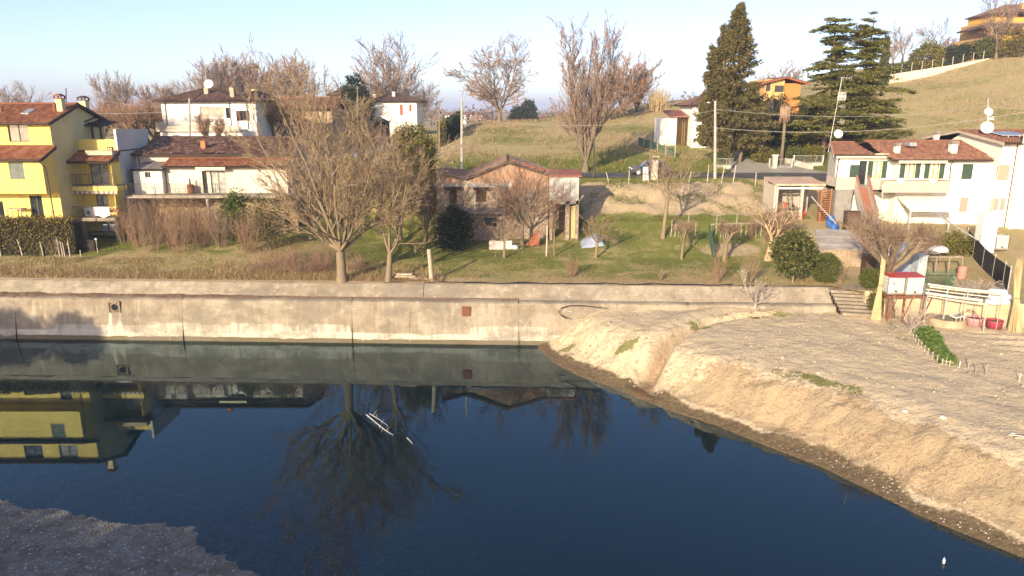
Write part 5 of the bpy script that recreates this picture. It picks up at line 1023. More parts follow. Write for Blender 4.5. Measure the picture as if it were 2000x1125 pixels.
tile_plane(R1, (xs0, 64.5, zB_ - 0.02), UX, d, [(0, 0), (xs1 - xs0, 0), (xr1 - xs0, L), (xr0 - xs0 + 0.3, L), (xr0 - xs0, L * 0.62), (-0.2, L * 0.3)], TILE_P, seed=53)
d2 = Vector((0, -4.5, zrB - zA_)); tile_plane(R1, (xs1, 74.5, zA_), -UX, d2, [(0, 0), (xs1 - xr0, 0), (xs1 - xr0, d2.length), (xs1 - xr1, d2.length)], TILE_P, seed=54)
mb = MB(); mb.tube([(xr0, 70, zrB + 0.05), (xr1, 70, zrB + 0.05)], 0.11, 7); mb.build('ridge_tiles', TILE_P, R1); mb = MB(); mb.tube([(xs0, 64.45, zB_), (xs1, 64.45, zB_)], 0.06, 7); mb.tube([(xa - 0.4, 65.45, zA_), (xs0, 65.45, zA_)], 0.06, 7); mb.build('gutter', BROWN_T, R1)
for px, z1, yy, w in ((1753, 279, 66.5, 0.42), (1863, 275, 66.5, 0.55), (1830, 257, 72, 0.4)): p = A(px, z1, yy); c = chimney(R1, p.x, yy, zB_, p.z - 0.3, w, M('chimney_white', (0.72, 0.68, 0.62)), cap=False); mb = MB(); [mb.box(p.x - w*.6, p.x + w*.6, yy - w*.6, yy + w*.6, p.z - 0.29 + 0.11*k, p.z - 0.22 + 0.11*k) for k in range(3)]; mb.box(p.x - .08, p.x + .08, yy - .08, yy + .08, p.z - 0.3, p.z); mb.build('chimney_cap', M('cap_grey', (0.3, 0.26, 0.23)), c)
valance(R1, A(1757, 313, 64.3).x, A(1853, 313, 64.3).x, 64.4, A(1800, 314, 64.4).z, 0.24, STRIPE_Y, 20, 0.5); valance(R1, A(1634, 305, 65.4).x, A(1742, 305, 65.4).x, 65.45, A(1680, 305, 65.4).z, 0.2, STRIPE_Y, 20, 0.5)
e = RECT(1774, 279, 1787, 283, 67.5); mb = MB(); mb.box(e[0], e[1], 67.2, 68.2, e[2] - 0.1, e[3] + 0.05); mb.build('skylight', M('skylight'), R1)
zF = A(1780, 376, 63.4).z; zP = A(1780, 353, 63.4).z; zN = A(1780, 361, 63.4).z; bx0, bx1 = A(1724, 365, 63.4).x, A(1853, 365, 63.4).x
mb = MB(); mb.box(bx0, bx1, 63.4, 65.98, zF - 0.02, zF + 0.2); mb.build('balcony_floor', STO, R1)
mb = MB(); ns = [(A(p_, 357, 63.4).x, A(q_, 357, 63.4).x) for p_, q_ in ((1750, 1767), (1814, 1831))]; cur = bx0
for a, b in ns: mb.box(cur, a, 63.3, 63.42, zF, zP); mb.box(a, b, 63.3, 63.42, zF, zN); mb.hexa([(a, 63.3, zN), (a + 0.35, 63.3, zN), (a + 0.35, 63.42, zN), (a, 63.42, zN)], [(a, 63.3, zP), (a + .01, 63.3, zP), (a + .01, 63.42, zP), (a, 63.42, zP)]); mb.hexa([(b - 0.35, 63.3, zN), (b, 63.3, zN), (b, 63.42, zN), (b - .35, 63.42, zN)], [(b - .01, 63.3, zP), (b, 63.3, zP), (b, 63.42, zP), (b - .01, 63.42, zP)]); cur = b
mb.box(cur, bx1, 63.3, 63.42, zF, zP); mb.box(bx1 - 0.1, bx1, 63.42, 65, zF, zP); mb.box(bx0, bx0 + 0.1, 63.42, 64.2, zF, zP); mb.build('balcony_parapet', STO, R1)
mb = MB(); cur = bx0
for a, b in ns + [(bx1, bx1)]: mb.box(cur, a, 63.26, 63.46, zP + 0.002, zP + 0.05); cur = b
mb.build('parapet_cap', COT, R1)
# outside stair: landing, flight, flank walls
lx0, lx1 = A(1632, 358, 64.0).x, A(1726, 358, 64).x; zL = A(1680, 364, 64.4).z; sx0, sx1 = A(1672, 370, 63.9).x, A(1688, 370, 63.9).x
mb = MB(); mb.box(lx0, lx1, 64.0, 65.98, zL - 0.25, zL); mb.build('landing', STO, R1); zq = A(1650, 346, 64).z
mb = MB(); mb.box(lx0, sx0 - 0.02, 63.9, 64.02, zL - 0.25, zq); mb.box(lx0, lx0 + 0.1, 64.0, 65.98, zL - 0.25, zq); mb.build('landing_parapet', STO, R1); mb = MB(); mb.box(sx1 + 0.3, bx0, 63.9, 64.02, zL - 0.25, zq - 0.05); mb.build('landing_parapet', STO, R1)
nst = 16; zg = 6.5; run = 2.7; ex = -0.12
for k in range(nst):
    f = (k + 0.5) / nst; z = zL - (zL - zg) * (k + 1) / nst; y = 63.9 - run * k / nst; xo = ex * f
    mb = MB(); mb.box(sx0 + xo, sx1 + 0.1 + xo, y - run / nst - 0.03, y, z - 0.3, z + 0.16); mb.build('step', COT, R1)
for s_, xx in ((0, sx0 - 0.14), (1, sx1 + 0.12)):
    mb = MB(); h = 0.95; Z0, Z1 = zL, zg; a = Vector((xx, 63.88, Z0)); b = Vector((xx + ex, 63.9 - run, Z1))
    zb0, zb1 = Z0 - 0.5, Z1 - 0.5
    mb.hexa([(a.x, a.y, zb0), (a.x + .12, a.y, zb0), (b.x + .12, b.y, zb1), (b.x, b.y, zb1)], [(a.x, a.y, Z0 + h), (a.x + .12, a.y, Z0 + h), (b.x + .12, b.y, Z1 + h), (b.x, b.y, Z1 + h)]); mb.build('stair_parapet', STO, R1)
    mb = MB(); mb.hexa([(a.x - .03, a.y, Z0 + h + .002), (a.x + .15, a.y, Z0 + h + .002), (b.x + .15, b.y, Z1 + h + .002), (b.x - .03, b.y, Z1 + h + .002)], [(a.x - .03, a.y, Z0 + h + .06), (a.x + .15, a.y, Z0 + h + .06), (b.x + .15, b.y, Z1 + h + .06), (b.x - .03, b.y, Z1 + h + .06)]); mb.build('parapet_cap', COT, R1)
mb = MB(); mb.hexa([(lx0 + .3, 64.3, 5.3), (sx0 - .2, 64.3, 5.3), (sx0 - .2, 65.9, 5.3), (lx0 + .3, 65.9, 5.3)], [(lx0 + .1, 64.0, zL - .26), (sx0 - .2, 64.0, zL - .26), (sx0 - .2, 65.9, zL - .26), (lx0 + .1, 65.9, zL - .26)]); mb.build('stair_base', M('stair_concrete', (0.27, 0.25, 0.23), bump=0.3), R1)
downpipe(R1, [(xa + 0.15, 65.45, zA_), (xa + 0.12, 65.9, zA_ - 0.5), (xa + 0.1, 65.93, z0 + 0.3)], BROWN_T); downpipe(R1, [A(1863, 314, 64.5), A(1857, 322, 64.95), A(1855, 350, 64.95)], BROWN_T)
p = A(1634, 240, 70); mb = MB(); mb.tube([(p.x - 0.3, 70.5, zA_), (A(1645, 150, 70.5).x, 70.5, A(1645, 150, 70.5).z)], 0.03, 6); mst = mb.build('aerial_mast', M('pale_metal'), R1)
for qy, wd in ((152, 0.9), (190, 0.5), (208, 0.45), (238, 0.45)): q = A(1643 - (qy - 150) * 0.06, qy, 70.5); mb = MB(); mb.beam((q.x - 0.1, 70.5, q.z), (q.x + wd, 70.5, q.z), 0.025); [mb.beam((q.x + wd * f, 70.35, q.z - .2), (q.x + wd * f, 70.35, q.z + .2), 0.015) for f in (0.2, .5, .8, 1)]; mb.build('aerial_arm', M('pale_metal'), mst)
q = A(1644, 188, 70.4); mb = MB(); [mb.beam((q.x - .35 + .1 * k, 70.4, q.z - .4), (q.x - .35 + .1 * k, 70.4, q.z + .4), 0.03) for k in range(8)]; mb.beam((q.x - .4, 70.42, q.z), (q.x + .4, 70.42, q.z), .06); mb.build('aerial_reflector', M('dish_white'), mst)
dish(R1, A(1637, 262, 70.2), 0.4, (-0.15, -1, 0.35), M('dish_white'))
mb = MB(); e = RECT(1776, 397, 1862, 412, 62.5); mb.hexa([(e[0], 62.2, e[2]), (e[1], 62.2, e[2] - .05), (e[1], 64.8, e[3] + .25), (e[0], 64.8, e[3] + .25)], [(e[0], 62.2, e[2] + .1), (e[1], 62.2, e[2] + .05), (e[1], 64.8, e[3] + .35), (e[0], 64.8, e[3] + .35)]); mb.build('shed_canopy', M('white_sheet', (0.75, 0.72, 0.66), (0.66, 0.62, 0.56), 1), R1)
for px in (1780, 1858): q = A(px, 400, 62.3); mb = MB(); mb.box(q.x - .05, q.x + .05, 62.25, 62.35, 5.2, e[2]); mb.build('canopy_post', M('pale_metal'), R1)

R2 = thing('solar_house', 'white house with solar panels on its tiled roof at the picture edge', 'house', (45, 65, 5.6))
ya = 64.0; x0, x1 = xd + 0.02, 62.0; xg = A(1984, 300, ya).x; zg0 = A(1930, 278, ya).z; hs = []
for rc in ((1949, 322, 1971, 352), (1940, 387, 1950, 411), (1953, 387, 1963, 411)): e = RECT(*rc, ya); hs.append((e[0] - x0, e[1] - x0, e[2] - z0, e[3] - z0))
mb = MB(); mb.wall((x0, ya, z0), UX, -UY, xg - x0, zg0 - z0, hs); mb.build('wall', WHT, R2); mb = MB(); mb.wall((xg + 0.02, ya - 0.6, z0), UX, -UY, x1 - xg, zg0 - z0 + 1.2, []); mb.add([(xg + .02, ya - .6, z0), (xg + .02, 72, z0), (xg + .02, 72, zg0), (xg + .02, ya - .6, zg0)], [(3, 2, 1, 0)]); mb.build('side_wall', RWH, R2)
o3 = Vector((x0, ya, z0)); window(R2, o3, *FRONT, hs[0], BEI, 'shut', BEI, sill=WHT); window(R2, o3, *FRONT, hs[1], BEI, 'shut', BEI); window(R2, o3, *FRONT, hs[2], BEI, 'shut', BEI)
mb = MB(); mb.add([(x0, ya, zg0), (x0, 76, zg0), (x0, 76, zg0 - 2), (x0, 70, A(1920, 257, 70).z - .1), (x0, ya, zg0 - 0.1)], [(4, 3, 2, 1, 0)]); mb.add([(x0, ya, z0), (x0, 76, z0), (x0, 76, zg0), (x0, ya, zg0)], [(3, 2, 1, 0)]); mb.build('gable_wall', RWH, R2)
zr2 = A(1930, 256, 70).z; gable_x(R2, x0 - 0.4, x1, ya - 0.7, zg0 - 0.05, 70, zr2, TILE_P, 57, 76, zg0 - 0.1, M('pale_verge'))
sl = Vector((0, 70.7 - ya, zr2 - zg0 + 0.05)); n_ = UX.cross(sl).normalized(); sp = R2
for k in range(2):
    c0 = A(1946 + k * 22, 268, 66.8); base = Vector((c0.x, 66.0, 0)); f = (66.0 - ya + .7) / (70.7 - ya); base.z = zg0 - .05 + (zr2 - zg0 + .05) * f + 0.22; v_ = sl.normalized() * 1.8
    q = [base, base + UX * 1.0, base + UX * 1.0 + v_, base + v_]; mb = MB(); mb.hexa(q, [p + n_ * 0.05 for p in q]); pn = mb.build('solar_panel', M('solar_blue', (0.02, 0.045, 0.13), (0.015, 0.035, 0.10), 6, rough=0.15, spec=0.6), sp)
    mb = MB(); [mb.beam(q[i] + n_ * .03, q[(i + 1) % 4] + n_ * .03, 0.05) for i in range(4)]; mb.beam(q[0].lerp(q[1], .5) - sl.normalized() * .1 - n_ * .2, q[0].lerp(q[1], .5) + n_ * .0, .05); mb.build('panel_frame', M('pale_metal'), pn)
downpipe(R2, [(xg, ya - .05, zg0), (xg, ya - .05, z0)], BROWN_T, 0.04)
dish(R2, A(1927, 250, 67.5), 0.55, (-0.25, -1, 0.35), M('dish_white')); dish(R2, A(1930, 219, 69), 0.38, (-0.1, -1, 0.3), M('dish_white'))
p = A(1928, 240, 67.8); mb = MB(); mb.tube([(p.x, 67.8, zg0), (p.x, 67.8, A(1929, 212, 67.8).z)], 0.05, 6); m2 = mb.build('aerial_mast', M('pale_metal'), R2); mb = MB(); q = A(1940, 230, 67.8); mb.beam((p.x, 67.7, q.z), (q.x, 67.7, q.z + .1), .05); mb.box(p.x + .1, q.x, 67.66, 67.74, q.z - .18, q.z - .06); mb.build('aerial_arm', M('dish_white'), m2)

# ------------------------------------------------------------------ orange house, farm sheds and hill house
ORG = M('orange_render', (0.52, 0.20, 0.055), (0.46, 0.18, 0.05), 0.6)
H5 = thing('orange_house', 'orange house with brown roof between the conifer and the cedars', 'house', (42, 118, 13)); x0, x1 = A(1494, 170, 118).x, A(1532, 170, 118).x; z1 = A(1510, 160, 118).z; x2 = A(1562, 170, 119).x
o, hs = simple_walls(H5, x0, x1, 118, 126, 12, z1 + 0.4, M('pale_orange', (0.60, 0.38, 0.15)), [(1496, 160, 1505, 178), (1513, 167, 1531, 180)]);
for h in hs: window(H5, o, *FRONT, h, BRN, 'glass')
simple_walls(H5, x1 + 0.02, x2, 118.6, 127, 12, z1 - 0.2, ORG); d = Vector((x2 - x0 + 1.5, 0, 0)); zl, zh = A(1488, 162, 117.3).z, A(1535, 150, 117.3).z
tile_plane(H5, (x0 - 0.8, 127, zl), -UY, Vector((x1 - x0 + .8, 0, zh - zl)), [(0, 0), (9.8, 0), (9.8, math.hypot(x1 - x0 + .8, zh - zl)), (0, math.hypot(x1 - x0 + .8, zh - zl))], TILE_B, pitch=0.35, row=0.5, thick=0.2, slab_m=M('orange_fascia', (0.33, 0.10, 0.05)))
tile_plane(H5, (x2 + 0.8, 117.4, zl), UY, Vector((-(x2 + .8 - x1), 0, zh - zl)), [(0, 0), (9.8, 0), (9.8, math.hypot(x2 + .8 - x1, zh - zl)), (0, math.hypot(x2 + .8 - x1, zh - zl))], TILE_B, pitch=0.35, row=0.5, thick=0.2, slab_m=M('orange_fascia'))
H6 = thing('farm_shed', 'low farm shed with rusty roof and pale wall above the green net fence', 'shed', (23, 100, 11)); x0, x1 = A(1290, 240, 100).x, A(1352, 240, 100).x; zz = A(1320, 229, 100).z; xm = A(1322, 240, 100).x
mb = MB(); mb.box(x0, xm, 100, 104, 10.5, zz - 0.1); mb.build('wall', WHT, H6); mb = MB(); mb.box(xm, x1, 101.2, 104, 10.5, zz); mb.build('back_wall', M('pale_orange'), H6)
for px in (1323, 1331, 1340, 1350): q = A(px, 245, 100.1); mb = MB(); mb.box(q.x - .1, q.x + .1, 100, 100.2, 10.5, zz); mb.build('post', WOOD_D, H6)
mb = MB(); mb.hexa([(A(1308, 228, 99.5).x, 99.5, zz), (x1 + .3, 99.5, zz), (x1 + .3, 105, zz + .8), (A(1308, 228, 99.5).x, 105, zz + .8)], [(A(1308, 228, 99.5).x, 99.5, zz + .12), (x1 + .3, 99.5, zz + .12), (x1 + .3, 105, zz + .92), (A(1308, 228, 99.5).x, 105, zz + .92)]); mb.build('roof', M('red_sheet_roof'), H6)
H7 = thing('farmhouse', 'pale farmhouse half hidden behind the big conifer', 'house', (27, 99, 10)); x0, x1 = A(1352, 240, 98).x, A(1440, 240, 98).x; zz = A(1356, 206, 98).z; o, hs = simple_walls(H7, x0, x1, 98, 106, 9.6, zz, WHT, [(1390, 240, 1402, 262)]); window(H7, o, *FRONT, hs[0], BRN, 'open', BRN); hip(H7, x0 - .6, x1 + .6, 97.4, 106.6, zz, zz + 1.6, TILE_B, 61, pitch=.35, row=.5)
STN = M('hill_stone', (0.42, 0.25, 0.11), (0.34, 0.20, 0.09), 0.7, bump=0.4); AMB = M('amber_render', (0.58, 0.33, 0.06), (0.52, 0.29, 0.05), 0.6)
H8 = thing('hill_house', 'three storey ochre house with deep eaves on the hill top', 'house', (112, 165, 27)); xx = lambda px, py=60: A(px, py, 165).x; zz = lambda py: A(1960, py, 165).z
o, hs = simple_walls(H8, xx(1932), 135, 165, 178, 24, zz(72), STN, [(1957, 79, 1968, 94), (1975, 78, 1982, 94)])
for h in hs: window(H8, o, *FRONT, h, M('amber_render'), 'glass')
o, hs = simple_walls(H8, xx(1945), 135, 166.5, 178, zz(72), zz(40), STN, [(1950, 50, 1965, 66), (1980, 46, 1994, 58)])
for h in hs: window(H8, o, *FRONT, h, BRN, 'glass')
o, hs = simple_walls(H8, xx(1958), 135, 168, 178, zz(40), zz(22), AMB, [(1967, 27, 1976, 38), (1990, 20, 1999, 33)])
for h in hs: window(H8, o, *FRONT, h, BRN, 'glass')
for py, px, yy in ((54, 1924, 163.6), (41, 1955, 165.5), (24, 1952, 166.2)):
    if py == 41: continue
    z = zz(py) if py != 24 else zz(23); d = Vector((0, 8, 2.6)) ; a = xx(px); tile_plane(H8, (a, yy, z), UX, d, [(0, 0), (138 - a, 0), (138 - a, d.length), (6.5, d.length)], TILE_B, pitch=.4, row=.6, thick=.25); d3 = Vector((6.5, 0, 2.6)); tile_plane(H8, (a, yy + 12, z), -UY, d3, [(0, 0), (12, 0), (4, d3.length)], TILE_B, pitch=.4, row=.6, thick=.25)
mb = MB(); mb.box(xx(1932), 135, 163.4, 165, zz(80), zz(70)); mb.build('balcony_parapet', AMB, H8)
for px in (1935, 1975, 1998): q = A(px, 60, 163.8); mb = MB(); mb.box(q.x - .35, q.x + .35, 163.5, 164.2, zz(72), zz(54)); mb.build('pillar', STN, H8)
p = A(1999, 5, 170); chimney(H8, p.x, 170, zz(20), p.z, .8, STN, cap=False)
# ------------------------------------------------------------------ garden edge on the right: steps and retaining wall
RUSTC = M('rust_stained_wall', (0.48, 0.39, 0.25), (0.38, 0.30, 0.19), 0.9, bump=0.4, grime=(0.30, 0.14, 0.05))
GW_ = thing('garden_wall', 'low rust stained retaining wall under the garden pipes', 'wall', (30, 45, 2.5)); pts = [(x, float(wall_y(x))) for x in (23.6, 26, 28, 30, 32, 36, 44, 60)]
for (a, b), (c, d) in zip(pts, pts[1:]): mb = MB(); mb.hexa([(a, b - .12, 1.9), (c, d - .12, 1.9), (c, d + .2, 1.9), (a, b + .2, 1.9)], [(a, b - .06, 4.08), (c, d - .06, 4.08), (c, d + .2, 4.08), (a, b + .2, 4.08)]); mb.build('wall_bay', RUSTC, GW_)
ST = thing('garden_steps', 'worn concrete steps climbing from the field to the garden', 'steps', (23, 48, 2.7))
for k in range(7): mb = MB(); y = 46.6 + 0.34 * k; mb.hexa([(21.9, y, 2.2), (24.1, y - .5, 2.2), (24.1, y + .4, 2.2), (21.9, y + .6, 2.2)], [(21.9, y, 2.78 + .17 * k), (24.1, y - .5, 2.78 + .17 * k), (24.1, y + .4, 2.78 + .17 * k), (21.9, y + .6, 2.78 + .17 * k)]); mb.build('step', CONC, ST)
mb = MB(); mb.hexa([(22.3, 47.5, 2.0), (24.2, 46.6, 2.0), (24.4, 50, 2.0), (22.3, 50, 2.0)], [(22.3, 49.0, 3.8), (24.2, 48.2, 3.9), (24.4, 50, 3.95), (22.3, 50, 3.84)]); mb.build('flank', CONC, ST)

# ------------------------------------------------------------------ poles, wires, fences
CPOLE = M('pole_concrete', (0.38, 0.35, 0.31), (0.30, 0.28, 0.25), 2); WPOLE = M('pole_wood', (0.24, 0.18, 0.12), (0.17, 0.125, 0.085), 4, stretch=(1, 1, .2))
TOPS = {}
def pole(px, top, Y, r, m, label, arms=1, name='utility_pole'):
    g_ = GP(px, Y); tp = A(px, top, Y); t_ = thing(name, label, 'pole', (g_.x, Y, g_.z)); mb = MB(); mb.tube([(g_.x, Y, g_.z - .4), (tp.x, Y, tp.z)], [r, r * .65], 9); mb.build('shaft', m, t_); TOPS[px] = Vector((tp.x, Y, tp.z))
    for k in range(arms): mb = MB(); mb.beam((tp.x - .35, Y - .02, tp.z - .25 - .5 * k), (tp.x + .35, Y - .02, tp.z - .25 - .5 * k), .07); mb.tube([(tp.x - .3, Y, tp.z - .2 - .5 * k), (tp.x - .3, Y, tp.z - .08 - .5 * k)], .04, 6); mb.tube([(tp.x + .3, Y, tp.z - .2 - .5 * k), (tp.x + .3, Y, tp.z - .08 - .5 * k)], .04, 6); mb.build('crossarm', METAL_D, t_)
    return t_
pole(902, 195, 74.6, .17, CPOLE, 'tall grey concrete pole behind the derelict brick house', 0)
pl = pole(1397, 197, 75.0, .17, CPOLE, 'concrete roadside pole with small lamp before the big conifer', 0); tp = TOPS[1397]; mb = MB(); mb.tube([tp - NZ * .3, tp + Vector((-.5, 0, -.1)), tp + Vector((-.6, 0, -.05))], .03, 6); mb.build('lamp_arm', METAL_D, pl); mb = MB(); mb.lathe(tp + Vector((-.65, 0, -.2)), [(.02, .12), (.14, .08), (.16, 0), (.02, -.03)], 10); mb.build('lamp_head', M('dish_white'), pl)
pole(858, 196, 96, .13, WPOLE, 'thin wooden pole at the corner of the meadow'); pole(1160, 270, 75.0, .12, M('dark_pole', (.07, .06, .05)), 'short dark post beside the vase shaped meadow tree', 0, 'post')
pole(370, 192, 84, .15, CPOLE, 'concrete pole in front of the white villa', 0); pole(698, 168, 104, .11, WPOLE, 'thin wooden pole behind the big bare tree, near the dark evergreen'); pole(637, 165, 106, .10, WPOLE, 'thin wooden pole behind the big bare tree, near the barn roof'); pole(1930, 192, 84, .14, CPOLE, 'pale pole with lamp rising behind the solar panel house', 0); pole(129, 172, 110, .10, METAL_D, 'dark thin pole behind the yellow house chimneys', 0); pole(961, 165, 175, .10, METAL_D, 'thin lamp post beside the round meadow tree', 0)
WIRE = M('wire', (0.42, 0.40, 0.37), rough=0.6)
def wire(a, b, sag, label, r=.018):
    n = 14; mb = MB(); mb.tube([a.lerp(b, k / n) - NZ * sag * 4 * (k / n) * (1 - k / n) for k in range(n + 1)], r, 4, False); return tag(mb.build('overhead_wire', WIRE), label, 'wire', 'overhead wires')
T = TOPS; far_r = A(2250, 205, 70)
wire(T[1397] - NZ * .8, T[1930] - NZ * .9, .9, 'upper overhead wire crossing in front of the cedars'); wire(T[1397] - NZ * 2.6, A(2100, 200, 66), 1.3, 'lower overhead wire crossing in front of the cedars'); wire(T[1930] - NZ * .9, A(2300, 213, 84), .4, 'short overhead wire right of the solar house pole')
wire(T[902] - NZ * 1.6, T[1397] - NZ * .9, 1.2, 'overhead wire spanning the meadow between the two concrete poles', .013); wire(T[858] - NZ * .6, T[902] - NZ * 1.4, .3, 'short overhead wire between the wooden and concrete meadow poles', .014)
wire(T[129] - NZ * .3, T[370] - NZ * .9, .8, 'upper overhead wire from the yellow house to the villa pole'); wire(A(172, 221, 82), T[370] - NZ * 1.2, .2, 'lower overhead wire from the yellow house to the villa pole'); wire(T[370] - NZ * .9, T[637] - NZ * 1.4, .9, 'overhead wire from the villa pole over the barn roof'); wire(T[129] - NZ * .3, A(-60, 196, 108), .3, 'overhead wire leaving over the yellow house roof'); wire(T[637] - NZ * .6, T[858] - NZ * .6, 1.6, 'overhead wire passing before the small white house', .012)
def stake(px, y0, y1, Y, lean, m, label, group, r=.045, name='fence_post', z0=None):
    a = GP(px, Y) if z0 is None else Vector((A(px, y1, Y).x, Y, z0)); h = (y1 - y0) * (Y * 1.03) / F_PX; mb = MB(); p0 = a - NZ * .3; p1 = a + Vector((lean * h, 0, h)); mb.tube([p0, a.lerp(p1, .5) + Vector((.01, .01, 0)), p1], [r, r, r * .8], 6); return tag(mb.build(name, m), label, 'post', group)
PALE = M('pale_stake', (0.50, 0.44, 0.36), (0.40, 0.34, 0.27), 5); GREYW = M('grey_weathered_wood', (0.30, 0.25, 0.19), (0.21, 0.17, 0.13), 4, stretch=(1, 1, .2))
bank = [(1190, 342, 364, -.3), (1228, 340, 366, 0), (1266, 345, 364, 0), (1344, 340, 364, .2), (1381, 345, 378, .05), (1408, 343, 378, .15), (1431, 342, 378, .1), (1475, 342, 367, 0), (1492, 337, 354, 0)]
lab = ['leaning wire fence post by the shaded end of the clay bank', 'wire fence post before the front of the parked car', 'wire fence post just right of the white meter box', 'wire fence post right of the leaning lichen tree', 'first of three close fence posts on the clay bank', 'second of three close fence posts on the clay bank', 'third of three close fence posts on the clay bank', 'wire fence post left of the lean-to shed', 'thin wire fence post nearest the lean-to shed']
prev = None
for (px, a, b, ln), lb in zip(bank, lab):
    stake(px, a, b, 73.3, ln, PALE, lb, 'wire fence posts on the clay bank'); q = GP(px, 73.3, .7)
    if prev is not None: mb = MB(); mb.tube([prev, prev.lerp(q, .5) - NZ * .05, q], .008, 3, False); tag(mb.build('fence_wire', WIRE), 'fence wire stretched ' + ('left of the ' if False else 'up to the ') + lb.split(' on the')[0].split(' of three')[0].replace('wire fence post', 'post'), 'wire', 'fence wires')
    prev = q
lf = [(2, 476, 496, -.05), (45, 466, 500, -.18), (85, 470, 500, -.08), (117, 455, 492, -.05), (123, 467, 497, -.05), (127, 461, 489, -.05), (137, 462, 492, -.04), (157, 481, 493, .1)]
for (px, a, b, ln), lb in zip(lf, ['whitish stake at the left end of the clipped hedge', 'whitish leaning stake before the left part of the hedge', 'whitish stake before the middle of the hedge', 'tallest of the four whitish stakes grouped by the hedge end', 'lowest of the four whitish stakes grouped by the hedge end', 'third of the four whitish stakes grouped by the hedge end', 'thin greyish stake right of the grouped hedge stakes', 'very short pale stake beside the wooden gate']): stake(px, a, b, 57.2, ln, PALE, lb, 'stakes along the hedge', name='stake')
t_ = thing('garden_lamp', 'small white garden lamp on a stick beside the wooden gate', 'lamp', GP(191, 58)); p = GP(191, 58); mb = MB(); mb.tube([p - NZ * .2, p + NZ * 1.05], .03, 6); mb.build('stick', PALE, t_); mb = MB(); mb.lathe(p + NZ * 1.05, [(.03, 0), (.09, .03), (.1, .1), (.05, .16), (.01, .17)], 10); mb.build('lamp_head', M('white_enamel'), t_)
t_ = thing('wooden_gate', 'low dark wooden gate of upright slats by the hedge end', 'gate', GP(172, 58.5)); p = GP(160, 58.5); q = GP(185, 58.5)
for k in range(13): c = p.lerp(q, k / 12); mb = MB(); mb.box(c.x - .03, c.x + .03, 58.47, 58.5, c.z, c.z + .95); mb.build('slat', WOOD_D, t_)
for z in (.2, .75): mb = MB(); mb.beam(p + NZ * z + UY * .03, q + NZ * z + UY * .03, .04, .07); mb.build('rail', WOOD_D, t_)

# ------------------------------------------------------------------ by the road: car, pillars, gates
CZ = 9.08; cx0, cx1 = A(1230, 335, 78).x, A(1306, 335, 78).x; L = cx1 - cx0; CAR = thing('parked_car', 'dark blue hatchback car standing on the road', 'car', ((cx0 + cx1) / 2, 78, CZ))
prof = [(0.0, .32), (0.0, .62), (.03, .74), (.22, .88), (.27, .92), (.40, 1.40), (.47, 1.50), (.75, 1.50), (.88, 1.38), (.97, .98), (1.0, .82), (1.0, .35)]
def yw(z): return .86 if z < .95 else .86 - .26 * (z - .95) / .55
mb = MB(); n = len(prof); vs = [(cx0 + L * a, 78 - yw(z), CZ + z) for a, z in prof] + [(cx0 + L * a, 78 + yw(z), CZ + z) for a, z in prof]
mb.add(vs, [tuple(range(n))[::-1], tuple(range(n, 2 * n))] + [(i, (i + 1) % n, n + (i + 1) % n, n + i) for i in range(n)]); body = mb.build('body', M('navy_paint', (0.035, 0.05, 0.085), (0.03, 0.045, 0.075), 2, rough=.25, spec=.6), CAR)
bv = body.modifiers.new('bevel', 'BEVEL'); bv.width = .05; bv.segments = 2; bv.limit_method = 'ANGLE'; bv.angle_limit = .35
for s_ in (-1, 1):
    for q in ([(.31, .98), (.415, 1.36), (.56, 1.42), (.56, .98)], [(.58, .98), (.58, 1.42), (.74, 1.42), (.76, .98)], [(.78, .98), (.76, 1.41), (.87, 1.34), (.93, 1.0)]): mb = MB(); mb.hexa([(cx0 + L * a, 78 + s_ * (yw(z) + .004), CZ + z) for a, z in q], [(cx0 + L * a, 78 + s_ * (yw(z) + .016), CZ + z) for a, z in q]); mb.build('side_window', GLASS, CAR)
    for f in (.19, .81):
        w_ = MB(); c = (cx0 + L * f, 78 + s_ * .80, CZ + .32); w_.tube([(c[0], c[1] - .1, c[2]), (c[0], c[1] + .1, c[2])], .32, 20); wh = w_.build('wheel', M('tyre', (.02, .02, .02)), CAR); w_ = MB(); w_.tube([(c[0], c[1] + s_ * .1, c[2]), (c[0], c[1] + s_ * .115, c[2])], .2, 14); w_.build('rim', M('pale_metal'), wh)
    mb = MB(); mb.box(cx0 - .012, cx0 + .2, 78 + s_ * .62 - .17, 78 + s_ * .62 + .17, CZ + .63, CZ + .77); mb.build('headlight', M('headlight', (.6, .6, .58), rough=.15), CAR); mb = MB(); mb.box(cx0 + L * .34, cx0 + L * .38, 78 + s_ * .93 - .08, 78 + s_ * .93 + .08, CZ + .95, CZ + 1.07); mb.build('wing_mirror', M('navy_paint'), CAR)
def pp(a, z, w): return [(cx0 + L * a[0] - .012, 78 - w, CZ + z[0]), (cx0 + L * a[0] - .012, 78 + w, CZ + z[0]), (cx0 + L * a[1] - .012, 78 + w * .88, CZ + z[1]), (cx0 + L * a[1] - .012, 78 - w * .88, CZ + z[1])]
q = [Vector(v) for v in pp((.285, .415), (.97, 1.43), .7)]; mb = MB(); mb.hexa([v + Vector((.02, 0, -.006)) for v in q], [v + Vector((-.004, 0, .012)) for v in q]); mb.build('windscreen', GLASS, CAR)
mb = MB(); mb.box(cx0 - .05, cx0 + .02, 77.3, 78.7, CZ + .3, CZ + .5); mb.build('bumper', M('black_plastic', (.03, .03, .03)), CAR); mb = MB(); mb.box(cx0 - .06, cx0 - .045, 77.75, 78.25, CZ + .42, CZ + .53); mb.build('number_plate', M('white_enamel'), CAR)
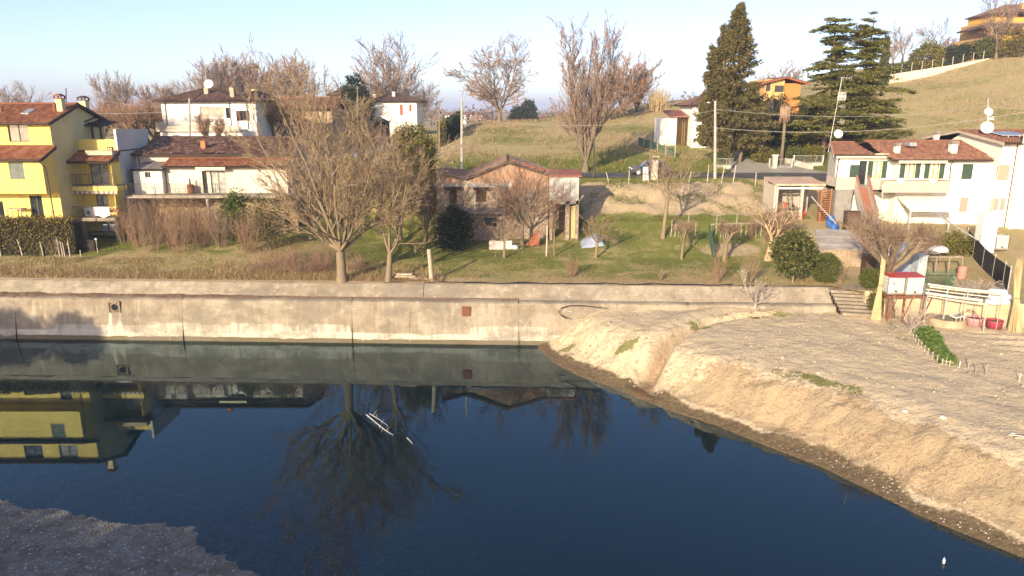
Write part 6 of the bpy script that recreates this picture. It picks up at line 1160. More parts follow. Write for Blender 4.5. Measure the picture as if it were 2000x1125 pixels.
p = GP(1278, 74.7); t_ = thing('concrete_pillar', 'square concrete pillar with red and white tape beside the car', 'pillar', p); e = RECT(1272, 313, 1284, 348, 74.7); mb = MB(); mb.box(e[0], e[1], 74.4, 74.95, p.z - .2, e[3]); mb.build('shaft', M('pillar_concrete', (.47, .42, .36), (.38, .34, .29), 2), t_)
mb = MB(); mb.tube([(e[0] + .05, 74.5, e[3]), (e[0] + .03, 74.5, e[3] + .4)], .025, 5); mb.tube([(e[1] - .05, 74.5, e[3]), (e[1] + .05, 74.5, e[3] + .4)], .025, 5); mb.build('tape_stakes', PALE, t_)
for k in range(6): a = e[0] + (e[1] - e[0] + .05) * k / 6; mb = MB(); mb.box(a, a + .1, 74.46, 74.48, e[3] + .33 + .02 * (k % 2), e[3] + .43 + .02 * (k % 2)); mb.build('tape', M('tape_red', (.6, .06, .05)) if k % 2 == 0 else M('white_enamel'), t_)
p = GP(1260, 74.5); e = RECT(1256, 326, 1265, 350, 74.5); t_ = thing('meter_box', 'white utility meter cabinet standing before the car', 'cabinet', p); mb = MB(); mb.box(e[0], e[1], 74.3, 74.7, p.z - .1, e[3]); mb.build('cabinet', M('white_enamel'), t_); mb = MB(); mb.box(e[0] - .03, e[1] + .03, 74.26, 74.74, e[3] + .003, e[3] + .06); mb.build('lid', M('grey_plastic'), t_); mb = MB(); mb.box(e[0] + .05, e[1] - .05, 74.28, 74.298, p.z + .25, e[3] - .1); mb.build('door', M('pale_panel'), t_)
def rail_fence(px0, px1, Y, h, label, name='metal_fence', wall=.35, m=None):
    a, b = GP(px0, Y), GP(px1, Y); b.z = a.z = (a.z + b.z) / 2; t_ = thing(name, label, 'fence', a); mb = MB(); mb.box(a.x, b.x, Y - .12, Y + .12, a.z - .3, a.z + wall); mb.build('base_wall', M('pillar_concrete'), t_); railing(t_, a + NZ * wall, b + NZ * wall, h, m or M('galvanised', (.42, .42, .40), rough=.5), .16)
    for q in (a, b): mb = MB(); mb.box(q.x - .08, q.x + .08, Y - .08, Y + .08, a.z + wall + .002, a.z + wall + h + .08); mb.build('post', M('galvanised'), t_)
rail_fence(1502, 1546, 84.5, .85, 'galvanised railing gate at the mouth of the driveway', 'railing_gate', .12); rail_fence(1395, 1429, 84.0, .75, 'galvanised railing on a low wall left of the driveway'); rail_fence(1549, 1606, 85.5, .8, 'galvanised railing on a low wall under the cedars')
p = GP(1512, 84.0); t_ = thing('intercom_pillar', 'pale intercom pillar at the driveway gate', 'pillar', p); mb = MB(); mb.box(p.x - .25, p.x + .25, 83.8, 84.2, p.z, p.z + 1.5); mb.build('shaft', M('pillar_concrete'), t_); mb = MB(); mb.box(p.x - .32, p.x + .32, 83.72, 84.28, p.z + 1.503, p.z + 1.62); mb.build('cap', M('white_enamel'), t_)
t_ = thing('kerb_wall', 'long low stone kerb wall along the right side of the driveway', 'wall', GP(1480, 90)); kp = [(33.8, 83.6), (31.0, 90), (31.8, 96), (36.2, 103.4), (39, 110)]
for (a, b), (c, d) in zip(kp, kp[1:]): za, zb = GZ(a, b), GZ(c, d); mb = MB(); mb.hexa([(a, b, za - .3), (c, d, zb - .3), (c + .3, d, zb - .3), (a + .3, b, za - .3)], [(a, b, za + .55), (c, d, zb + .55), (c + .3, d, zb + .55), (a + .3, b, za + .55)]); mb.build('wall_bay', M('pillar_concrete'), t_)
p = GP(1519, 74.6); t_ = thing('green_gate', 'small green mesh gate above the lean-to shed', 'gate', p)
for px in (1514, 1524): q = GP(px, 74.6); mb = MB(); mb.tube([q - NZ * .2, q + NZ * .95], .04, 6); mb.build('post', M('green_paint', (.05, .13, .07)), t_)
a, b = GP(1514, 74.6), GP(1524, 74.6); mb = MB(); [mb.beam(a.lerp(b, k / 6) + NZ * .05, a.lerp(b, k / 6) + NZ * .9, .02) for k in range(7)]; [mb.beam(a + NZ * z, b + NZ * z, .02) for z in (.1, .3, .5, .7, .9)]; mb.build('mesh_panel', M('green_paint'), t_)
t_ = thing('net_fence', 'green net fence along the meadow below the farm shed', 'fence', GP(1270, 98)); NET = M('green_net', (.035, .085, .055), (.05, .10, .07), 2); pp_ = [GP(1246, 101), GP(1258, 99.5), GP(1270, 98), GP(1284, 96), GP(1300, 93), GP(1318, 91)]
for q in pp_: mb = MB(); mb.tube([q - NZ * .2, q + NZ * 1.7], .05, 6); mb.build('post', PALE, t_)
for a, b in zip(pp_, pp_[1:]): mb = MB(); k = 22; [mb.beam(a.lerp(b, i / k), a.lerp(b, i / k) + NZ * 1.0, .045) for i in range(k)]; [mb.beam(a + NZ * z, b + NZ * z, .035) for z in (.1, .35, .6, .85, 1.0)]; mb.beam(a + NZ * 1.6, b + NZ * 1.6, .03); mb.build('net_panel', NET, t_)

# ------------------------------------------------------------------ garden clutter, centre
p = GP(843, 51.0); mb = MB(); mb.tube([p - NZ * .3, p + Vector((-.05, 0, 1.1)), p + Vector((-.14, 0, 2.3))], [.17, .15, .15], 10); t_ = thing('stump_post', 'thick barkless wooden post standing at the wall top', 'post', p); mb.build('shaft', M('bleached_wood', (.42, .35, .26), (.33, .26, .19), 4, bump=.4, stretch=(1, 1, .2)), t_); mb = MB(); mb.tube([p + Vector((-.14, 0, 2.303)), p + Vector((-.14, 0, 2.33))], .13, 10); mb.build('cut_end', M('cut_wood', (.5, .42, .32)), t_)
t_ = thing('brick_ruin', 'broken stub of red brick wall before the derelict house', 'ruin', GP(1045, 62)); q = GP(1045, 61.8); zz = q.z; rng = np.random.default_rng(5); rows = 15
RB = M('red_brick'); bme = None
for r in range(rows):
    x0 = A(1030 + 1.4 * max(0, r - 3) + rng.normal(0, .6), 460, 61.8).x; x1 = A(1054, 460, 61.8).x; nb = max(1, int((x1 - x0) / .27))
    for k in range(nb + 1):
        xb = x1 - .265 * (k + (.5 if r % 2 else 0)); xa = max(xb - .25, x0)
        if xb - xa > .06: mb = MB(); mb.box(xa, xb, 61.6 + rng.normal(0, .012), 62.0, zz + .09 * r - .1, zz + .09 * r - .02); mb.build('brick', RB, t_)
mb = MB(); mb.box(A(1034, 460, 61.8).x, A(1053, 460, 61.8).x, 61.66, 61.98, zz - .1, zz + .45); mb.box(A(1045, 460, 61.8).x, A(1053, 460, 61.8).x, 61.66, 61.98, zz + .45, zz + 1.2); mb.build('mortar', M('grey_plaster'), t_)
def slab_thing(name, label, cat, px0, px1, py0, py1, Y, m, tilt=.25, th=.05):
    e = RECT(px0, py0, px1, py1, Y); z0 = GZ((e[0] + e[1]) / 2, Y); mb = MB(); h = e[3] - e[2]; n = 6
    for k in range(n): a = e[0] + (e[1] - e[0]) * k / n; b = e[0] + (e[1] - e[0]) * (k + 1) / n; mb.hexa([(a, Y, z0 - .02), (b, Y, z0 - .02), (b, Y + th, z0 - .02), (a, Y + th, z0 - .02)], [(a, Y + tilt, z0 + h * (1 + .04 * math.sin(k * 2.1))), (b, Y + tilt, z0 + h * (1 + .04 * math.sin((k + 1) * 2.1))), (b, Y + tilt + th, z0 + h), (a, Y + tilt + th, z0 + h)])
    return tag(mb.build(name, m), label, cat)
slab_thing('board', 'dirty white panel leaning in front of the derelict house', 'panel', 955, 1000, 458, 474, 60.8, M('dirty_white', (.55, .48, .43), (.45, .38, .33), 1.5)); p = GP(1006, 61); mb = MB(); mb.lathe(p, [(.25, -.02), (.3, .1), (.24, .25), (.1, .31), (.01, .31)], 14); tag(mb.build('white_sack', M('white_cotton'), None, True), 'small white sack on the grass beside the leaning panel', 'sack')
e = RECT(1135, 440, 1180, 458, 61.5); z0 = GZ((e[0] + e[1]) / 2, 61.5); xs_ = np.linspace(e[0], e[1], 26); ys_ = np.linspace(60.6, 62.6, 14); XX, YY = np.meshgrid(xs_, ys_); u = (XX - e[0]) / (e[1] - e[0]); v = (YY - 60.6) / 2.0; ZZ = ground_z(XX, YY) + .75 * np.sin(np.pi * u) ** .6 * np.sin(np.pi * np.clip(v, 0, 1)) ** .6 * (1 + .5 * fbm(XX * 2, YY * 2, 4)) + .02
ii = np.arange(26 * 14).reshape(14, 26); tag(link('tarpaulin', mesh_np('tarpaulin', np.stack([XX, YY, ZZ], -1), [np.stack([ii[:-1, :-1], ii[:-1, 1:], ii[1:, 1:], ii[1:, :-1]], -1).reshape(-1, 4)], False), M('blue_grey_tarp', (.30, .33, .42), (.22, .25, .33), 2, rough=.5)), 'crumpled blue grey tarpaulin over a heap beside the old annex', 'tarpaulin')
for i, (px0, px1, dy, dz) in enumerate(((757, 795, .3, .0), (768, 812, 0, .14), (790, 833, .25, .0), (775, 806, .15, .27), (800, 835, -.1, .02))):
    a, b = GP(px0, 51.5 + dy), GP(px1, 51.4 + dy); a.z += .1 + dz; b.z += .1 + dz; mb = MB(); mb.beam(a, b, .3, .12); tag(mb.build('plank', M('bleached_wood')), ['weathered plank lying at the left of the heap behind the leaning tree', 'weathered plank in the front of the heap by the leaning tree', 'weathered plank at the right of the heap near the thick post', 'weathered plank on top of the heap by the leaning tree', 'weathered plank lying lowest, nearest the thick post'][i], 'plank', 'planks at the foot of the leaning tree')
stake(1067, 440, 500, 58.3, .02, M('pillar_concrete'), 'pale concrete post before the derelict house', None, .06, 'concrete_post')
for i, (px, a, b) in enumerate(((1310, 430, 462), (1318, 432, 462), (1342, 415, 462), (1357, 435, 461))): stake(px, a, b, 62.3, .03, PALE, ['first', 'second', 'third and tallest', 'fourth'][i] + ' pale stake from the left behind the pollarded orchard tree', 'pale orchard stakes', .03, 'stake')
# net run beside the kitchen plot
t_ = thing('net_run', 'fenced kitchen plot with green net end and thin poles', 'enclosure', GP(1440, 60)); cs = [GP(1384, 61.5), GP(1392, 57.5)]
for k in range(9): q = cs[0].lerp(cs[1], k / 8); mb = MB(); mb.beam(q, q + NZ * 1.35, .05); mb.build('net_upright', NET, t_)
mb = MB(); [mb.beam(cs[0] + NZ * z, cs[1] + NZ * z, .03) for z in np.arange(.1, 1.4, .12)]; mb.build('net_panel', NET, t_)
a, b = GP(1388, 62), GP(1525, 62); mb = MB(); mb.beam(a + NZ * 1.15, b + NZ * 1.15, .06, .14); mb.build('top_rail', GREYW, t_)
for k in range(15): q = a.lerp(b, k / 14); mb = MB(); mb.tube([q - NZ * .1, q + NZ * (1.15 + .8 * (k % 4 == 1))], .025, 5); mb.build('cane', PALE, t_)

# ------------------------------------------------------------------ clutter at the stair house
SH = thing('lean_to_shed', 'open lean-to shed crowded with tools beside the stair house', 'shed', GP(1560, 66)); zr0 = A(1560, 362, 65.5).z; sx0, sx1 = A(1516, 390, 65.5).x, A(1602, 390, 65.5).x; gz = 6.0
for x in (sx0, (sx0 + sx1) / 2 + .3, sx1): mb = MB(); mb.box(x - .12, x + .12, 65.4, 65.64, gz - .8, zr0); mb.build('post', PALE, SH)
mb = MB(); mb.hexa([(sx0 - .25, 65.1, zr0), (sx1 + .2, 65.1, zr0), (sx1 + .2, 68.5, zr0 + .35), (sx0 - .25, 68.5, zr0 + .35)], [(sx0 - .25, 65.1, zr0 + .16), (sx1 + .2, 65.1, zr0 + .16), (sx1 + .2, 68.5, zr0 + .5), (sx0 - .25, 68.5, zr0 + .5)]); mb.build('roof', M('pale_red_roof', (.46, .27, .19), (.5, .4, .3), 1), SH); mb = MB(); mb.box(sx0, sx1, 65.3, 65.38, zr0 - .32, zr0 - .15); mb.build('beam', M('white_enamel'), SH); mb = MB(); mb.box(sx0 - .1, sx1, 68.2, 68.4, gz - .6, zr0 + .2); mb.build('back_wall', M('shed_back', (.42, .37, .32), (.3, .26, .22), 2), SH); mb = MB(); mb.box(sx0 - .25, sx0 - .1, 65.4, 68.3, gz - .6, zr0); mb.build('side_wall', PALE, SH)
mb = MB(); mb.box(sx0 + .1, sx1 - .9, 67.2, 67.9, gz + .95, gz + 1.02); mb.build('shelf', GREYW, SH)
for i, px in enumerate((1561, 1571)):
    q = A(px, 369, 65.9); t_ = thing('lamp_shade', ['left green enamel lamp shade hanging in the lean-to', 'right green enamel lamp shade hanging in the lean-to'][i], 'lamp', q); mb = MB(); mb.lathe(q, [(.05, .22), (.08, .16), (.27, -.1), (.26, -.13), (.05, .1)], 16); mb.build('shade', M('green_enamel', (.05, .20, .10), rough=.3), t_); mb = MB(); mb.tube([q + NZ * .2, Vector((q.x, q.y, zr0))], .02, 5); mb.build('cord', METAL_D, t_)
rng = np.random.default_rng(21); CL = [M('tool_red', (.4, .07, .05)), PALE, GREYW, M('pale_panel'), M('dark_soil', (.08, .05, .04)), M('orange_brick'), M('dirty_white', (.55, .48, .43), (.45, .38, .33), 1.5)]
for k in range(16):
    sh = k % 2; x = sx0 + .35 + (sx1 - sx0 - .9) * (k // 2 + rng.uniform(.1, .6)) / 8; w, h = rng.uniform(.15, .45), rng.uniform(.15, .6); y = 67.35 if sh else 66.6 + rng.uniform(-.3, .2); z = gz + 1.03 if sh else GZ(x, y) - .03; mb = MB(); mb.hexa([(x - w/2, y, z), (x + w/2, y, z), (x + w/2, y + .3, z), (x - w/2, y + .3, z)], [(x - w*.4, y + .02, z + h), (x + w*.45, y + .02, z + h), (x + w*.45, y + .3, z + h), (x - w*.4, y + .3, z + h)]); tag(mb.build('stored_box', CL[k % 7]), 'small stored box or tin ' + ('on the shelf of the lean-to shed' if sh else 'on the floor of the lean-to shed'), 'box', 'clutter in the lean-to ' + ('shelf' if sh else 'floor'))
t_ = thing('ladder', 'wooden ladder standing inside the lean-to shed', 'ladder', (sx0 + 1.6, 66.4, gz)); 
for dx in (0, .4): mb = MB(); mb.beam((sx0 + 1.5 + dx, 66.1, gz - .3), (sx0 + 1.55 + dx, 67.6, zr0 - .1), .06); mb.build('rail', GREYW, t_)
for k in range(8): f = (k + .7) / 8.5; mb = MB(); mb.beam((sx0 + 1.5 + .05 * f, 66.1 + 1.5 * f, gz - .3 + (zr0 + .2 - gz) * f), (sx0 + 1.9 + .05 * f, 66.1 + 1.5 * f, gz - .3 + (zr0 + .2 - gz) * f), .035); mb.build('rung', GREYW, t_)
def drum(px, py, Y, r, h, m, label, z=None, name='barrel', lid=None, tilt=0):
    p = A(px, py, Y); z = GP(px, Y).z if z is None else z; t_ = thing(name, label, 'barrel', (p.x, Y, z)); mb = MB(); mb.lathe((p.x, Y, z), [(.02, .01), (r * .9, .0), (r * .97, .05), (r, h * .3), (r * 1.03, h * .34), (r, h * .38), (r, h * .62), (r * 1.03, h * .66), (r, h * .7), (r * .96, h * .93), (r * .88, h)], 20); mb.build('body', m, t_, True); mb = MB(); mb.lathe((p.x, Y, z), [(r * .9, h - .03), (r * .92, h + .02), (r * .5, h + .035), (.01, h + .035)], 20); mb.build('lid', lid or m, t_, True); return t_
BLU = M('blue_plastic', (.05, .14, .42), (.04, .11, .34), 1.5, rough=.4)
drum(1622, 428, 62.6, .32, .95, BLU, 'tall blue barrel at the back beside the stair'); drum(1630, 440, 61.2, .33, .95, BLU, 'middle blue barrel of the three by the stair'); drum(1639, 446, 60.0, .32, .85, M('light_blue_plastic', (.10, .27, .50), (.08, .22, .43), 1.5, rough=.4), 'light blue barrel in front of the darker ones')
drum(1565, 400, 65.8, .3, .8, M('red_drum', (.42, .05, .04)), 'red metal drum inside the lean-to shed', gz - .1); drum(1886, 487, 51.5, .3, .9, M('faded_red', (.50, .17, .13), (.42, .2, .16), 1.5), 'faded red barrel by the black net fence', GZ(32, 51.5))
t_ = thing('pallet_stack', 'tall stack of orange pallet wood beside the stair house', 'stack', GP(1608, 64.6)); q = A(1608, 420, 64.6)
for k in range(17): z = gz - .2 + .19 * k; mb = MB(); mb.box(q.x - .5, q.x + .42, 64.3, 65.0, z, z + .05); mb.build('board', M('orange_wood', (.42, .19, .08), (.35, .16, .07), 4), t_)
for x in (-.48, .36): mb = MB(); mb.box(q.x + x, q.x + x + .06, 64.24, 64.298, gz - .2, gz + 3.1); mb.build('upright', M('orange_wood'), t_)
def pole_leaning(a, b, r, m, name, label, cat='pole', k=7): mb = MB(); mb.tube([a, a.lerp(b, .5) - NZ * .03, b], r, k); return tag(mb.build(name, m), label, cat)
GALV = M('galvanised'); pole_leaning(A(1585, 384, 62), A(1633, 436, 58.2), .05, GALV, 'metal_pipe', 'pale pipe slanting down past the blue barrels', 'pipe'); pole_leaning(A(1828, 416, 57), A(1908, 468, 51.5), .06, GALV, 'metal_pipe', 'long pale pipe slanting across the black net fence', 'pipe')
# grey plank shed
PS = thing('plank_shed', 'low shed roofed with wide grey planks behind the clipped bushes', 'shed', GP(1640, 55)); a = A(1592, 447, 57.5); b = A(1678, 449, 57.5); c = A(1597, 486, 54.2); d = A(1686, 488, 54.2)
for k in range(5): f0, f1 = k / 5, (k + 1) / 5 - .012; q = [c.lerp(a, f0), d.lerp(b, f0), d.lerp(b, f1), c.lerp(a, f1)]; mb = MB(); mb.hexa([v - NZ * .06 for v in q], [v + NZ * (.0 + .03 * (k % 2)) for v in q]); mb.build('roof_plank', M('silver_plank', (.36, .32, .28), (.27, .24, .21), 1.2, bump=.3), PS)
zb = GZ(24, 54.2)
for k in range(9): x0 = c.x + (d.x - c.x) * k / 9; mb = MB(); mb.box(x0 + .01, x0 + (d.x - c.x) / 9 - .01, 54.3, 54.34, zb - .1, c.z - .06); mb.build('front_board', M('tan_board', (.38, .29, .20), (.29, .21, .14), 1.5), PS)
for x in (c.x, d.x - .1): mb = MB(); mb.hexa([(x, 54.35, zb - .1), (x + .08, 54.35, zb - .1), (x + .08, 57.4, zb - .1), (x, 57.4, zb - .1)], [(x, 54.35, c.z - .08), (x + .08, 54.35, c.z - .08), (x + .08, 57.4, a.z - .08), (x, 57.4, a.z - .08)]); mb.build('side_wall', GREYW, PS)
def crate_tank(px, py, Y, w, h, label, z0, lb=None, m=None, top=None):
    p = A(px, py, Y); t_ = thing('water_tank', label, 'tank', (p.x, Y, z0)); mb = MB(); x0, x1, y0, y1 = p.x - w / 2, p.x + w / 2, Y, Y + .95; mb.hexa([(x0 + .04, y0 + .04, z0 + .12), (x1 - .04, y0 + .04, z0 + .12), (x1 - .04, y1 - .04, z0 + .12), (x0 + .04, y1 - .04, z0 + .12)], [(x0 + .04, y0 + .04, z0 + h - .03), (x1 - .04, y0 + .04, z0 + h - .03), (x1 - .04, y1 - .04, z0 + h - .03), (x0 + .04, y1 - .04, z0 + h - .03)]); mb.build('bottle', m or M('milky_plastic', (.62, .60, .57), (.52, .50, .48), .9, rough=.4), t_); mb = MB()
    for k in range(7): x = x0 + w * k / 6; mb.beam((x, y0, z0 + .12), (x, y0, z0 + h), .022); mb.beam((x0 if k < 3 else x1, y0 + .95 * (k % 4) / 3.01, z0 + .12), (x0 if k < 3 else x1, y0 + .95 * (k % 4) / 3.01, z0 + h), .022)
    for k in range(6): z = z0 + .12 + (h - .12) * k / 5; mb.beam((x0, y0 - .005, z), (x1, y0 - .005, z), .022); mb.beam((x0 - .005, y0, z), (x0 - .005, y1, z), .022); mb.beam((x1 + .005, y0, z), (x1 + .005, y1, z), .022)
    mb.build('cage', M('galvanised'), t_); mb = MB(); mb.box(x0, x1, y0, y1, z0, z0 + .11); mb.build('pallet', GREYW, t_)
    mb = MB(); mb.tube([((x0 + x1) / 2, y0 - .06, z0 + .2), ((x0 + x1) / 2, y0 + .05, z0 + .2)], .06, 10); mb.build('tap', METAL_D, t_)
    return t_, (x0, x1, y0, y1)
zt = A(1770, 575, 45.6).z; t1, b1 = crate_tank(1751, 560, 45.6, 1.08, 1.15, 'left caged water tank with red lettering on a rusty stand', zt); t2, b2 = crate_tank(1788, 562, 45.4, 1.12, 1.15, 'right caged water tank on the rusty stand', zt)
cu = bpy.data.curves.new('lettering', 'FONT'); cu.body = 'BSF'; cu.size = .3; cu.extrude = .004; lf_ = bpy.data.objects.new('lettering_curve', cu); COL.objects.link(lf_); bpy.context.view_layer.update(); me = bpy.data.meshes.new_from_object(lf_.evaluated_get(bpy.context.evaluated_depsgraph_get())); bpy.data.objects.remove(lf_); lo = bpy.data.objects.new('lettering', me); COL.objects.link(lo); me.materials.clear(); me.materials.append(M('red_print', (.35, .06, .05))); lo.parent = t1; lo.location = (Vector((b1[0] + .28, b1[2] - .012 + .04, zt + .62)) - Vector(t1.location)); lo.rotation_euler = (RAD(90), 0, 0)
t_ = thing('tank_cover', 'red corrugated cover lying on top of the two water tanks', 'cover', (b1[0], 45.5, zt + 1.16)); mb = MB(); k = 22
for i in range(k): x = b1[0] - .05 + (b2[1] - b1[0] + .1) * i / k; w = (b2[1] - b1[0] + .1) / k; mb.hexa([(x, 45.3, zt + 1.17 + .02 * (i % 2)), (x + w, 45.3, zt + 1.17 + .02 * ((i + 1) % 2)), (x + w, 46.6, zt + 1.24 + .02 * ((i + 1) % 2)), (x, 46.6, zt + 1.24 + .02 * (i % 2))], [(x, 45.3, zt + 1.19 + .02 * (i % 2)), (x + w, 45.3, zt + 1.19 + .02 * ((i + 1) % 2)), (x + w, 46.6, zt + 1.26 + .02 * ((i + 1) % 2)), (x, 46.6, zt + 1.26 + .02 * (i % 2))])
mb.build('sheet', M('red_cover', (.42, .045, .04), (.36, .05, .045), 2, rough=.4), t_)
t_ = thing('tank_stand', 'rusty steel stand under the caged water tanks', 'stand', (b1[0], 45.4, 2.6)); RUS = M('rust_plate'); mb = MB(); mb.box(b1[0] - .15, b2[1] + .15, 45.2, 46.6, zt - .12, zt - .01); mb.build('deck', RUS, t_)
for x in (b1[0], b2[0] - .1, b2[1]): mb = MB(); mb.box(x - .05, x + .05, 45.2, 45.3, 2.3, zt - .12); mb.build('leg', RUS, t_); mb = MB(); mb.beam((x, 45.24, 2.6), (x + .5, 45.24, zt - .15), .05); mb.build('brace', RUS, t_)
WP = M('white_pipe', (.60, .54, .46), (.48, .42, .35), 1.5, rough=.5)
for i, (px0, py0, px1, py1, r) in enumerate(((1812, 555, 1945, 571, .06), (1816, 560, 1960, 575, .05), (1808, 572, 1920, 587, .085), (1812, 578, 1930, 595, .045), (1808, 565, 1935, 580, .035))): pole_leaning(A(px0, py0, 45.0), A(px1, py1, 42.8), r, WP, 'plastic_pipe', ['topmost long white pipe on the rack beside the tanks', 'second white pipe from the top of the rack', 'thickest white pipe low on the rack', 'lowest thin white pipe on the rack', 'thin white pipe in the middle of the rack'][i], 'pipe', 10)
t_ = thing('pipe_rack', 'metal rack carrying white pipes beside the tanks', 'rack', (30, 44.4, 2.6))
for px in (1812, 1850, 1890, 1932): q = A(px, 575, 45.1 - (px - 1812) * .018); mb = MB(); mb.tube([(q.x, q.y, BZ(q.x, q.y - .4)), (q.x, q.y, q.z + .35)], .035, 6); mb.build('upright', GALV, t_); mb = MB(); mb.beam((q.x, q.y - .3, q.z - .3), (q.x, q.y + .3, q.z - .3), .05); mb.build('crossbar', GALV, t_)
mb = MB(); [mb.tube([(x + .75 * math.cos(s), 43.7 + dy, 2.7 + 1.0 * math.sin(s)) for s in np.linspace(0, math.pi, 14)], .02, 5) for x, dy in ((28.4, 0), (28.55, .35))]; tag(mb.build('rusty_hoop', RUS), 'pair of rusty iron hoops leaning on the retaining wall', 'hoop')
for i, px in enumerate((1720, 1728)): pole_leaning(Vector((A(px, 606, 46.2).x, 46.2, 2.6)), A(1724 + 14 * i, 468 - 110 * (1 - i), 46.6), .035, PALE, 'thin_pole', ['thin upright pole reaching above the pollard tree', 'thin pole leaning beside the cane bundle'][i])
def cane_bundle(px, py0, py1, Y, n, w, label, seed, z0, dx=0.0):
    rng = np.random.default_rng(seed); b0 = A(px, py1, Y); t0 = A(px + dx, py0, Y); b0.z = z0; t_ = thing('cane_bundle', label, 'bundle', b0); mb = MB()
    for k in range(n): a = rng.random() * 6.3; r = w * rng.random() ** .5; o_ = Vector((math.cos(a) * r, math.sin(a) * r, 0)); tt = t0 + o_ * .55 - NZ * rng.random() * (t0.z - b0.z) * .25; mb.tube([b0 + o_ * 1.2, b0.lerp(tt, .5) + o_ * .1, tt], [.02, .018, .008], 5)
    ob = mb.build('canes', M('dry_cane', (.52, .40, .22), (.42, .31, .17), 3, stretch=(1, 1, .2)), t_); ob['kind'] = 'stuff'
    mb = MB(); c = b0.lerp(t0, .45); mb.tube([(c.x + w * .55 * math.cos(s), c.y + w * .55 * math.sin(s), c.z) for s in np.linspace(0, 6.283, 15)], .02, 5, False); mb.build('binding', RUS, t_)
cane_bundle(1713, 470, 607, 45.7, 120, .26, 'tall bundle of dry canes leaning against the pollard tree', 3, 2.5, 18); cane_bundle(1985, 500, 634, 43.2, 110, .34, 'pale bundle of dry canes at the picture edge', 4, 2.5, 8)
for i, (dx, dz, sx) in enumerate(((0, 0, 1.0), (.15, .33, .9), (-.1, .62, .8))): p = A(1962, 580, 43.8); mb = MB(); c = (p.x + dx, 44.4, 3.95 + dz); mb.v = []; mb.lathe((0, 0, 0), [(.02, 0), (.42, .02), (.55, .12), (.53, .26), (.35, .34), (.02, .35)], 18); mb.v = [(c[0] + x * 1.5 * sx + .03 * math.sin(y * 9), c[1] + y * .8, c[2] + z) for x, y, z in mb.v]; tag(mb.build('white_bag', M('white_cotton'), None, True), ['lowest big white bag stacked behind the pipes', 'middle big white bag stacked behind the pipes', 'top big white bag stacked behind the pipes'][i], 'bag', 'white bags')
BSN = M('basin_stone', (.45, .34, .22), (.36, .24, .15), 2, bump=.3); p = ONZ(1847, 634, 2.55); t_ = thing('stone_basin', 'round stone basin with dark water and planks on top', 'basin', p); mb = MB(); mb.lathe(p, [(1.08, -.2), (1.12, .1), (1.12, .5), (1.0, .52), (.98, .42)], 36); mb.build('rim', BSN, t_); mb = MB(); mb.lathe(p, [(.99, .43), (.01, .43)], 36); mb.build('contents', M('basin_scum', (.10, .09, .05), (.3, .28, .22), 2.5), t_)
p2 = A(1868, 613, 42); t_ = thing('mesh_cover', 'white square mesh cover propped on the round basin', 'cover', p2); q = [ONZ(1855, 616, 3.3), ONZ(1873, 611, 3.3), ONZ(1886, 616, 3.3), ONZ(1868, 621, 3.3)]; mb = MB(); [mb.beam(q[i], q[(i + 1) % 4], .07) for i in range(4)]; mb.build('border', M('white_enamel'), t_); mb = MB(); [mb.beam(q[0].lerp(q[1], k / 7), q[3].lerp(q[2], k / 7), .012) for k in range(1, 7)]; [mb.beam(q[0].lerp(q[3], k / 7), q[1].lerp(q[2], k / 7), .012) for k in range(1, 7)]; mb.build('mesh', GALV, t_)
for q_ in q[2:]: mb = MB(); mb.beam((q_.x, q_.y, 2.5), q_, .04); mb.build('leg', GALV, t_)
def tub(px, py, r, h, m, label, soil): p = ONZ(px, py, 2.58); t_ = thing('planter_tub', label, 'tub', p, group='plastic tubs in the kitchen garden'); mb = MB(); mb.lathe(p, [(.02, .0), (r * .86, 0), (r * .97, h * .8), (r * 1.03, h), (r * .97, h), (r * .9, h * .75)], 26); mb.build('tub', m, t_, True); mb = MB(); mb.lathe(p, [(r * .92, h * .8), (.01, h * .84)], 26); mb.build('soil', soil, t_)
tub(1902, 636, .50, .55, M('pink_plastic', (.50, .25, .27), (.44, .22, .24), 2, rough=.5), 'faded pink round tub beside the stone basin', M('dark_soil', (.08, .05, .04))); tub(1941, 640, .48, .5, M('crimson_plastic', (.32, .045, .08), (.26, .04, .07), 2, rough=.5), 'crimson round tub with green plants', M('tub_green', (.12, .15, .03), (.06, .05, .03), 8))
# kitchen garden: salad bed, edging, stakes
def FP(px, py): # point of the bare field under a pixel
    z = 2.5
    for _ in range(4): q = ONZ(px, py, z); z = BZ(q.x, q.y)
    return Vector((q.x, q.y, z))
SROW = ['leafy salad plant in the row beside the stick fence', 'leafy salad plant in the second row from the stick fence', 'leafy salad plant in the middle row of the bed', 'leafy salad plant in the second row from the ridged plot', 'leafy salad plant in the row beside the ridged plot']; rng = np.random.default_rng(12); proto = None; c0, c1, c2, c3 = FP(1788, 645), FP(1822, 644), FP(1862, 712), FP(1838, 710); cnt = 0
for i in range(5):
    for j in range(16):
        f, g_ = (i + .5) / 5, (j + .5) / 16; q = c0.lerp(c1, f).lerp(c3.lerp(c2, f), g_) + Vector((rng.normal(0, .04), rng.normal(0, .05), 0)); q.z = BZ(q.x, q.y)
        if proto is None:
            proto = thing('salad_plant', SROW[0], 'plant', q, group='salad plants in the bed'); C = unit(rng.normal(0, 1, (60, 3))) * rng.uniform(.02, .16, (60, 1)); C[:, 2] = np.abs(C[:, 2]) + .02; V, Q = leaf_quads(rng, C, np.full(60, .17), N=unit(C), aspect=.8); foliage(proto, 'leaves', V, Q, leaf_mat('leaf_salad', (.05, .09, .02), (.10, .16, .035), (.20, .25, .07)), rng); o_ = proto
        else: o_ = copy_tree(proto)
        o_['label'] = SROW[i]; o_.location = q; o_.rotation_euler = (0, 0, rng.random() * 6.3); s = rng.uniform(.85, 1.35); o_.scale = (s, s, s)
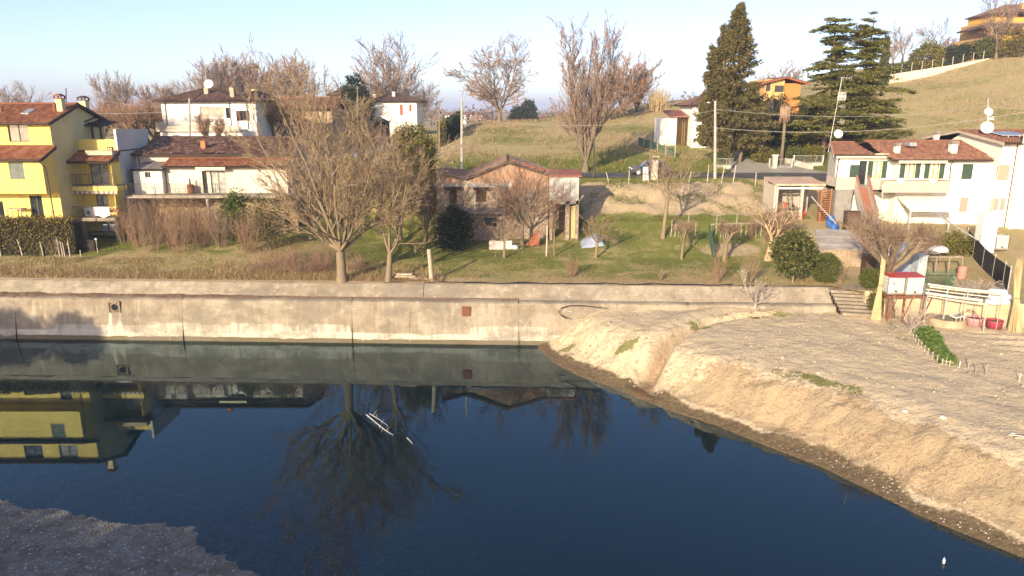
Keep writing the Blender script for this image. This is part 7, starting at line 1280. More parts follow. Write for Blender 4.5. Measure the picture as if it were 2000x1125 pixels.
t_ = thing('bed_edging', 'low stick fence edging the salad bed', 'fence', c0); ed = [FP(1780, 648), FP(1793, 674), FP(1812, 692), FP(1840, 712), FP(1862, 716)]
for a, b in zip(ed, ed[1:]):
    mb = MB(); mb.beam(a + NZ * .22, b + NZ * .22, .03, .06); mb.build('rail', GREYW, t_)
    for k in range(3): q = a.lerp(b, k / 3); mb = MB(); mb.tube([q - NZ * .1, q + NZ * .35], .025, 5); mb.build('peg', PALE, t_)
for i, (px, py, h, m) in enumerate(((1873, 718, .35, WP), (1990, 745, .45, WP), (1890, 722, .6, GREYW), (1905, 728, .5, GREYW), (1925, 732, .6, GREYW), (1838, 640, 1.9, GREYW), (1873, 640, 2.2, PALE), (1900, 640, 2.3, GREYW), (1945, 645, 2.3, GREYW), (1795, 634, 2.7, M('grey_plastic')))): q = FP(px, py); mb = MB(); mb.tube([q - NZ * .1, q + Vector((.03, 0, h))], .03, 6); tag(mb.build('garden_stake', m), ['short white stake just beyond the salad bed corner', 'short white stake at the picture edge below the ridged plot', 'first thin grey stake right of the salad bed', 'second thin grey stake right of the salad bed', 'third thin grey stake right of the salad bed', 'thin stake before the left side of the stone basin', 'thin pale stake before the white mesh frame', 'thin stake before the pink tub', 'thin stake before the crimson tub', 'grey upright pipe post under the tank stand end'][i], 'stake', 'kitchen garden stakes')
# black net fence, gate, boxes behind
t_ = thing('black_net_fence', 'black shade net fence running back through the right garden', 'fence', GP(1930, 52)); fp = [GP(1886, 57.5), GP(1900, 55.5), GP(1918, 53.2), GP(1938, 51), GP(1958, 49.2), GP(1968, 48.2)]; BN = M('black_net', (.018, .016, .015), (.03, .026, .024), 3)
for q in fp: mb = MB(); mb.tube([q - NZ * .2, q + NZ * 1.75], .035, 6); mb.build('post', GALV, t_)
for a, b in zip(fp, fp[1:]): mb = MB(); k = 60; [mb.beam(a.lerp(b, i / k), a.lerp(b, i / k) + NZ * 1.5, .03) for i in range(k)]; [mb.beam(a + NZ * z, b + NZ * z, .028) for z in np.arange(.05, 1.52, .07)]; mb.build('net_panel', BN, t_)
GP_ = M('green_paint'); t_ = thing('green_mesh_gate', 'green wire gate with looped top in the right garden', 'gate', GP(1835, 50)); a, b = GP(1808, 50), GP(1862, 50); a.z = b.z = (a.z + b.z) / 2
for q in (a, b): mb = MB(); mb.tube([q - NZ * .2, q + NZ * 1.1], .05, 7); mb.build('post', GP_, t_)
mb = MB(); [mb.beam(a.lerp(b, k / 24) + NZ * .05, a.lerp(b, k / 24) + NZ * .9, .012) for k in range(25)]; [mb.beam(a + NZ * z, b + NZ * z, .02) for z in (.05, .25, .45, .65, .88)]
for k in range(8): c = a.lerp(b, (k + .5) / 8) + NZ * .9; mb.tube([c + Vector((.1 * math.cos(s), 0, .13 * math.sin(s))) for s in np.linspace(0, math.pi, 7)], .014, 4)
mb.build('mesh_panel', GP_, t_)
for i, px in enumerate((1845, 1850)): q = GP(px, 46.6); mb = MB(); mb.tube([q - NZ * .2, q + NZ * 1.45], .045, 8); tag(mb.build('green_post', GP_), ['left of two green posts behind the white pipes', 'right of two green posts behind the white pipes'][i], 'post')
def crate(px0, px1, py0, py1, Y, d, m, name, label, cat, lid=None):
    e = RECT(px0, py0, px1, py1, Y); t_ = thing(name, label, cat, (e[0], Y, e[2])); z0 = GZ((e[0] + e[1]) / 2, Y) - .05; mb = MB(); mb.box(e[0], e[1], Y, Y + d, z0, e[3]); b = mb.build('body', m, t_); bv = b.modifiers.new('bevel', 'BEVEL'); bv.width = .02
    mb = MB(); mb.box(e[0] - .04, e[1] + .04, Y - .04, Y + d + .04, e[3] + .003, e[3] + .06); mb.build('lid', lid or m, t_); mb = MB(); mb.box((e[0] + e[1]) / 2 - .25, (e[0] + e[1]) / 2 + .25, Y - .02, Y - .003, z0 + .15, e[3] - .15); mb.build('door', lid or m, t_); return t_
crate(1921, 1950, 418, 457, 56.5, .9, M('white_enamel'), 'white_cabinet', 'tall white cabinet standing behind the black net', 'cabinet'); crate_tank(1964, 440, 56.5, 1.0, 1.1, 'caged water tank beside the white cabinet', GZ(38, 56.5) + .25)
for i, (px0, px1, py0, py1, Y, m, lb) in enumerate(((1700, 1718, 430, 458, 58, M('pale_panel'), 'pale blue panel box behind the pollard tree'), (1752, 1790, 480, 500, 51.5, M('blue_grey_tarp'), 'blue grey covered box behind the pollard trunk'), (1692, 1712, 502, 520, 52, OLDW, 'rusty box beside the plank shed'), (1795, 1812, 500, 518, 50.4, M('pale_panel'), 'pale bin left of the green wire gate'), (1655, 1680, 415, 440, 60.5, OLDW, 'dark brown cupboard under the outside stair'), (1735, 1750, 455, 480, 55, GREYW, 'grey box between the pollard limbs'))): crate(px0, px1, py0, py1, Y, .8, m, 'storage_box', lb, 'box')
t_ = thing('hen_run', 'low timber and wire hen run behind the pollard tree', 'enclosure', GP(1800, 52)); hx0, hx1 = GP(1745, 52).x, GP(1872, 52).x; hz = GZ((hx0 + hx1) / 2, 53)
for x in np.linspace(hx0, hx1, 6):
    for y in (51.8, 54.6): mb = MB(); mb.box(x - .04, x + .04, y - .04, y + .04, hz - .3, hz + 1.35); mb.build('post', GREYW, t_)
for y, z in ((51.8, 1.35), (54.6, 1.35), (51.8, .1)): mb = MB(); mb.beam((hx0, y - .05, hz + z), (hx1, y - .05, hz + z), .05, .1); mb.build('rail', GREYW, t_)
mb = MB(); mb.hexa([(hx0, 52.6, hz + 1.42), (hx1 - 1.2, 52.6, hz + 1.42), (hx1 - 1.2, 54.9, hz + 1.6), (hx0, 54.9, hz + 1.6)], [(hx0, 52.6, hz + 1.46), (hx1 - 1.2, 52.6, hz + 1.46), (hx1 - 1.2, 54.9, hz + 1.64), (hx0, 54.9, hz + 1.64)]); mb.build('roof_sheet', M('tan_board'), t_)
p = A(1838, 474, 53.4); mb = MB(); mb.lathe((0, 0, 0), [(.95, -.1), (.9, .15), (.7, .35), (.4, .46), (.02, .5)], 20); mb.v = [(p.x + x * .75, 53.6 + y * .7, hz + 1.5 + z * .7) for x, y, z in mb.v]; tag(mb.build('plastic_dome', M('milky_plastic'), None, True), 'pale plastic dome resting on the hen run roof', 'cover')
mb = MB(); q = GP(1880, 58); mb.add([], []); [mb.tube([q + NZ * .3, q + Vector((.5 + .13 * k, -.3 + .05 * k, 1.2 + .1 * k)), q + Vector((1.0 + .28 * k, -.4 + .1 * k, 2.0 + .12 * k))], [.03, .02, .004], 4) for k in range(8)]; tag(mb.build('yucca_leaves', M('dry_palm', (.35, .25, .09), (.25, .19, .06), 3)), 'tilted spray of yellowed sword leaves above the black net', 'plant')

# ------------------------------------------------------------------ on the water and the bank
rng = np.random.default_rng(77)
def driftwood(label, pts, r, seed, k=10):
    rng = np.random.default_rng(seed); P = np.array([[tuple(p) for p in pts]]); R = np.linspace(r, r * .4, P.shape[1])[None]; P2, R2 = kids(rng, P, R, k, .1, 1, 50, 15, .16, 3, .12, .12, .6, .008); V, Q = merge([tubes_np(P, R, 6), tubes_np(P2, R2, 4)]); return tag(link('floating_branch', mesh_np('branch', V, [Q], True), M('bleached_branch', (.50, .47, .42), (.40, .37, .33), 4)), label, 'branch')
driftwood('pale bare branch floating in the reflection of the big tree', [ONZ(716, 810, .03), ONZ(735, 826, .06), ONZ(752, 840, .08), ONZ(768, 850, .04)], .035, 1); driftwood('thin pale branch floating beside the longer one', [ONZ(722, 808, .1), ONZ(742, 820, .14), ONZ(758, 832, .12)], .022, 2, 5); driftwood('short pale stick floating right of the floating branches', [ONZ(795, 855, .03), ONZ(801, 861, .05), ONZ(806, 867, .03)], .03, 3, 1)
p = ONZ(1843, 1100, 0); t_ = thing('floating_bottle', 'small pale plastic bottle floating upright near the bank', 'bottle', p); mb = MB(); mb.lathe(p, [(.01, -.05), (.045, -.04), (.05, .1), (.045, .16), (.018, .2), (.016, .23)], 12); mb.build('body', M('milky_plastic'), t_, True); mb = MB(); mb.lathe(p, [(.02, .232), (.02, .26), (.002, .262)], 10); mb.build('cap', BLU, t_)
for i, (a, b) in enumerate((((1940, 1019), (2003, 997)), ((1951, 1030), (2010, 1000)), ((1972, 992), (2012, 1003)))): qa, qb = FP(*a), FP(*b); pole_leaning(qa + NZ * .06, qb + NZ * (.25 + .1 * i), .03, PALE, 'dry_cane', ['lower of two long canes lying on the bank foot', 'upper of two long canes lying on the bank foot', 'short crossing cane on the bank foot'][i], 'cane')
def rock(rng, c, r):
    mb = MB(); mb.lathe((0, 0, 0), [(.6, -.45), (1, -.05), (.75, .45), (.03, .66)], 6); a = rng.random() * 6; sc = rng.uniform(.7, 1.2, 3) * r
    mb.v = [(c.x + (x * math.cos(a) - y * math.sin(a)) * sc[0] * (1 + .2 * math.sin(3 * x + a)), c.y + (x * math.sin(a) + y * math.cos(a)) * sc[1], c.z + z * sc[2] * .8) for x, y, z in mb.v]; return mb
LIME = M('white_limestone', (.60, .56, .50), (.48, .44, .38), 5, bump=.3)
for i, (px, py, r) in enumerate(((1746, 956, .16), (1818, 973, .19), (1956, 977, .15), (1583, 870, .12))): tag(rock(rng, FP(px, py), r).build('limestone_rock', LIME, None, True), ['white rock at the water side of the pebbly bank foot', 'largest white rock on the pebbly bank foot', 'white rock near the canes on the bank', 'small white rock on the bank below the green strip'][i], 'rock', 'white rocks on the bank')
mb = MB()
for k in range(170):
    px = rng.normal(1800, 90); py = 0; q = WL; i = rng.integers(9, 13); f = rng.random(); w = WL[i] * (1 - f) + WL[i+1] * f; d = rng.uniform(.2, 1.5); dx = WL[i+1] - WL[i]; nrm_ = np.array([-dx[1], dx[0]]) / np.hypot(*dx); c = w + nrm_ * d; s = rock(rng, Vector((c[0], c[1], BZ(*c))), rng.uniform(.015, .045)); mb.add(s.v, s.f)
tag(mb.build('pebbles', LIME), 'scattered white pebbles along the foot of the bank', 'pebbles', kind='stuff')
mb = MB()
for k in range(420):
    d = rng.uniform(.3, 9); i = rng.integers(1, 8); f = rng.random(); w = GW[i] * (1 - f) + GW[i+1] * f; c = w + np.array([rng.normal(0, .5) - d * .2, -d]); z = float(np.interp(d, [0, 1, 3, 8, 20], [0, .08, .18, .32, .6])); s = rock(rng, Vector((c[0], c[1], z + .01)), rng.uniform(.015, .045)); mb.add(s.v, s.f)
tag(mb.build('shingle', M('grey_shingle', (.42, .42, .41), (.24, .23, .22), 4)), 'loose grey and white stones of the gravel bar', 'gravel', kind='stuff')
# ------------------------------------------------------------------ trees and shrubs near the river
def plant(name, label, px, Y, tc, bark=BARK, twig=TWIG, cat='tree', group=None, rz=0.0, dz=0.0): g_ = GP(px, Y); return make_tree(name, label, (g_.x, g_.y, g_.z + dz), tc[0], tc[1], bark, twig, group, cat, rz)
plant('bare_tree', 'largest leafless spreading tree with yellow lichen at the wall top', 668, 51.0, bare_tree(11, 15.4, 1.0, 10, .14, .33, 15, 12, 8, 2, 38, 28, .05, .04, .08, l1=.44, l2=.42, l3=.42, rmin=.009, t0=.08, stemang=48), BARK_L, TWIG_L)
plant('leaning_tree', 'leafless tree with arching lichen covered limbs beside the thick post', 757, 51.0, bare_tree(27, 9.8, 1.05, 5, .2, .2, 9, 8, 7, 2, 48, 34, .05, .05, .13, (.10, .08), .6, .45, .42, .006, .15, 38), BARK_L, TWIG_L)
for i, (px, Y, H, sd, lb) in enumerate(((705, 66, 9.5, 31, 'tall brownish bare tree right behind the largest tree'), (782, 64, 8.0, 32, 'dark bare tree behind the leaning lichen tree'), (832, 62.5, 6.5, 33, 'bare tree between the leaning tree and the derelict house'), (612, 65, 8.2, 34, 'bare tree behind the largest tree, beside the long house'), (742, 70, 8.5, 38, 'slender bare tree left of the yellowish evergreen'))): plant('bare_tree', lb, px, Y, bare_tree(sd, H, .8, 4, .12, .15, 9, 9, 9, 1, 38, 28, .09, .06, .1, rmin=.0065, stemang=24), BARK, TWIG)
bush('evergreen_tree', 'tall yellowish evergreen tree left of the meadow', tuple(GP(812, 71)), 2.0, 1.8, 3.3, 3.6, 620, 26, .22, LEAF_YEL, 41, .8, .35, .35, .28, cat='tree', stem_r=.14)
bush('evergreen_bush', 'broad yellowish evergreen bush below the yellowish evergreen tree', tuple(GP(835, 69)), 1.8, 1.6, 1.8, 1.7, 300, 24, .2, LEAF_YEL, 42, 0, .3, .35, .25)
bush('leafy_shrub', 'bright green leafy shrub before the long house terrace', tuple(GP(466, 61.5)), 1.35, 1.2, 2.1, 2.6, 120, 26, .2, leaf_mat('leaf_bright', (.05, .065, .015), (.10, .125, .03), (.19, .2, .06)), 43, .6, .35, .55, .26, cat='shrub')
bush('ivy_shrub', 'olive leafed tangled shrub beside the big bare tree', tuple(GP(528, 60)), 1.7, 1.4, 2.4, 2.7, 330, 16, .15, leaf_mat('leaf_olive', (.05, .045, .015), (.13, .11, .04), (.24, .2, .09)), 44, 0, .2, .4, .3, cat='shrub')
bush('dark_conifer_shrub', 'near black evergreen shrub against the derelict house', tuple(GP(886, 61)), 1.35, 1.1, 1.75, 1.65, 330, 26, .24, LEAF_DARK, 45, 0, .2, .3, .2, cat='shrub')
thl = ['bare brown thicket shrub nearest the yellow house terrace', 'bare brown thicket shrub second from the yellow house', 'bare brown thicket shrub under the zigzag struts', 'tall bare thicket shrub before the rubble wall', 'bare thicket shrub at the middle of the long house', 'reddish bare thicket shrub left of the leafy green shrub', 'lower bare thicket shrub under the leafy green shrub', 'bare thicket shrub left of the big tree limbs', 'thin bare thicket shrub in front of the others, left', 'thin bare thicket shrub in front of the others, right']
for i, (px, Y, H, n) in enumerate(((246, 61, 3.4, 40), (274, 60, 4.0, 46), (305, 60.5, 4.6, 50), (335, 60, 4.9, 50), (368, 61, 4.7, 50), (398, 60.4, 4.3, 46), (432, 60, 3.6, 44), (486, 58.5, 3.4, 46), (295, 58.5, 3.0, 30), (352, 58.5, 3.2, 30))): whip_shrub('thicket_shrub', thl[i], tuple(GP(px, Y)), H, n, .34, 60 + i, [TWIG, TWIG_R][i % 2], .013, 8, 'bare thicket before the long house', base=.7)
for i, (px, Y, H) in enumerate(((515, 54, 1.8), (552, 53.3, 1.6), (592, 53, 1.7), (628, 53.6, 1.5), (700, 54, 1.5), (560, 55.5, 2.0), (640, 56, 1.8))): whip_shrub('bramble', ['bramble clump furthest left under the big tree', 'bramble clump in front of the olive shrub', 'bramble clump left of the big trunk', 'bramble clump nearest the big trunk on its left', 'bramble clump right of the big trunk', 'bramble clump behind the others, left', 'bramble clump behind the others, near the trunk'][i], tuple(GP(px, Y)), H, 70, 1.3, 80 + i, TWIG_R, .008, 6, 'bramble clumps under the big tree', base=.8, lr=.35)
plant('young_tree', 'very small bare tree on the grass before the hedge', 108, 54, bare_tree(91, 2.6, 1.1, 3, .3, .05, 5, 4, 3, 0, 45, 35, .05, .05, .1, rmin=.006, stemang=45), BARK_L, TWIG_L); plant('bare_shrub', 'small bare shrub by the downpipe of the yellow house', 122, 58.8, bare_tree(92, 3.2, 1, 5, .1, .05, 6, 5, 4, 0, 45, 35, .05, rmin=.006, stemang=40), BARK, TWIG_R, 'shrub')
# orchard
OR = ['small orchard tree with pale trunk before the derelict house', 'dense reddish bare tree growing against the derelict house', 'slim upright bare tree right of the concrete post', 'orchard tree with low right limb beside the tarpaulin', 'tall leaning tree with yellow lichen on the clay bank', 'pollarded orchard tree on the open grass', 'grey pollarded tree beside the green net end', 'orchard tree with pale split leaning trunk']
plant('orchard_tree', OR[0], 985, 57.8, bare_tree(101, 3.6, 1.25, 4, .36, .1, 7, 6, 5, 0, 50, 36, .08, .04, .12, rmin=.006, stemang=55), BARK_L, TWIG_R)
plant('bare_tree', OR[1], 1020, 62.3, bare_tree(102, 7.0, 1.2, 6, .22, .15, 11, 9, 7, 2, 45, 34, .06, .04, .11, rmin=.006, stemang=42), BARK, TWIG_R)
plant('orchard_tree', OR[2], 1082, 58.2, bare_tree(103, 4.0, .6, 4, .42, .07, 7, 7, 5, 0, 28, 25, .1, .06, .08, rmin=.006, stemang=20), BARK, TWIG_R)
plant('orchard_tree', OR[3], 1163, 57.8, bare_tree(104, 3.8, 1.3, 5, .32, .11, 8, 7, 5, 0, 46, 32, .1, .05, .1, (.05, .02), rmin=.006, stemang=52), BARK_L, TWIG)
plant('leaning_tree', OR[4], 1294, 62.0, bare_tree(105, 8.4, .9, 4, .38, .16, 9, 8, 8, 2, 40, 32, .07, .05, .12, (.10, .10), rmin=.006, stemang=34), BARK_L, TWIG_L)
for i, (px, Y, H, r, sd) in ((5, (1331, 57.6, 2.9, .11, 106)), (6, (1414, 57.2, 3.0, .16, 107))): plant('pollard_tree', OR[i], px, Y, pollard(sd, H, r, 4, 22, .7, .3), BARK_L, TWIG)
plant('orchard_tree', OR[7], 1499, 57.0, bare_tree(108, 4.8, 1.1, 4, .3, .3, 9, 8, 7, 1, 44, 34, .06, .05, .1, (.16, .05), rmin=.006, stemang=36), M('peeled_trunk', (.46, .32, .18), (.32, .22, .13), 2, bump=.4), TWIG)
for i, (px, Y, H, m) in enumerate(((1117, 52.2, 2.0, TWIG_R), (1401, 50.6, 2.3, TWIG_R), (1464, 50.6, 2.6, TWIG_L), (1288, 51.2, 1.0, TWIG), (1641, 50.2, 2.0, TWIG_L), (1500, 60.5, 2.6, TWIG_R), (1466, 61.8, 2.4, TWIG_R), (1540, 60.5, 2.8, TWIG_R), (933, 51.6, .9, TWIG))): whip_shrub('bare_shrub', ['low reddish twiggy shrub on the open lawn by the wall', 'vase shaped bare shrub left of its taller twin by the wall', 'taller vase shaped bare shrub near the loquat', 'tiny grey shrub on the lawn by the wall', 'bare twig bush right of the round clipped bush', 'purplish bare shrub behind the split trunk tree', 'brown bare shrub at the back of the fenced plot', 'purplish bare shrub left of the lean-to shed', 'tiny twig sapling at the wall near the plank heap'][i], tuple(GP(px, Y)), H, [26, 34, 34, 14, 26, 46, 40, 46, 8][i], .5, 120 + i, m, .01, 6, base=.1)
bush('loquat_tree', 'glossy evergreen tree with large leaves at the wall top', tuple(GP(1548, 50.6)), 1.42, 1.35, 1.42, 2.15, 300, 16, .24, LEAF_LOQ, 131, .7, .45, .22, .2, cat='tree', stem_r=.1, bark=BARK_L)
bush('clipped_bush', 'large round clipped evergreen bush beside the loquat', tuple(GP(1610, 50.8)), 1.02, 1.0, 1.0, 1.02, 520, 24, .10, LEAF_EVER, 132, 0, .72, .06, .08); bush('clipped_bush', 'smaller round clipped bush left of the cane bundle', tuple(GP(1697, 48.6)), .66, .62, .62, .8, 300, 22, .09, LEAF_EVER, 133, .4, .7, .08, .07); bush('trailing_bush', 'dark bush hanging over the steps below the smaller round bush', (24.0, 46.6, 2.6), .45, .4, .75, .85, 130, 20, .1, LEAF_EVER, 134, 0, .4, .2, .1)
tr, cr = pollard(141, 6.4, .36, 7, 46, 1.25, .55, .5); x = A(1737, 603, 46.3).x; make_tree('pollard_tree', 'big gnarled pollard tree behind the cane bundle', (x, 46.3, 2.55), tr, cr, BARK, TWIG)
t_ = plant('bare_bush', 'whitish bare bush growing behind the white pipes', 1906, 46.6, bare_tree(142, 2.0, 1.3, 6, .08, .06, 8, 5, 4, 0, 45, 36, .05, rmin=.007, stemang=50), M('whitish_bark', (.42, .35, .29), (.33, .27, .22), 3), M('whitish_bark'), 'shrub')
x, y = FP(1776, 652).x, FP(1776, 652).y; tr, cr = bare_tree(143, 2.0, 1.2, 5, .1, .05, 7, 5, 3, 0, 45, 36, .05, rmin=.007, stemang=45); make_tree('bare_bush', 'small grey bare bush at the corner of the salad bed', (x, y, BZ(x, y)), tr, cr, M('whitish_bark'), M('whitish_bark'), None, 'shrub')
x, y = 16.5, 47.85; tr, cr = bare_tree(144, 2.3, 1.5, 5, .14, .08, 6, 5, 3, 0, 45, 36, .04, rmin=.008, stemang=52); make_tree('bare_tree', 'small grey bare tree standing before the concrete parapet', (x, y, BZ(x, y)), tr, cr, M('whitish_bark'), M('whitish_bark'))
bush('low_bush', 'olive bush behind the hen run near the canopy', tuple(GP(1858, 56)), 1.3, 1.0, .9, .8, 160, 22, .15, LEAF_YEL, 145, 0, .4, .25, .2)
def hedge(name, label, pts, w, h, m, seed, leaf=.13, den=120, zfn=None, cat='hedge'):
    """clipped hedge along a line: dark heart and a skin of leaves"""
    rng = np.random.default_rng(seed); o_ = thing(name, label, cat, (0, 0, 0)); C = []; core = MB()
    for (x0, y0), (x1, y1) in zip(pts, pts[1:]):
        L = math.hypot(x1 - x0, y1 - y0); ux, uy = (x1 - x0) / L, (y1 - y0) / L; n = int(L * den * (h + w)); t_ = rng.random(n) * L; s = rng.random(n); side = rng.uniform(-w / 2, w / 2, n); hh = h * (1 + .10 * fbm(t_ * .6 + x0, t_ * 0, seed))
        a = rng.random(n); q = np.where(a < .5, -w / 2, np.where(a < .62, w / 2, side)); z = np.where(a < .62, hh * s ** .85, hh) + rng.normal(0, .07, n); q = q + rng.normal(0, .08, n) + .1 * fbm(t_ * .8, z * .8, seed + 2)
        X, Y = x0 + ux * t_ - uy * q, y0 + uy * t_ + ux * q; C.append(np.stack([X, Y, z + ground_z(X, Y)], -1)); k = max(1, int(L / 3))
        for i in range(k):
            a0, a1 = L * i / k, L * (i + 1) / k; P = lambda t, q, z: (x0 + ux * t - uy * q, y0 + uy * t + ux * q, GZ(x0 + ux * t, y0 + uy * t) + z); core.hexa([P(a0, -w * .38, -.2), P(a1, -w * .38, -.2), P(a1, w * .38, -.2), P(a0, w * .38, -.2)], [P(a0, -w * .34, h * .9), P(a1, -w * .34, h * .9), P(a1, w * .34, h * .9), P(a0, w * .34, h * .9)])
    C = np.concatenate(C); V, Q = leaf_quads(rng, C, np.full(len(C), leaf), aspect=.7, tri=True); foliage(o_, 'foliage', V, Q, m, rng); ob = core.build('branches', CORE, o_); ob['kind'] = 'stuff'; return o_  # inner part is a solid near-black box, the hedge's inside shade as colour
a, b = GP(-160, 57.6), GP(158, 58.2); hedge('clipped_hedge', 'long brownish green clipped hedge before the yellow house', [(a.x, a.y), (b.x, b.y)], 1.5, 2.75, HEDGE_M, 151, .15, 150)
# ------------------------------------------------------------------ meadow, driveway and hill
plant('meadow_tree', 'tall vase shaped bare tree at the meadow roadside', 1143, 82.2, bare_tree(201, 15.6, .85, 9, .06, .40, 17, 10, 8, 2, 27, 24, .06, .06, .06, l1=.36, l2=.42, l3=.45, rmin=.012, t0=.14, stemang=27, lprof=.3), BARK, TWIG_F)
plant('meadow_tree', 'round crowned bare tree standing alone at the meadow crest', 975, 140, bare_tree(202, 14.6, 1.0, 5, .12, .42, 15, 11, 9, 2, 48, 36, .03, .03, .09, l1=.48, l2=.45, l3=.45, rmin=.02, t0=.06, stemang=36, lprof=.25), BARK, TWIG_F)
for i, (px, Y, H, sd) in enumerate(((1190, 128, 8.5, 211), (1216, 132, 10.5, 212), (1243, 136, 9.5, 213))): plant('bare_tree', ['dense brown bare tree just right of the tall meadow tree', 'highest of the dense brown bare trees on the meadow crest', 'dense brown bare tree nearest the reeds'][i], px, Y, bare_tree(sd, H, 1.0, 9, .06, .25, 9, 9, 9, 0, 36, 28, .07, .05, .09, l1=.5, rmin=.018, stemang=36), BARK, TWIG_R)
whip_shrub('reed_clump', 'pale reed clump on the meadow crest behind the shed', tuple(GP(1282, 134)), 4.2, 260, .14, 221, M('dry_cane'), .03, 2, cat='reeds', base=2.2, lr=.12)
def conifer(name, label, loc, cones, m, seed, twig=.3, per=9, bark=BARK):
    rng = np.random.default_rng(seed); o_ = thing(name, label, 'tree', loc); C = []; D = []; TB = []
    for dx, dy, z0, H, R, nb in cones:
        h = z0 + (H - z0) * rng.random(nb) ** 1.15; f = (h - z0) / (H - z0); r = R * np.clip(1 - f, 0.02, 1) ** .8 * np.clip(.45 + f * 5, 0, 1) * rng.uniform(.55, 1.3, nb); az = rng.random(nb) * 6.283; r = r * (1 + .5 * fbm(az * 1.4 + 3, h * .7, seed, 3)); up = rng.normal(.12, .14, nb)
        d = unit(np.stack([np.cos(az), np.sin(az), up], -1)); k = 12; t_ = np.linspace(.3, 1.0, k)[None, :, None]; P = np.array([dx, dy, 0]) + np.stack([0 * h, 0 * h, h], -1)[:, None] + d[:, None] * (r[:, None, None] + .12) * t_; P[..., 2] += .35 * (t_[..., 0] ** 2) * .4
        P = P[:, :, None] + rng.normal(0, .17, (nb, k, per, 3)) * (1.15 - .5 * t_[..., None]); C.append(P.reshape(-1, 3)); D.append(np.broadcast_to((d + np.array([0, 0, .35]))[:, None, None], P.shape).reshape(-1, 3))
        TB.append(shoot(rng, arr([dx * .5, dy * .5, -.3]), arr([dx * .5 / H, dy * .5 / H, 1.0]), arr(H * .95), arr(.05 + .022 * H), arr(.02), 8, .01, 0))
    C = np.concatenate(C); D = np.concatenate(D); V, Q = leaf_quads(rng, C, np.full(len(C), twig), N=D, aspect=.5, spread=1.0, tri=True); foliage(o_, 'crown', V, Q, m, rng); V, Q = merge([tubes_np(P, R, 8) for P, R in TB]); link('trunk', mesh_np('trunk', V, [Q], True), bark, o_, loc=(0, 0, 0)); return o_
g_ = GP(1424, 87); zt = A(1418, 12, 87).z - g_.z
conifer('big_conifer', 'tall dense olive conifer with several tips beside the driveway', tuple(g_), [(0, 0, 1.6, zt, 3.9, 330), (-1.5, .2, 2.5, zt - 2.3, 1.9, 150), (-2.7, -.2, 2.0, zt - 4.6, 1.7, 110), (2.3, .3, 1.8, zt - 8.5, 2.4, 120)], NEEDLE_B, 231, .28, 12)
def cedar(name, label, loc, prof, seed, m=NEEDLE, dens=1.0):
    rng = np.random.default_rng(seed); o_ = thing(name, label, 'tree', loc); H = prof[-1][0]; C = []; PB = []; RB = []
    hs = np.arange(prof[0][0], H, .85)
    for h in hs:
        R = np.interp(h, [p[0] for p in prof], [p[1] for p in prof])
        for k in range(rng.integers(5, 9)):
            az = rng.random() * 6.283; L = R * rng.uniform(.6, 1.15); n = 9; t_ = np.linspace(0, 1, n); droop = rng.uniform(.02, .22); z = h + rng.normal(0, .45) + L * (.18 * t_ - droop * t_ ** 2 * 1.4); P = np.stack([np.cos(az) * L * t_, np.sin(az) * L * t_, z], -1); P[:, :2] += rng.normal(0, .06, (n, 2)) * t_[:, None]; PB.append(P); RB.append(np.linspace(.09, .02, n) * (R / 4 + .4))
            npad = max(6, int(L * 17 * dens)); tt = rng.uniform(.25, 1.03, npad); x = tt * (n - 1); i = np.minimum(x.astype(int), n - 2); f = (x - i)[:, None]; b = P[i] * (1 - f) + P[i+1] * f; side = rng.normal(0, .30, npad) * L * (.35 + .65 * (1 - np.abs(tt - .6))) * .75; b[:, 0] += -np.sin(az) * side; b[:, 1] += np.cos(az) * side; b[:, 2] -= np.abs(side) * .22
            q = b[:, None] + rng.normal(0, 1, (npad, 13, 3)) * np.array([.24, .24, .07]); C.append(q.reshape(-1, 3))
    C = np.concatenate(C); V, Q = leaf_quads(rng, C, np.full(len(C), .27), flat=.6, aspect=.5, tri=True); foliage(o_, 'crown', V, Q, m, rng)
    P0, R0 = shoot(rng, arr([0, 0, -.3]), arr([0, 0, 1.0]), arr(H + .3), arr(.34), arr(.05), 10, .015, 0); V, Q = merge([tubes_np(P0, R0, 9), tubes_np(np.array(PB), np.array(RB), 5)]); link('trunk', mesh_np('trunk', V, [Q], True), BARK, o_, loc=(0, 0, 0)); return o_
g_ = GP(1606, 89); zt = A(1606, 38, 89).z - g_.z; cedar('cedar_tree', 'left cedar with bare upper trunk and flat layered boughs', tuple(g_), [(2.6, 5.4), (6, 5.6), (8.0, 4.4), (9, 1.6), (10.2, 3.6), (11, 1.2), (12.5, 2.2), (13.2, .9), (zt - 1.8, 2.6), (zt - .6, 2.2), (zt, .5)], 241)
g_ = GP(1668, 90); zt = A(1668, 42, 90).z - g_.z; cedar('cedar_tree', 'right cedar with drooping layered boughs', tuple(g_), [(2.0, 5.2), (6, 5.8), (9, 5.0), (10.5, 2.6), (12, 3.4), (13.2, 1.8), (zt - 2.2, 3.0), (zt - 1, 1.6), (zt, .6)], 242)
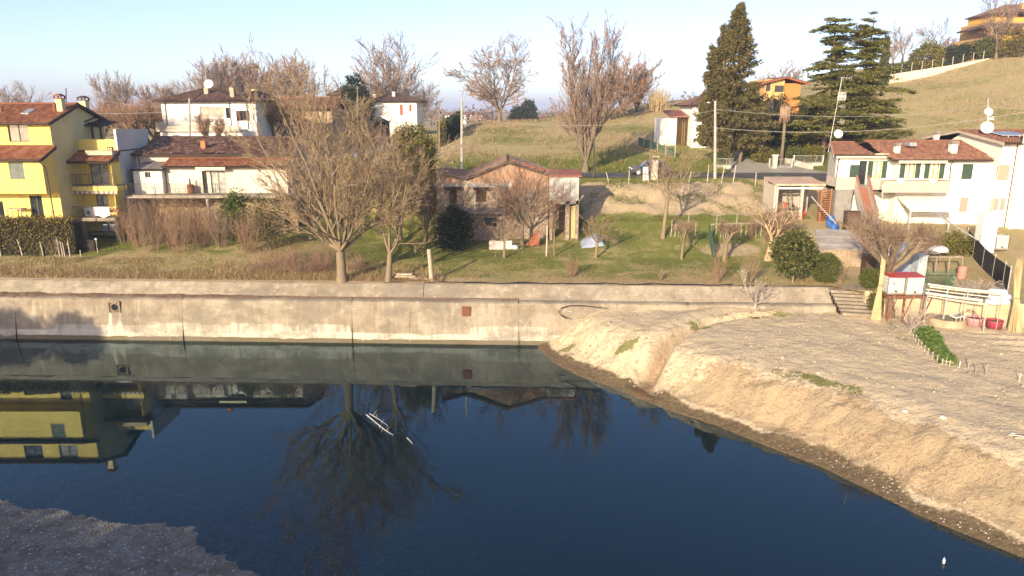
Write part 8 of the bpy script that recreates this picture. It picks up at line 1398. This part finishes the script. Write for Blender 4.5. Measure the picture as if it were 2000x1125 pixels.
def palm(name, label, px, Y, top, m, seed, R=.75, drop=2.0):
    rng = np.random.default_rng(seed); g_ = GP(px, Y); h = A(px, top, Y).z - g_.z; o_ = thing(name, label, 'palm', tuple(g_)); mb = MB(); mb.tube([(0, 0, -.2), (.05, 0, h * .5), (0, 0, h - drop * .4)], [.22, .17, .2], 9); ob = link('trunk', mb.mesh('trunk', True), M('palm_trunk', (.20, .15, .10), (.13, .10, .07), 6, bump=.7), o_, loc=(0, 0, 0)); n = 420; az = rng.random(n) * 6.283; z0 = h - drop * .12 - rng.random(n) * drop * .35; r = R * rng.uniform(.5, 1, n); base = np.stack([np.cos(az) * .08, np.sin(az) * .08, z0 + .25], -1); P = np.stack([base, np.stack([np.cos(az) * r * .75, np.sin(az) * r * .75, z0 - .15 - .1 * rng.random(n)], -1), np.stack([np.cos(az) * r * .8, np.sin(az) * r * .8, z0 - drop * rng.uniform(.35, .75, n)], -1)], 1); V, Q = tubes_np(P, np.repeat(np.array([[.03, .07, .015]]), n, 0), 3); c = link('crown', mesh_np('crown', V, [Q], False), m, o_, loc=(0, 0, 0)); c['kind'] = 'stuff'
palm('dead_palm', 'dead palm with drooping straw coloured fronds by the driveway', 1525, 86, 201, M('straw_frond', (.36, .25, .17), (.27, .18, .12), 2), 251); palm('dark_palm', 'dark grey palm left of the straw coloured palm', 1490, 90, 192, M('grey_frond', (.10, .085, .075), (.07, .06, .055), 2), 252, .95, 3.0)  # the left palm has darker grey fronds
for i, (px, Y, rx, rz, m, lb) in enumerate(((1555, 93, 3.0, 2.6, LEAF_DARK, 'dark evergreen mass under the left cedar'), (1505, 97, 2.4, 3.4, LEAF_DARK, 'dark evergreen tree behind the straw palm'), (1460, 100, 2.2, 3.2, LEAF_DARK, 'dark evergreen shrub at the driveway bend'), (1640, 95, 4.0, 2.6, LEAF_DARK, 'dark evergreen mass between the cedar trunks'), (1700, 93, 3.0, 2.0, NEEDLE, 'olive evergreen mass under the right cedar'), (1412, 87, 1.1, .9, LEAF_EVER, 'low clipped evergreen at the foot of the big conifer'), (1497, 87.5, 1.5, .7, LEAF_YEL, 'yellowish low shrub along the driveway wall'), (1545, 88, 1.6, .8, LEAF_EVER, 'green low shrub behind the driveway gate'), (1580, 88.5, 1.8, .8, LEAF_YEL, 'yellowish shrub behind the long railing'), (1470, 89.5, 1.0, .7, LEAF_EVER, 'dark low shrub on the driveway bend wall'))): bush('evergreen_shrub', lb, tuple(GP(px, Y)), rx, rx * .8, rz, rz * .95, int(70 * rx * rz) + 60, 20, .2, m, 260 + i, 0, .35, .25, .22, cat='shrub')
# hill wall, fence, hedges, cypress, hill trees
def HP(px, py, Y): return A(px, py, Y)
HW = thing('hill_wall', 'long cream retaining wall climbing the hillside', 'wall', GP(1800, 160)); hw = [(1640, 169, 150), (1700, 152, 153), (1780, 139, 156), (1860, 127, 158), (1940, 112, 160), (1972, 105, 160)]
for (p0, y0, Y0), (p1, y1, Y1) in zip(hw, hw[1:]):
    a, b = HP(p0, y0, Y0), HP(p1, y1, Y1); za, zb = GZ(a.x, a.y - .6) - 1, GZ(b.x, b.y - .6) - 1; mb = MB(); mb.hexa([(a.x, a.y, za), (b.x, b.y, zb), (b.x, b.y + .5, zb), (a.x, a.y + .5, za)], [tuple(a), tuple(b), (b.x, b.y + .5, b.z), (a.x, a.y + .5, a.z)]); mb.build('wall_bay', M('hill_wall_render', (.62, .53, .43), (.55, .46, .37), .6), HW)
    for k in range(4): q = a.lerp(b, k / 4); mb = MB(); mb.tube([q, q + NZ * 1.7], .06, 5); mb.build('fence_post', PALE, HW)
def hill_hedge(px0, py0, px1, py1, Y, w, h, m, label, seed): a, b = HP(px0, py0, Y), HP(px1, py1, Y); hedge('hillside_hedge', label, [(a.x, a.y), (b.x, b.y)], w, h, m, seed, .4, 16)
hill_hedge(1730, 140, 1790, 130, 162, 2.2, 3.0, LEAF_EVER, 'low green hedge at the foot of the hillside wall', 271); hill_hedge(1830, 110, 1885, 100, 165, 3, 3.6, LEAF_DARK, 'dark clipped hedge midway along the hillside wall', 272); hill_hedge(1885, 105, 1985, 90, 166, 3, 3.6, HEDGE_M, 'brownish hedge below the hill house', 273); hill_hedge(1790, 128, 1835, 122, 161, 2, 2.2, HEDGE_M, 'brown low hedge beside the round hillside bush', 274)
bush('round_bush', 'round yellow green bush by the hillside wall', tuple(GP(1807, 161)), 3.3, 2.6, 3.2, 2.8, 260, 22, .45, LEAF_YEL, 281, 0, .6, .1, .35); bush('round_bush', 'round dark bush before the hill house', tuple(GP(1924, 162)), 1.9, 1.7, 2.0, 2.2, 180, 20, .35, LEAF_EVER, 282, 0, .6, .1, .25); bush('climbing_bush', 'dark climber hanging over the end of the hillside wall', tuple(GP(1946, 159)), 1.6, .6, 1.8, 1.6, 120, 20, .35, LEAF_EVER, 283, 0, .3, .3, .3); bush('brown_shrub', 'brown shrub at the right end of the hillside wall', tuple(GP(1988, 157)), 4.5, 2, 3.0, 2.4, 200, 20, .35, HEDGE_M, 284, 0, .3, .3, .4)
g_ = GP(1722, 152); conifer('cypress', 'slim dark cypress column at the end of the hillside wall', tuple(g_), [(0, 0, .2, A(1724, 74, 152).z - g_.z, 1.0, 420)], LEAF_EVER, 285, .3, 5)
for i, (px, Y, H, sd) in enumerate(((1762, 198, 9.0, 291), (1822, 200, 9.5, 292), (1743, 190, 6.0, 293), (1846, 205, 5.5, 294))): plant('hill_tree', ['bare hill tree right of the cypress', 'bare round hill tree nearest the hill house', 'small bare hill tree beside the cypress', 'small bare shrub tree right of the round hill tree'][i], px, Y, bare_tree(sd, H, 1.1, 3, .14, .3, 9, 9, 8, 0, 48, 36, .05, .04, .12, rmin=.022, stemang=30), BARK, TWIG_F)
plant('hill_tree', 'tall bare tree in front of the hill house', 1945, 158, bare_tree(295, 13.5, .8, 4, .1, .3, 10, 9, 8, 0, 40, 30, .07, .05, .1, rmin=.018, stemang=26), BARK, TWIG_F)
plant('bare_tree', 'rounded bare tree behind the orange house', 1520, 135, bare_tree(296, 7, 1.2, 7, .06, .22, 8, 8, 7, 0, 40, 30, .06, rmin=.018, stemang=38), BARK, TWIG_F)
# ------------------------------------------------------------------ trees and houses beyond the road, left
BT = [bare_tree(sd, 14.0, sp, st, .07, .20, 13, 10, 8, 0, a1, 25, .07, .05, .07, rmin=.024, t0=.1, stemang=27, lprof=.28) for sd, sp, st, a1 in ((301, .75, 7, 30), (305, .95, 7, 34), (307, 1.05, 5, 44))]; protos = {}
def copy_tree_at(key, tc, name, label, px, Y, H, H0, rz, bark, twig):
    g_ = GP(px, Y)
    if key not in protos: protos[key] = o_ = make_tree(name, label, tuple(g_), tc[0], tc[1], bark, twig)
    else: o_ = copy_tree(protos[key]); o_['label'] = label; o_.location = g_
    o_.rotation_euler = (0, 0, rz); o_.scale = (H / H0,) * 3; return o_
for i, (px, Y, H, kd) in enumerate(((436, 175, 14.6, 1), (470, 178, 14.8, 0), (502, 176, 14.2, 0), (536, 176, 12.6, 0), (584, 175, 14.4, 1), (392, 170, 10.0, 2), (775, 168, 16.5, 2), (822, 172, 9.0, 2), (742, 166, 10.0, 1), (50, 135, 8.0, 2), (316, 150, 9.0, 0), (236, 160, 10.0, 1), (350, 165, 8.5, 2))): copy_tree_at(('bg', kd), BT[kd], 'background_tree', ['first tall bare tree above the villa roof, from the left', 'tall bare tree with a bird nest above the villa roof', 'third tall bare tree above the villa roof', 'slim bare tree between the villa trees and the barn tree', 'broad bare tree above the barn roof', 'thin bare tree behind the villa dish', 'big spreading bare tree behind the small white house', 'low bare tree right of the small white house', 'reddish bare tree at the roof of the small white house', 'hazy bare tree behind the yellow house roof', 'pinkish bare tree left of the villa', 'pale bare tree above the pruned trees', 'thin bare tree above the left villa eave'][i], px, Y, H, 13.4, i * 2.1, BARK, TWIG_F)
q = A(456, 126, 176); rng = np.random.default_rng(9); C = q_ = unit(rng.normal(0, 1, (260, 3))) * rng.uniform(.3, .6, (260, 1)); V, Q = leaf_quads(rng, C, np.full(260, .35), aspect=.12); t_ = thing('bird_nest', 'dark ball shaped bird nest high in the tall tree', 'nest', tuple(q)); foliage(t_, 'sticks', V, Q, CORE, rng)
PT = [pollard(sd, 5.8, .30, 5, 60, tl, .35, .6) for sd, tl in ((321, 2.0), (324, 1.7), (325, .9))]
for i, (px, Y, H, kd) in enumerate(((205, 88, 5.6, 0), (243, 96, 6.0, 1), (262, 90, 5.2, 0), (278, 86, 6.0, 1), (420, 82, 5.4, 2), (533, 96, 6.2, 0), (556, 95, 6.0, 1), (190, 100, 5.4, 1), (312, 94, 6.0, 0))): copy_tree_at(('pt', kd), PT[kd], 'pruned_tree', ['pruned stubby tree just right of the yellow house', 'pruned tree behind the tall grey end wall', 'thin pruned tree right of the grey end wall', 'thick dark pruned tree left of the villa', 'stump limbed pruned tree in front of the villa', 'reddish pruned tree left of its neighbour before the barn', 'thicker pruned tree before the barn', 'pruned tree furthest left beside the yellow house chimney', 'pruned tree at the left corner of the villa'][i], px, Y, H, 5.8, i * 1.7, BARK, TWIG_R)
for i, (px, Y, rx, rz, m, lb) in enumerate(((302, 84, 1.4, 1.7, LEAF_EVER, 'dark green bush left of the villa ground floor'), (590, 140, 2.0, 4.0, LEAF_DARK, 'dark evergreen rising over the barn roof, left'), (612, 138, 3.0, 3.0, HEDGE_M, 'brown leaved tree over the barn roof'), (700, 138, 2.8, 5.6, LEAF_DARK, 'tall dark evergreen beside the small white house'), (560, 84, 3.2, 1.0, LEAF_YEL, 'olive shrubs at the roadside behind the long house roof'), (375, 83, 1.6, .8, LEAF_YEL, 'pale olive shrub at the foot of the villa pole'), (1030, 300, 4.0, 6, LEAF_DARK, 'hazy dark conifer beyond the meadow'), (1015, 260, 3.5, 4.5, LEAF_DARK, 'hazy dark tree right of the round meadow tree'))): bush('evergreen_shrub', lb, tuple(GP(px, Y)), rx, rx * .8, rz, rz * 1.0, int(26 * rx * rz) + 50, 20, .25 + Y * .0013, m, 330 + i, 0, .3, .3, .25, cat='shrub')
g_ = GP(436, 81); conifer('spreading_conifer', 'spreading olive conifer before the villa', tuple(g_), [(0, 0, .3, 3.7, 2.2, 120), (1.3, .2, .3, 2.8, 1.5, 70), (-1.1, 0, .3, 3.0, 1.5, 70)], LEAF_YEL, 341, .3, 8)
hedge('box_hedge', 'tall square cut green hedge at the meadow corner', [(GP(856, 112).x, 112), (GP(873, 112).x, 112)], 1.6, 3.6, LEAF_YEL, 342, .25, 60); hedge('dark_hedge', 'long dark hedge running back beside the meadow', [(GP(868, 114).x, 114), (GP(880, 124).x, 124), (GP(893, 134).x, 134)], 1.8, 3.2, LEAF_DARK, 343, .35, 24)
# hazy plain: treeline and a few far buildings
rng = np.random.default_rng(351); n = 900; Yv = rng.uniform(330, 1500, n) ; Xv = rng.uniform(-.72, .35, n) * Yv; gz_ = ground_z(Xv, Yv); hh = rng.uniform(4, 11, n); C = np.repeat(np.stack([Xv, Yv, gz_ + hh * .55], -1), 24, 0) + rng.normal(0, 1, (n * 24, 3)) * np.repeat(np.stack([hh * .55, hh * .4, hh * .28], -1), 24, 0); V, Q = leaf_quads(rng, C, np.repeat(hh * .28, 24), tri=True); ob = link('far_trees', mesh_np('far_trees', V, [Q], False, tint=rng.beta(2, 2, len(Q))), tint_mat('far_tree', [(0, (.04, .04, .025)), (.5, (.14, .095, .07)), (1, (.22, .15, .11))], .9, .02, .6)); tag(ob, 'hazy far treeline on the plain', 'treeline', kind='stuff')
for i, (px, Y, w, h, m) in enumerate(((1030, 420, 22, 4, WHT), (1062, 380, 12, 4, M('barn_brick')), (955, 330, 5, 3, WHT), (890, 500, 14, 6, WHT), (250, 420, 12, 9, WHT), (232, 520, 12, 8, M('pale_orange')), (150, 480, 14, 8, WHT), (930, 620, 20, 6, M('barn_brick')))):
    g_ = GP(px, Y); t_ = thing('far_building', ['long pale far shed beyond the meadow', 'far brick shed with red roof beyond the meadow', 'small white far box at the meadow crest', 'pale far house left of the round meadow tree', 'white far house behind the pruned trees', 'peach far house behind the pruned trees', 'white far house behind the yellow house veranda', 'far brick building on the hazy plain'][i], 'building', tuple(g_)); mb = MB(); mb.box(g_.x - w / 2, g_.x + w / 2, Y, Y + 8, g_.z - 1, g_.z + h); mb.build('wall', m, t_); mb = MB(); mb.hexa([(g_.x - w / 2 - .4, Y - .4, g_.z + h), (g_.x + w / 2 + .4, Y - .4, g_.z + h), (g_.x + w / 2 + .4, Y + 8.4, g_.z + h), (g_.x - w / 2 - .4, Y + 8.4, g_.z + h)], [(g_.x - w / 2 + 1, Y + 3.5, g_.z + h + 1.8), (g_.x + w / 2 - 1, Y + 3.5, g_.z + h + 1.8), (g_.x + w / 2 - 1, Y + 4.5, g_.z + h + 1.8), (g_.x - w / 2 + 1, Y + 4.5, g_.z + h + 1.8)]); mb.build('roof', TILE_P, t_)
# trees on the opposite shore, behind the viewpoint
for i, (x, y, rx, rz, cz) in enumerate(((-51, 20, 3.0, 1.1, 10.2), (-45.5, 21, 1.6, .9, 9.6))): bush('shore_tree', ['flat crowned tree on the gravel bar beyond the left edge', 'smaller flat crowned tree on the gravel bar beyond the left edge'][i], (x, y, .3), rx, 1.6, rz, cz, 160, 22, .35, LEAF_EVER, 361 + i, 8, .2, .3, .35, cat='tree', stem_r=.2)
for i in range(9): x = -47 + i * 3.6; bush('shore_bush', ['first', 'second', 'third', 'fourth', 'fifth', 'sixth', 'seventh', 'eighth', 'ninth'][i] + ' evergreen bush from the left on the opposite dike', (x, 2.5 + (i % 3) * .6, 2.3), 2.9, 2.0, 2.9, 2.8, 150, 24, .5, LEAF_EVER, 370 + i, 0, .1, .15, .4, group='bushes on the opposite dike')

# ------------------------------------------------------------------ grass and weeds
G_DRY = tint_mat('dry_grass', [(0, (.17, .105, .055)), (.5, (.33, .225, .115)), (1, (.45, .34, .19))], .9, 1, .3, back=.2); G_GRN = tint_mat('green_grass', [(0, (.08, .10, .022)), (.5, (.155, .175, .038)), (1, (.30, .255, .09))], .9, .6, .5, back=.2); G_RED = tint_mat('rusty_weed', [(0, (.12, .065, .03)), (.5, (.24, .135, .06)), (1, (.40, .28, .15))], .9, 1, .3)
def scatter(rng, n, x0, x1, d0, d1, keep): X = rng.uniform(x0, x1, n); d = rng.uniform(d0, d1, n); Y = wall_y(X) + d; k = keep(X, Y, d) > rng.random(n); X, Y = X[k], Y[k]; return np.stack([X, Y, ground_z(X, Y)], -1)
rng = np.random.default_rng(401)
blades('dry_grass', scatter(rng, 60000, -62, -5, .3, 5, lambda X, Y, d: np.clip(.15 + 1.0 * sstep(3.2, .6, d) + .8 * fbm(X * .5, Y * .5, 3), 0, 1)), .34, .014, G_DRY, 1, 'dry brown grass fringe along the left wall top')
blades('green_grass', scatter(rng, 90000, -60, 24, 1.2, 17, lambda X, Y, d: np.clip(.35 + 1.3 * fbm(X * .4, Y * .4, 4), 0, 1)), .17, .013, G_GRN, 2, 'short green garden grass behind the river wall')
blades('lawn_straw', scatter(rng, 40000, -12, 24, .2, 9, lambda X, Y, d: np.clip(.5 * sstep(5, .5, d) + .9 * fbm(X * .6, Y * .6, 5), 0, 1)), .12, .012, G_DRY, 3, 'straw coloured grass near the wall top')
X = rng.uniform(-6, 60, 60000); Y = rng.uniform(82.2, 100, 60000); k = (.6 * sstep(92, 82, Y) + .8 * fbm(X * .2, Y * .2, 6) + .1 > rng.random(60000)) & ((X < 24) | (X > 37)); X, Y = X[k], Y[k]; blades('meadow_grass', np.stack([X, Y, ground_z(X, Y)], -1), .42, .025, G_GRN, 4, 'tall green meadow grass along the road')
X = rng.uniform(-8, 110, 60000); Y = rng.uniform(88, 160, 60000); k = (.35 + .9 * fbm(X * .12, Y * .12, 7) > rng.random(60000)) & ((X < 24) | (X > 42)); X, Y = X[k], Y[k]; blades('meadow_straw', np.stack([X, Y, ground_z(X, Y)], -1), .38, .04, G_DRY, 5, 'dry straw grass over the meadow and hillside')
X = rng.uniform(3, 27, 90000); Y = rng.uniform(20, 47, 90000); d, s, _ = dist_poly(X, Y, WL); d = d * s; w = sstep(.8, 1.4, d) * sstep(4.0, 2.8, d + .6 * fbm(X * .6, Y * .6, 83)) * np.clip(.35 + 1.3 * fbm(X * 1.1, Y * 1.1, 8), 0, 1) * (.12 + .88 * sstep(39.5, 36, Y - .1 * X)); k = w > rng.random(90000); X, Y = X[k], Y[k]; blades('bank_weeds', np.stack([X, Y, bank_z(X, Y)], -1), .13, .013, G_RED, 6, 'rusty dead weeds on the river bank slope', 'weeds', .9)
X = rng.uniform(3, 27, 70000); Y = rng.uniform(26, 48, 70000); d, s, _ = dist_poly(X, Y, WL); d = d * s; dd, _, tt = dist_poly(X, Y, DITCH); w = sstep(1.0, .2, np.abs(d - 4.3)) * (Y < 38.4) * (Y > 33) * np.clip(-.05 + 1.6 * fbm(X * .7, Y * .7, 85), 0, 1) + sstep(1.4, .3, dd) * np.clip(1.5 * fbm(X, Y, 87), 0, 1) * .5; k = (w > rng.random(70000)) & (d > .8); X, Y = X[k], Y[k]; blades('bank_grass', np.stack([X, Y, bank_z(X, Y)], -1), .14, .014, G_GRN, 7, 'green grass tufts along the crest of the bank')
X = rng.uniform(6, 27, 60000); Y = rng.uniform(65.5, 74, 60000); k = np.clip(-.06 + .9 * fbm(X * .5, Y * .5, 9) + .5 * sstep(72.6, 74, Y) + .5 * sstep(67, 65.5, Y), 0, 1) > rng.random(60000); X, Y = X[k], Y[k]; blades('clay_bank_weeds', np.stack([X, Y, ground_z(X, Y)], -1), .22, .02, G_GRN, 8, 'scattered weeds over the clay bank below the road', 'weeds', .6)
# loose clods on the bare field and bank
n = 6500; X = rng.uniform(3, 40, n); Y = rng.uniform(20, 47.5, n); d, s, _ = dist_poly(X, Y, WL); k = (d * s > .9); X, Y = X[k], Y[k]; n = len(X); Z = bank_z(X, Y); o8 = np.array([(1, 0, 0), (0, 1, 0), (-1, 0, 0), (0, -1, 0), (0, 0, .9), (0, 0, -.4)], float); sz = rng.gamma(2.0, .018, n) + .012
V = o8[None] * sz[:, None, None] * rng.uniform(.6, 1.4, (n, 6, 1)); a = rng.random(n) * 6.3; c_, s_ = np.cos(a)[:, None], np.sin(a)[:, None]; V = np.stack([V[..., 0] * c_ - V[..., 1] * s_ + X[:, None], V[..., 0] * s_ + V[..., 1] * c_ + Y[:, None], V[..., 2] + Z[:, None]], -1).reshape(-1, 3)
f8 = np.array([(0, 1, 4), (1, 2, 4), (2, 3, 4), (3, 0, 4)]); Q = (np.arange(n)[:, None, None] * 6 + f8[None]).reshape(-1, 3); tag(link('soil_clods', mesh_np('soil_clods', V, [Q]), M('clod_earth', (.52, .41, .28), (.36, .27, .18), 1.5)), 'loose clods scattered over the bare field', 'clods', kind='stuff')
# ------------------------------------------------------------------ the hazy winter air
t = NT('haze_air'); t.t.nodes.remove(t.geo); pv = t.n('ShaderNodeVolumePrincipled'); pv.inputs['Color'].default_value = (.62, .71, 1.0, 1); pv.inputs['Density'].default_value = .00036; pv.inputs['Anisotropy'].default_value = .0; t.l(pv.outputs[0], t.out.inputs['Volume'])
mb = MB(); mb.box(-5200, 5200, -320, 6200, -6, 52); hz_ = mb.build('haze', t.m); tag(hz_, 'thin pale winter haze over the whole valley', 'haze', kind='stuff')
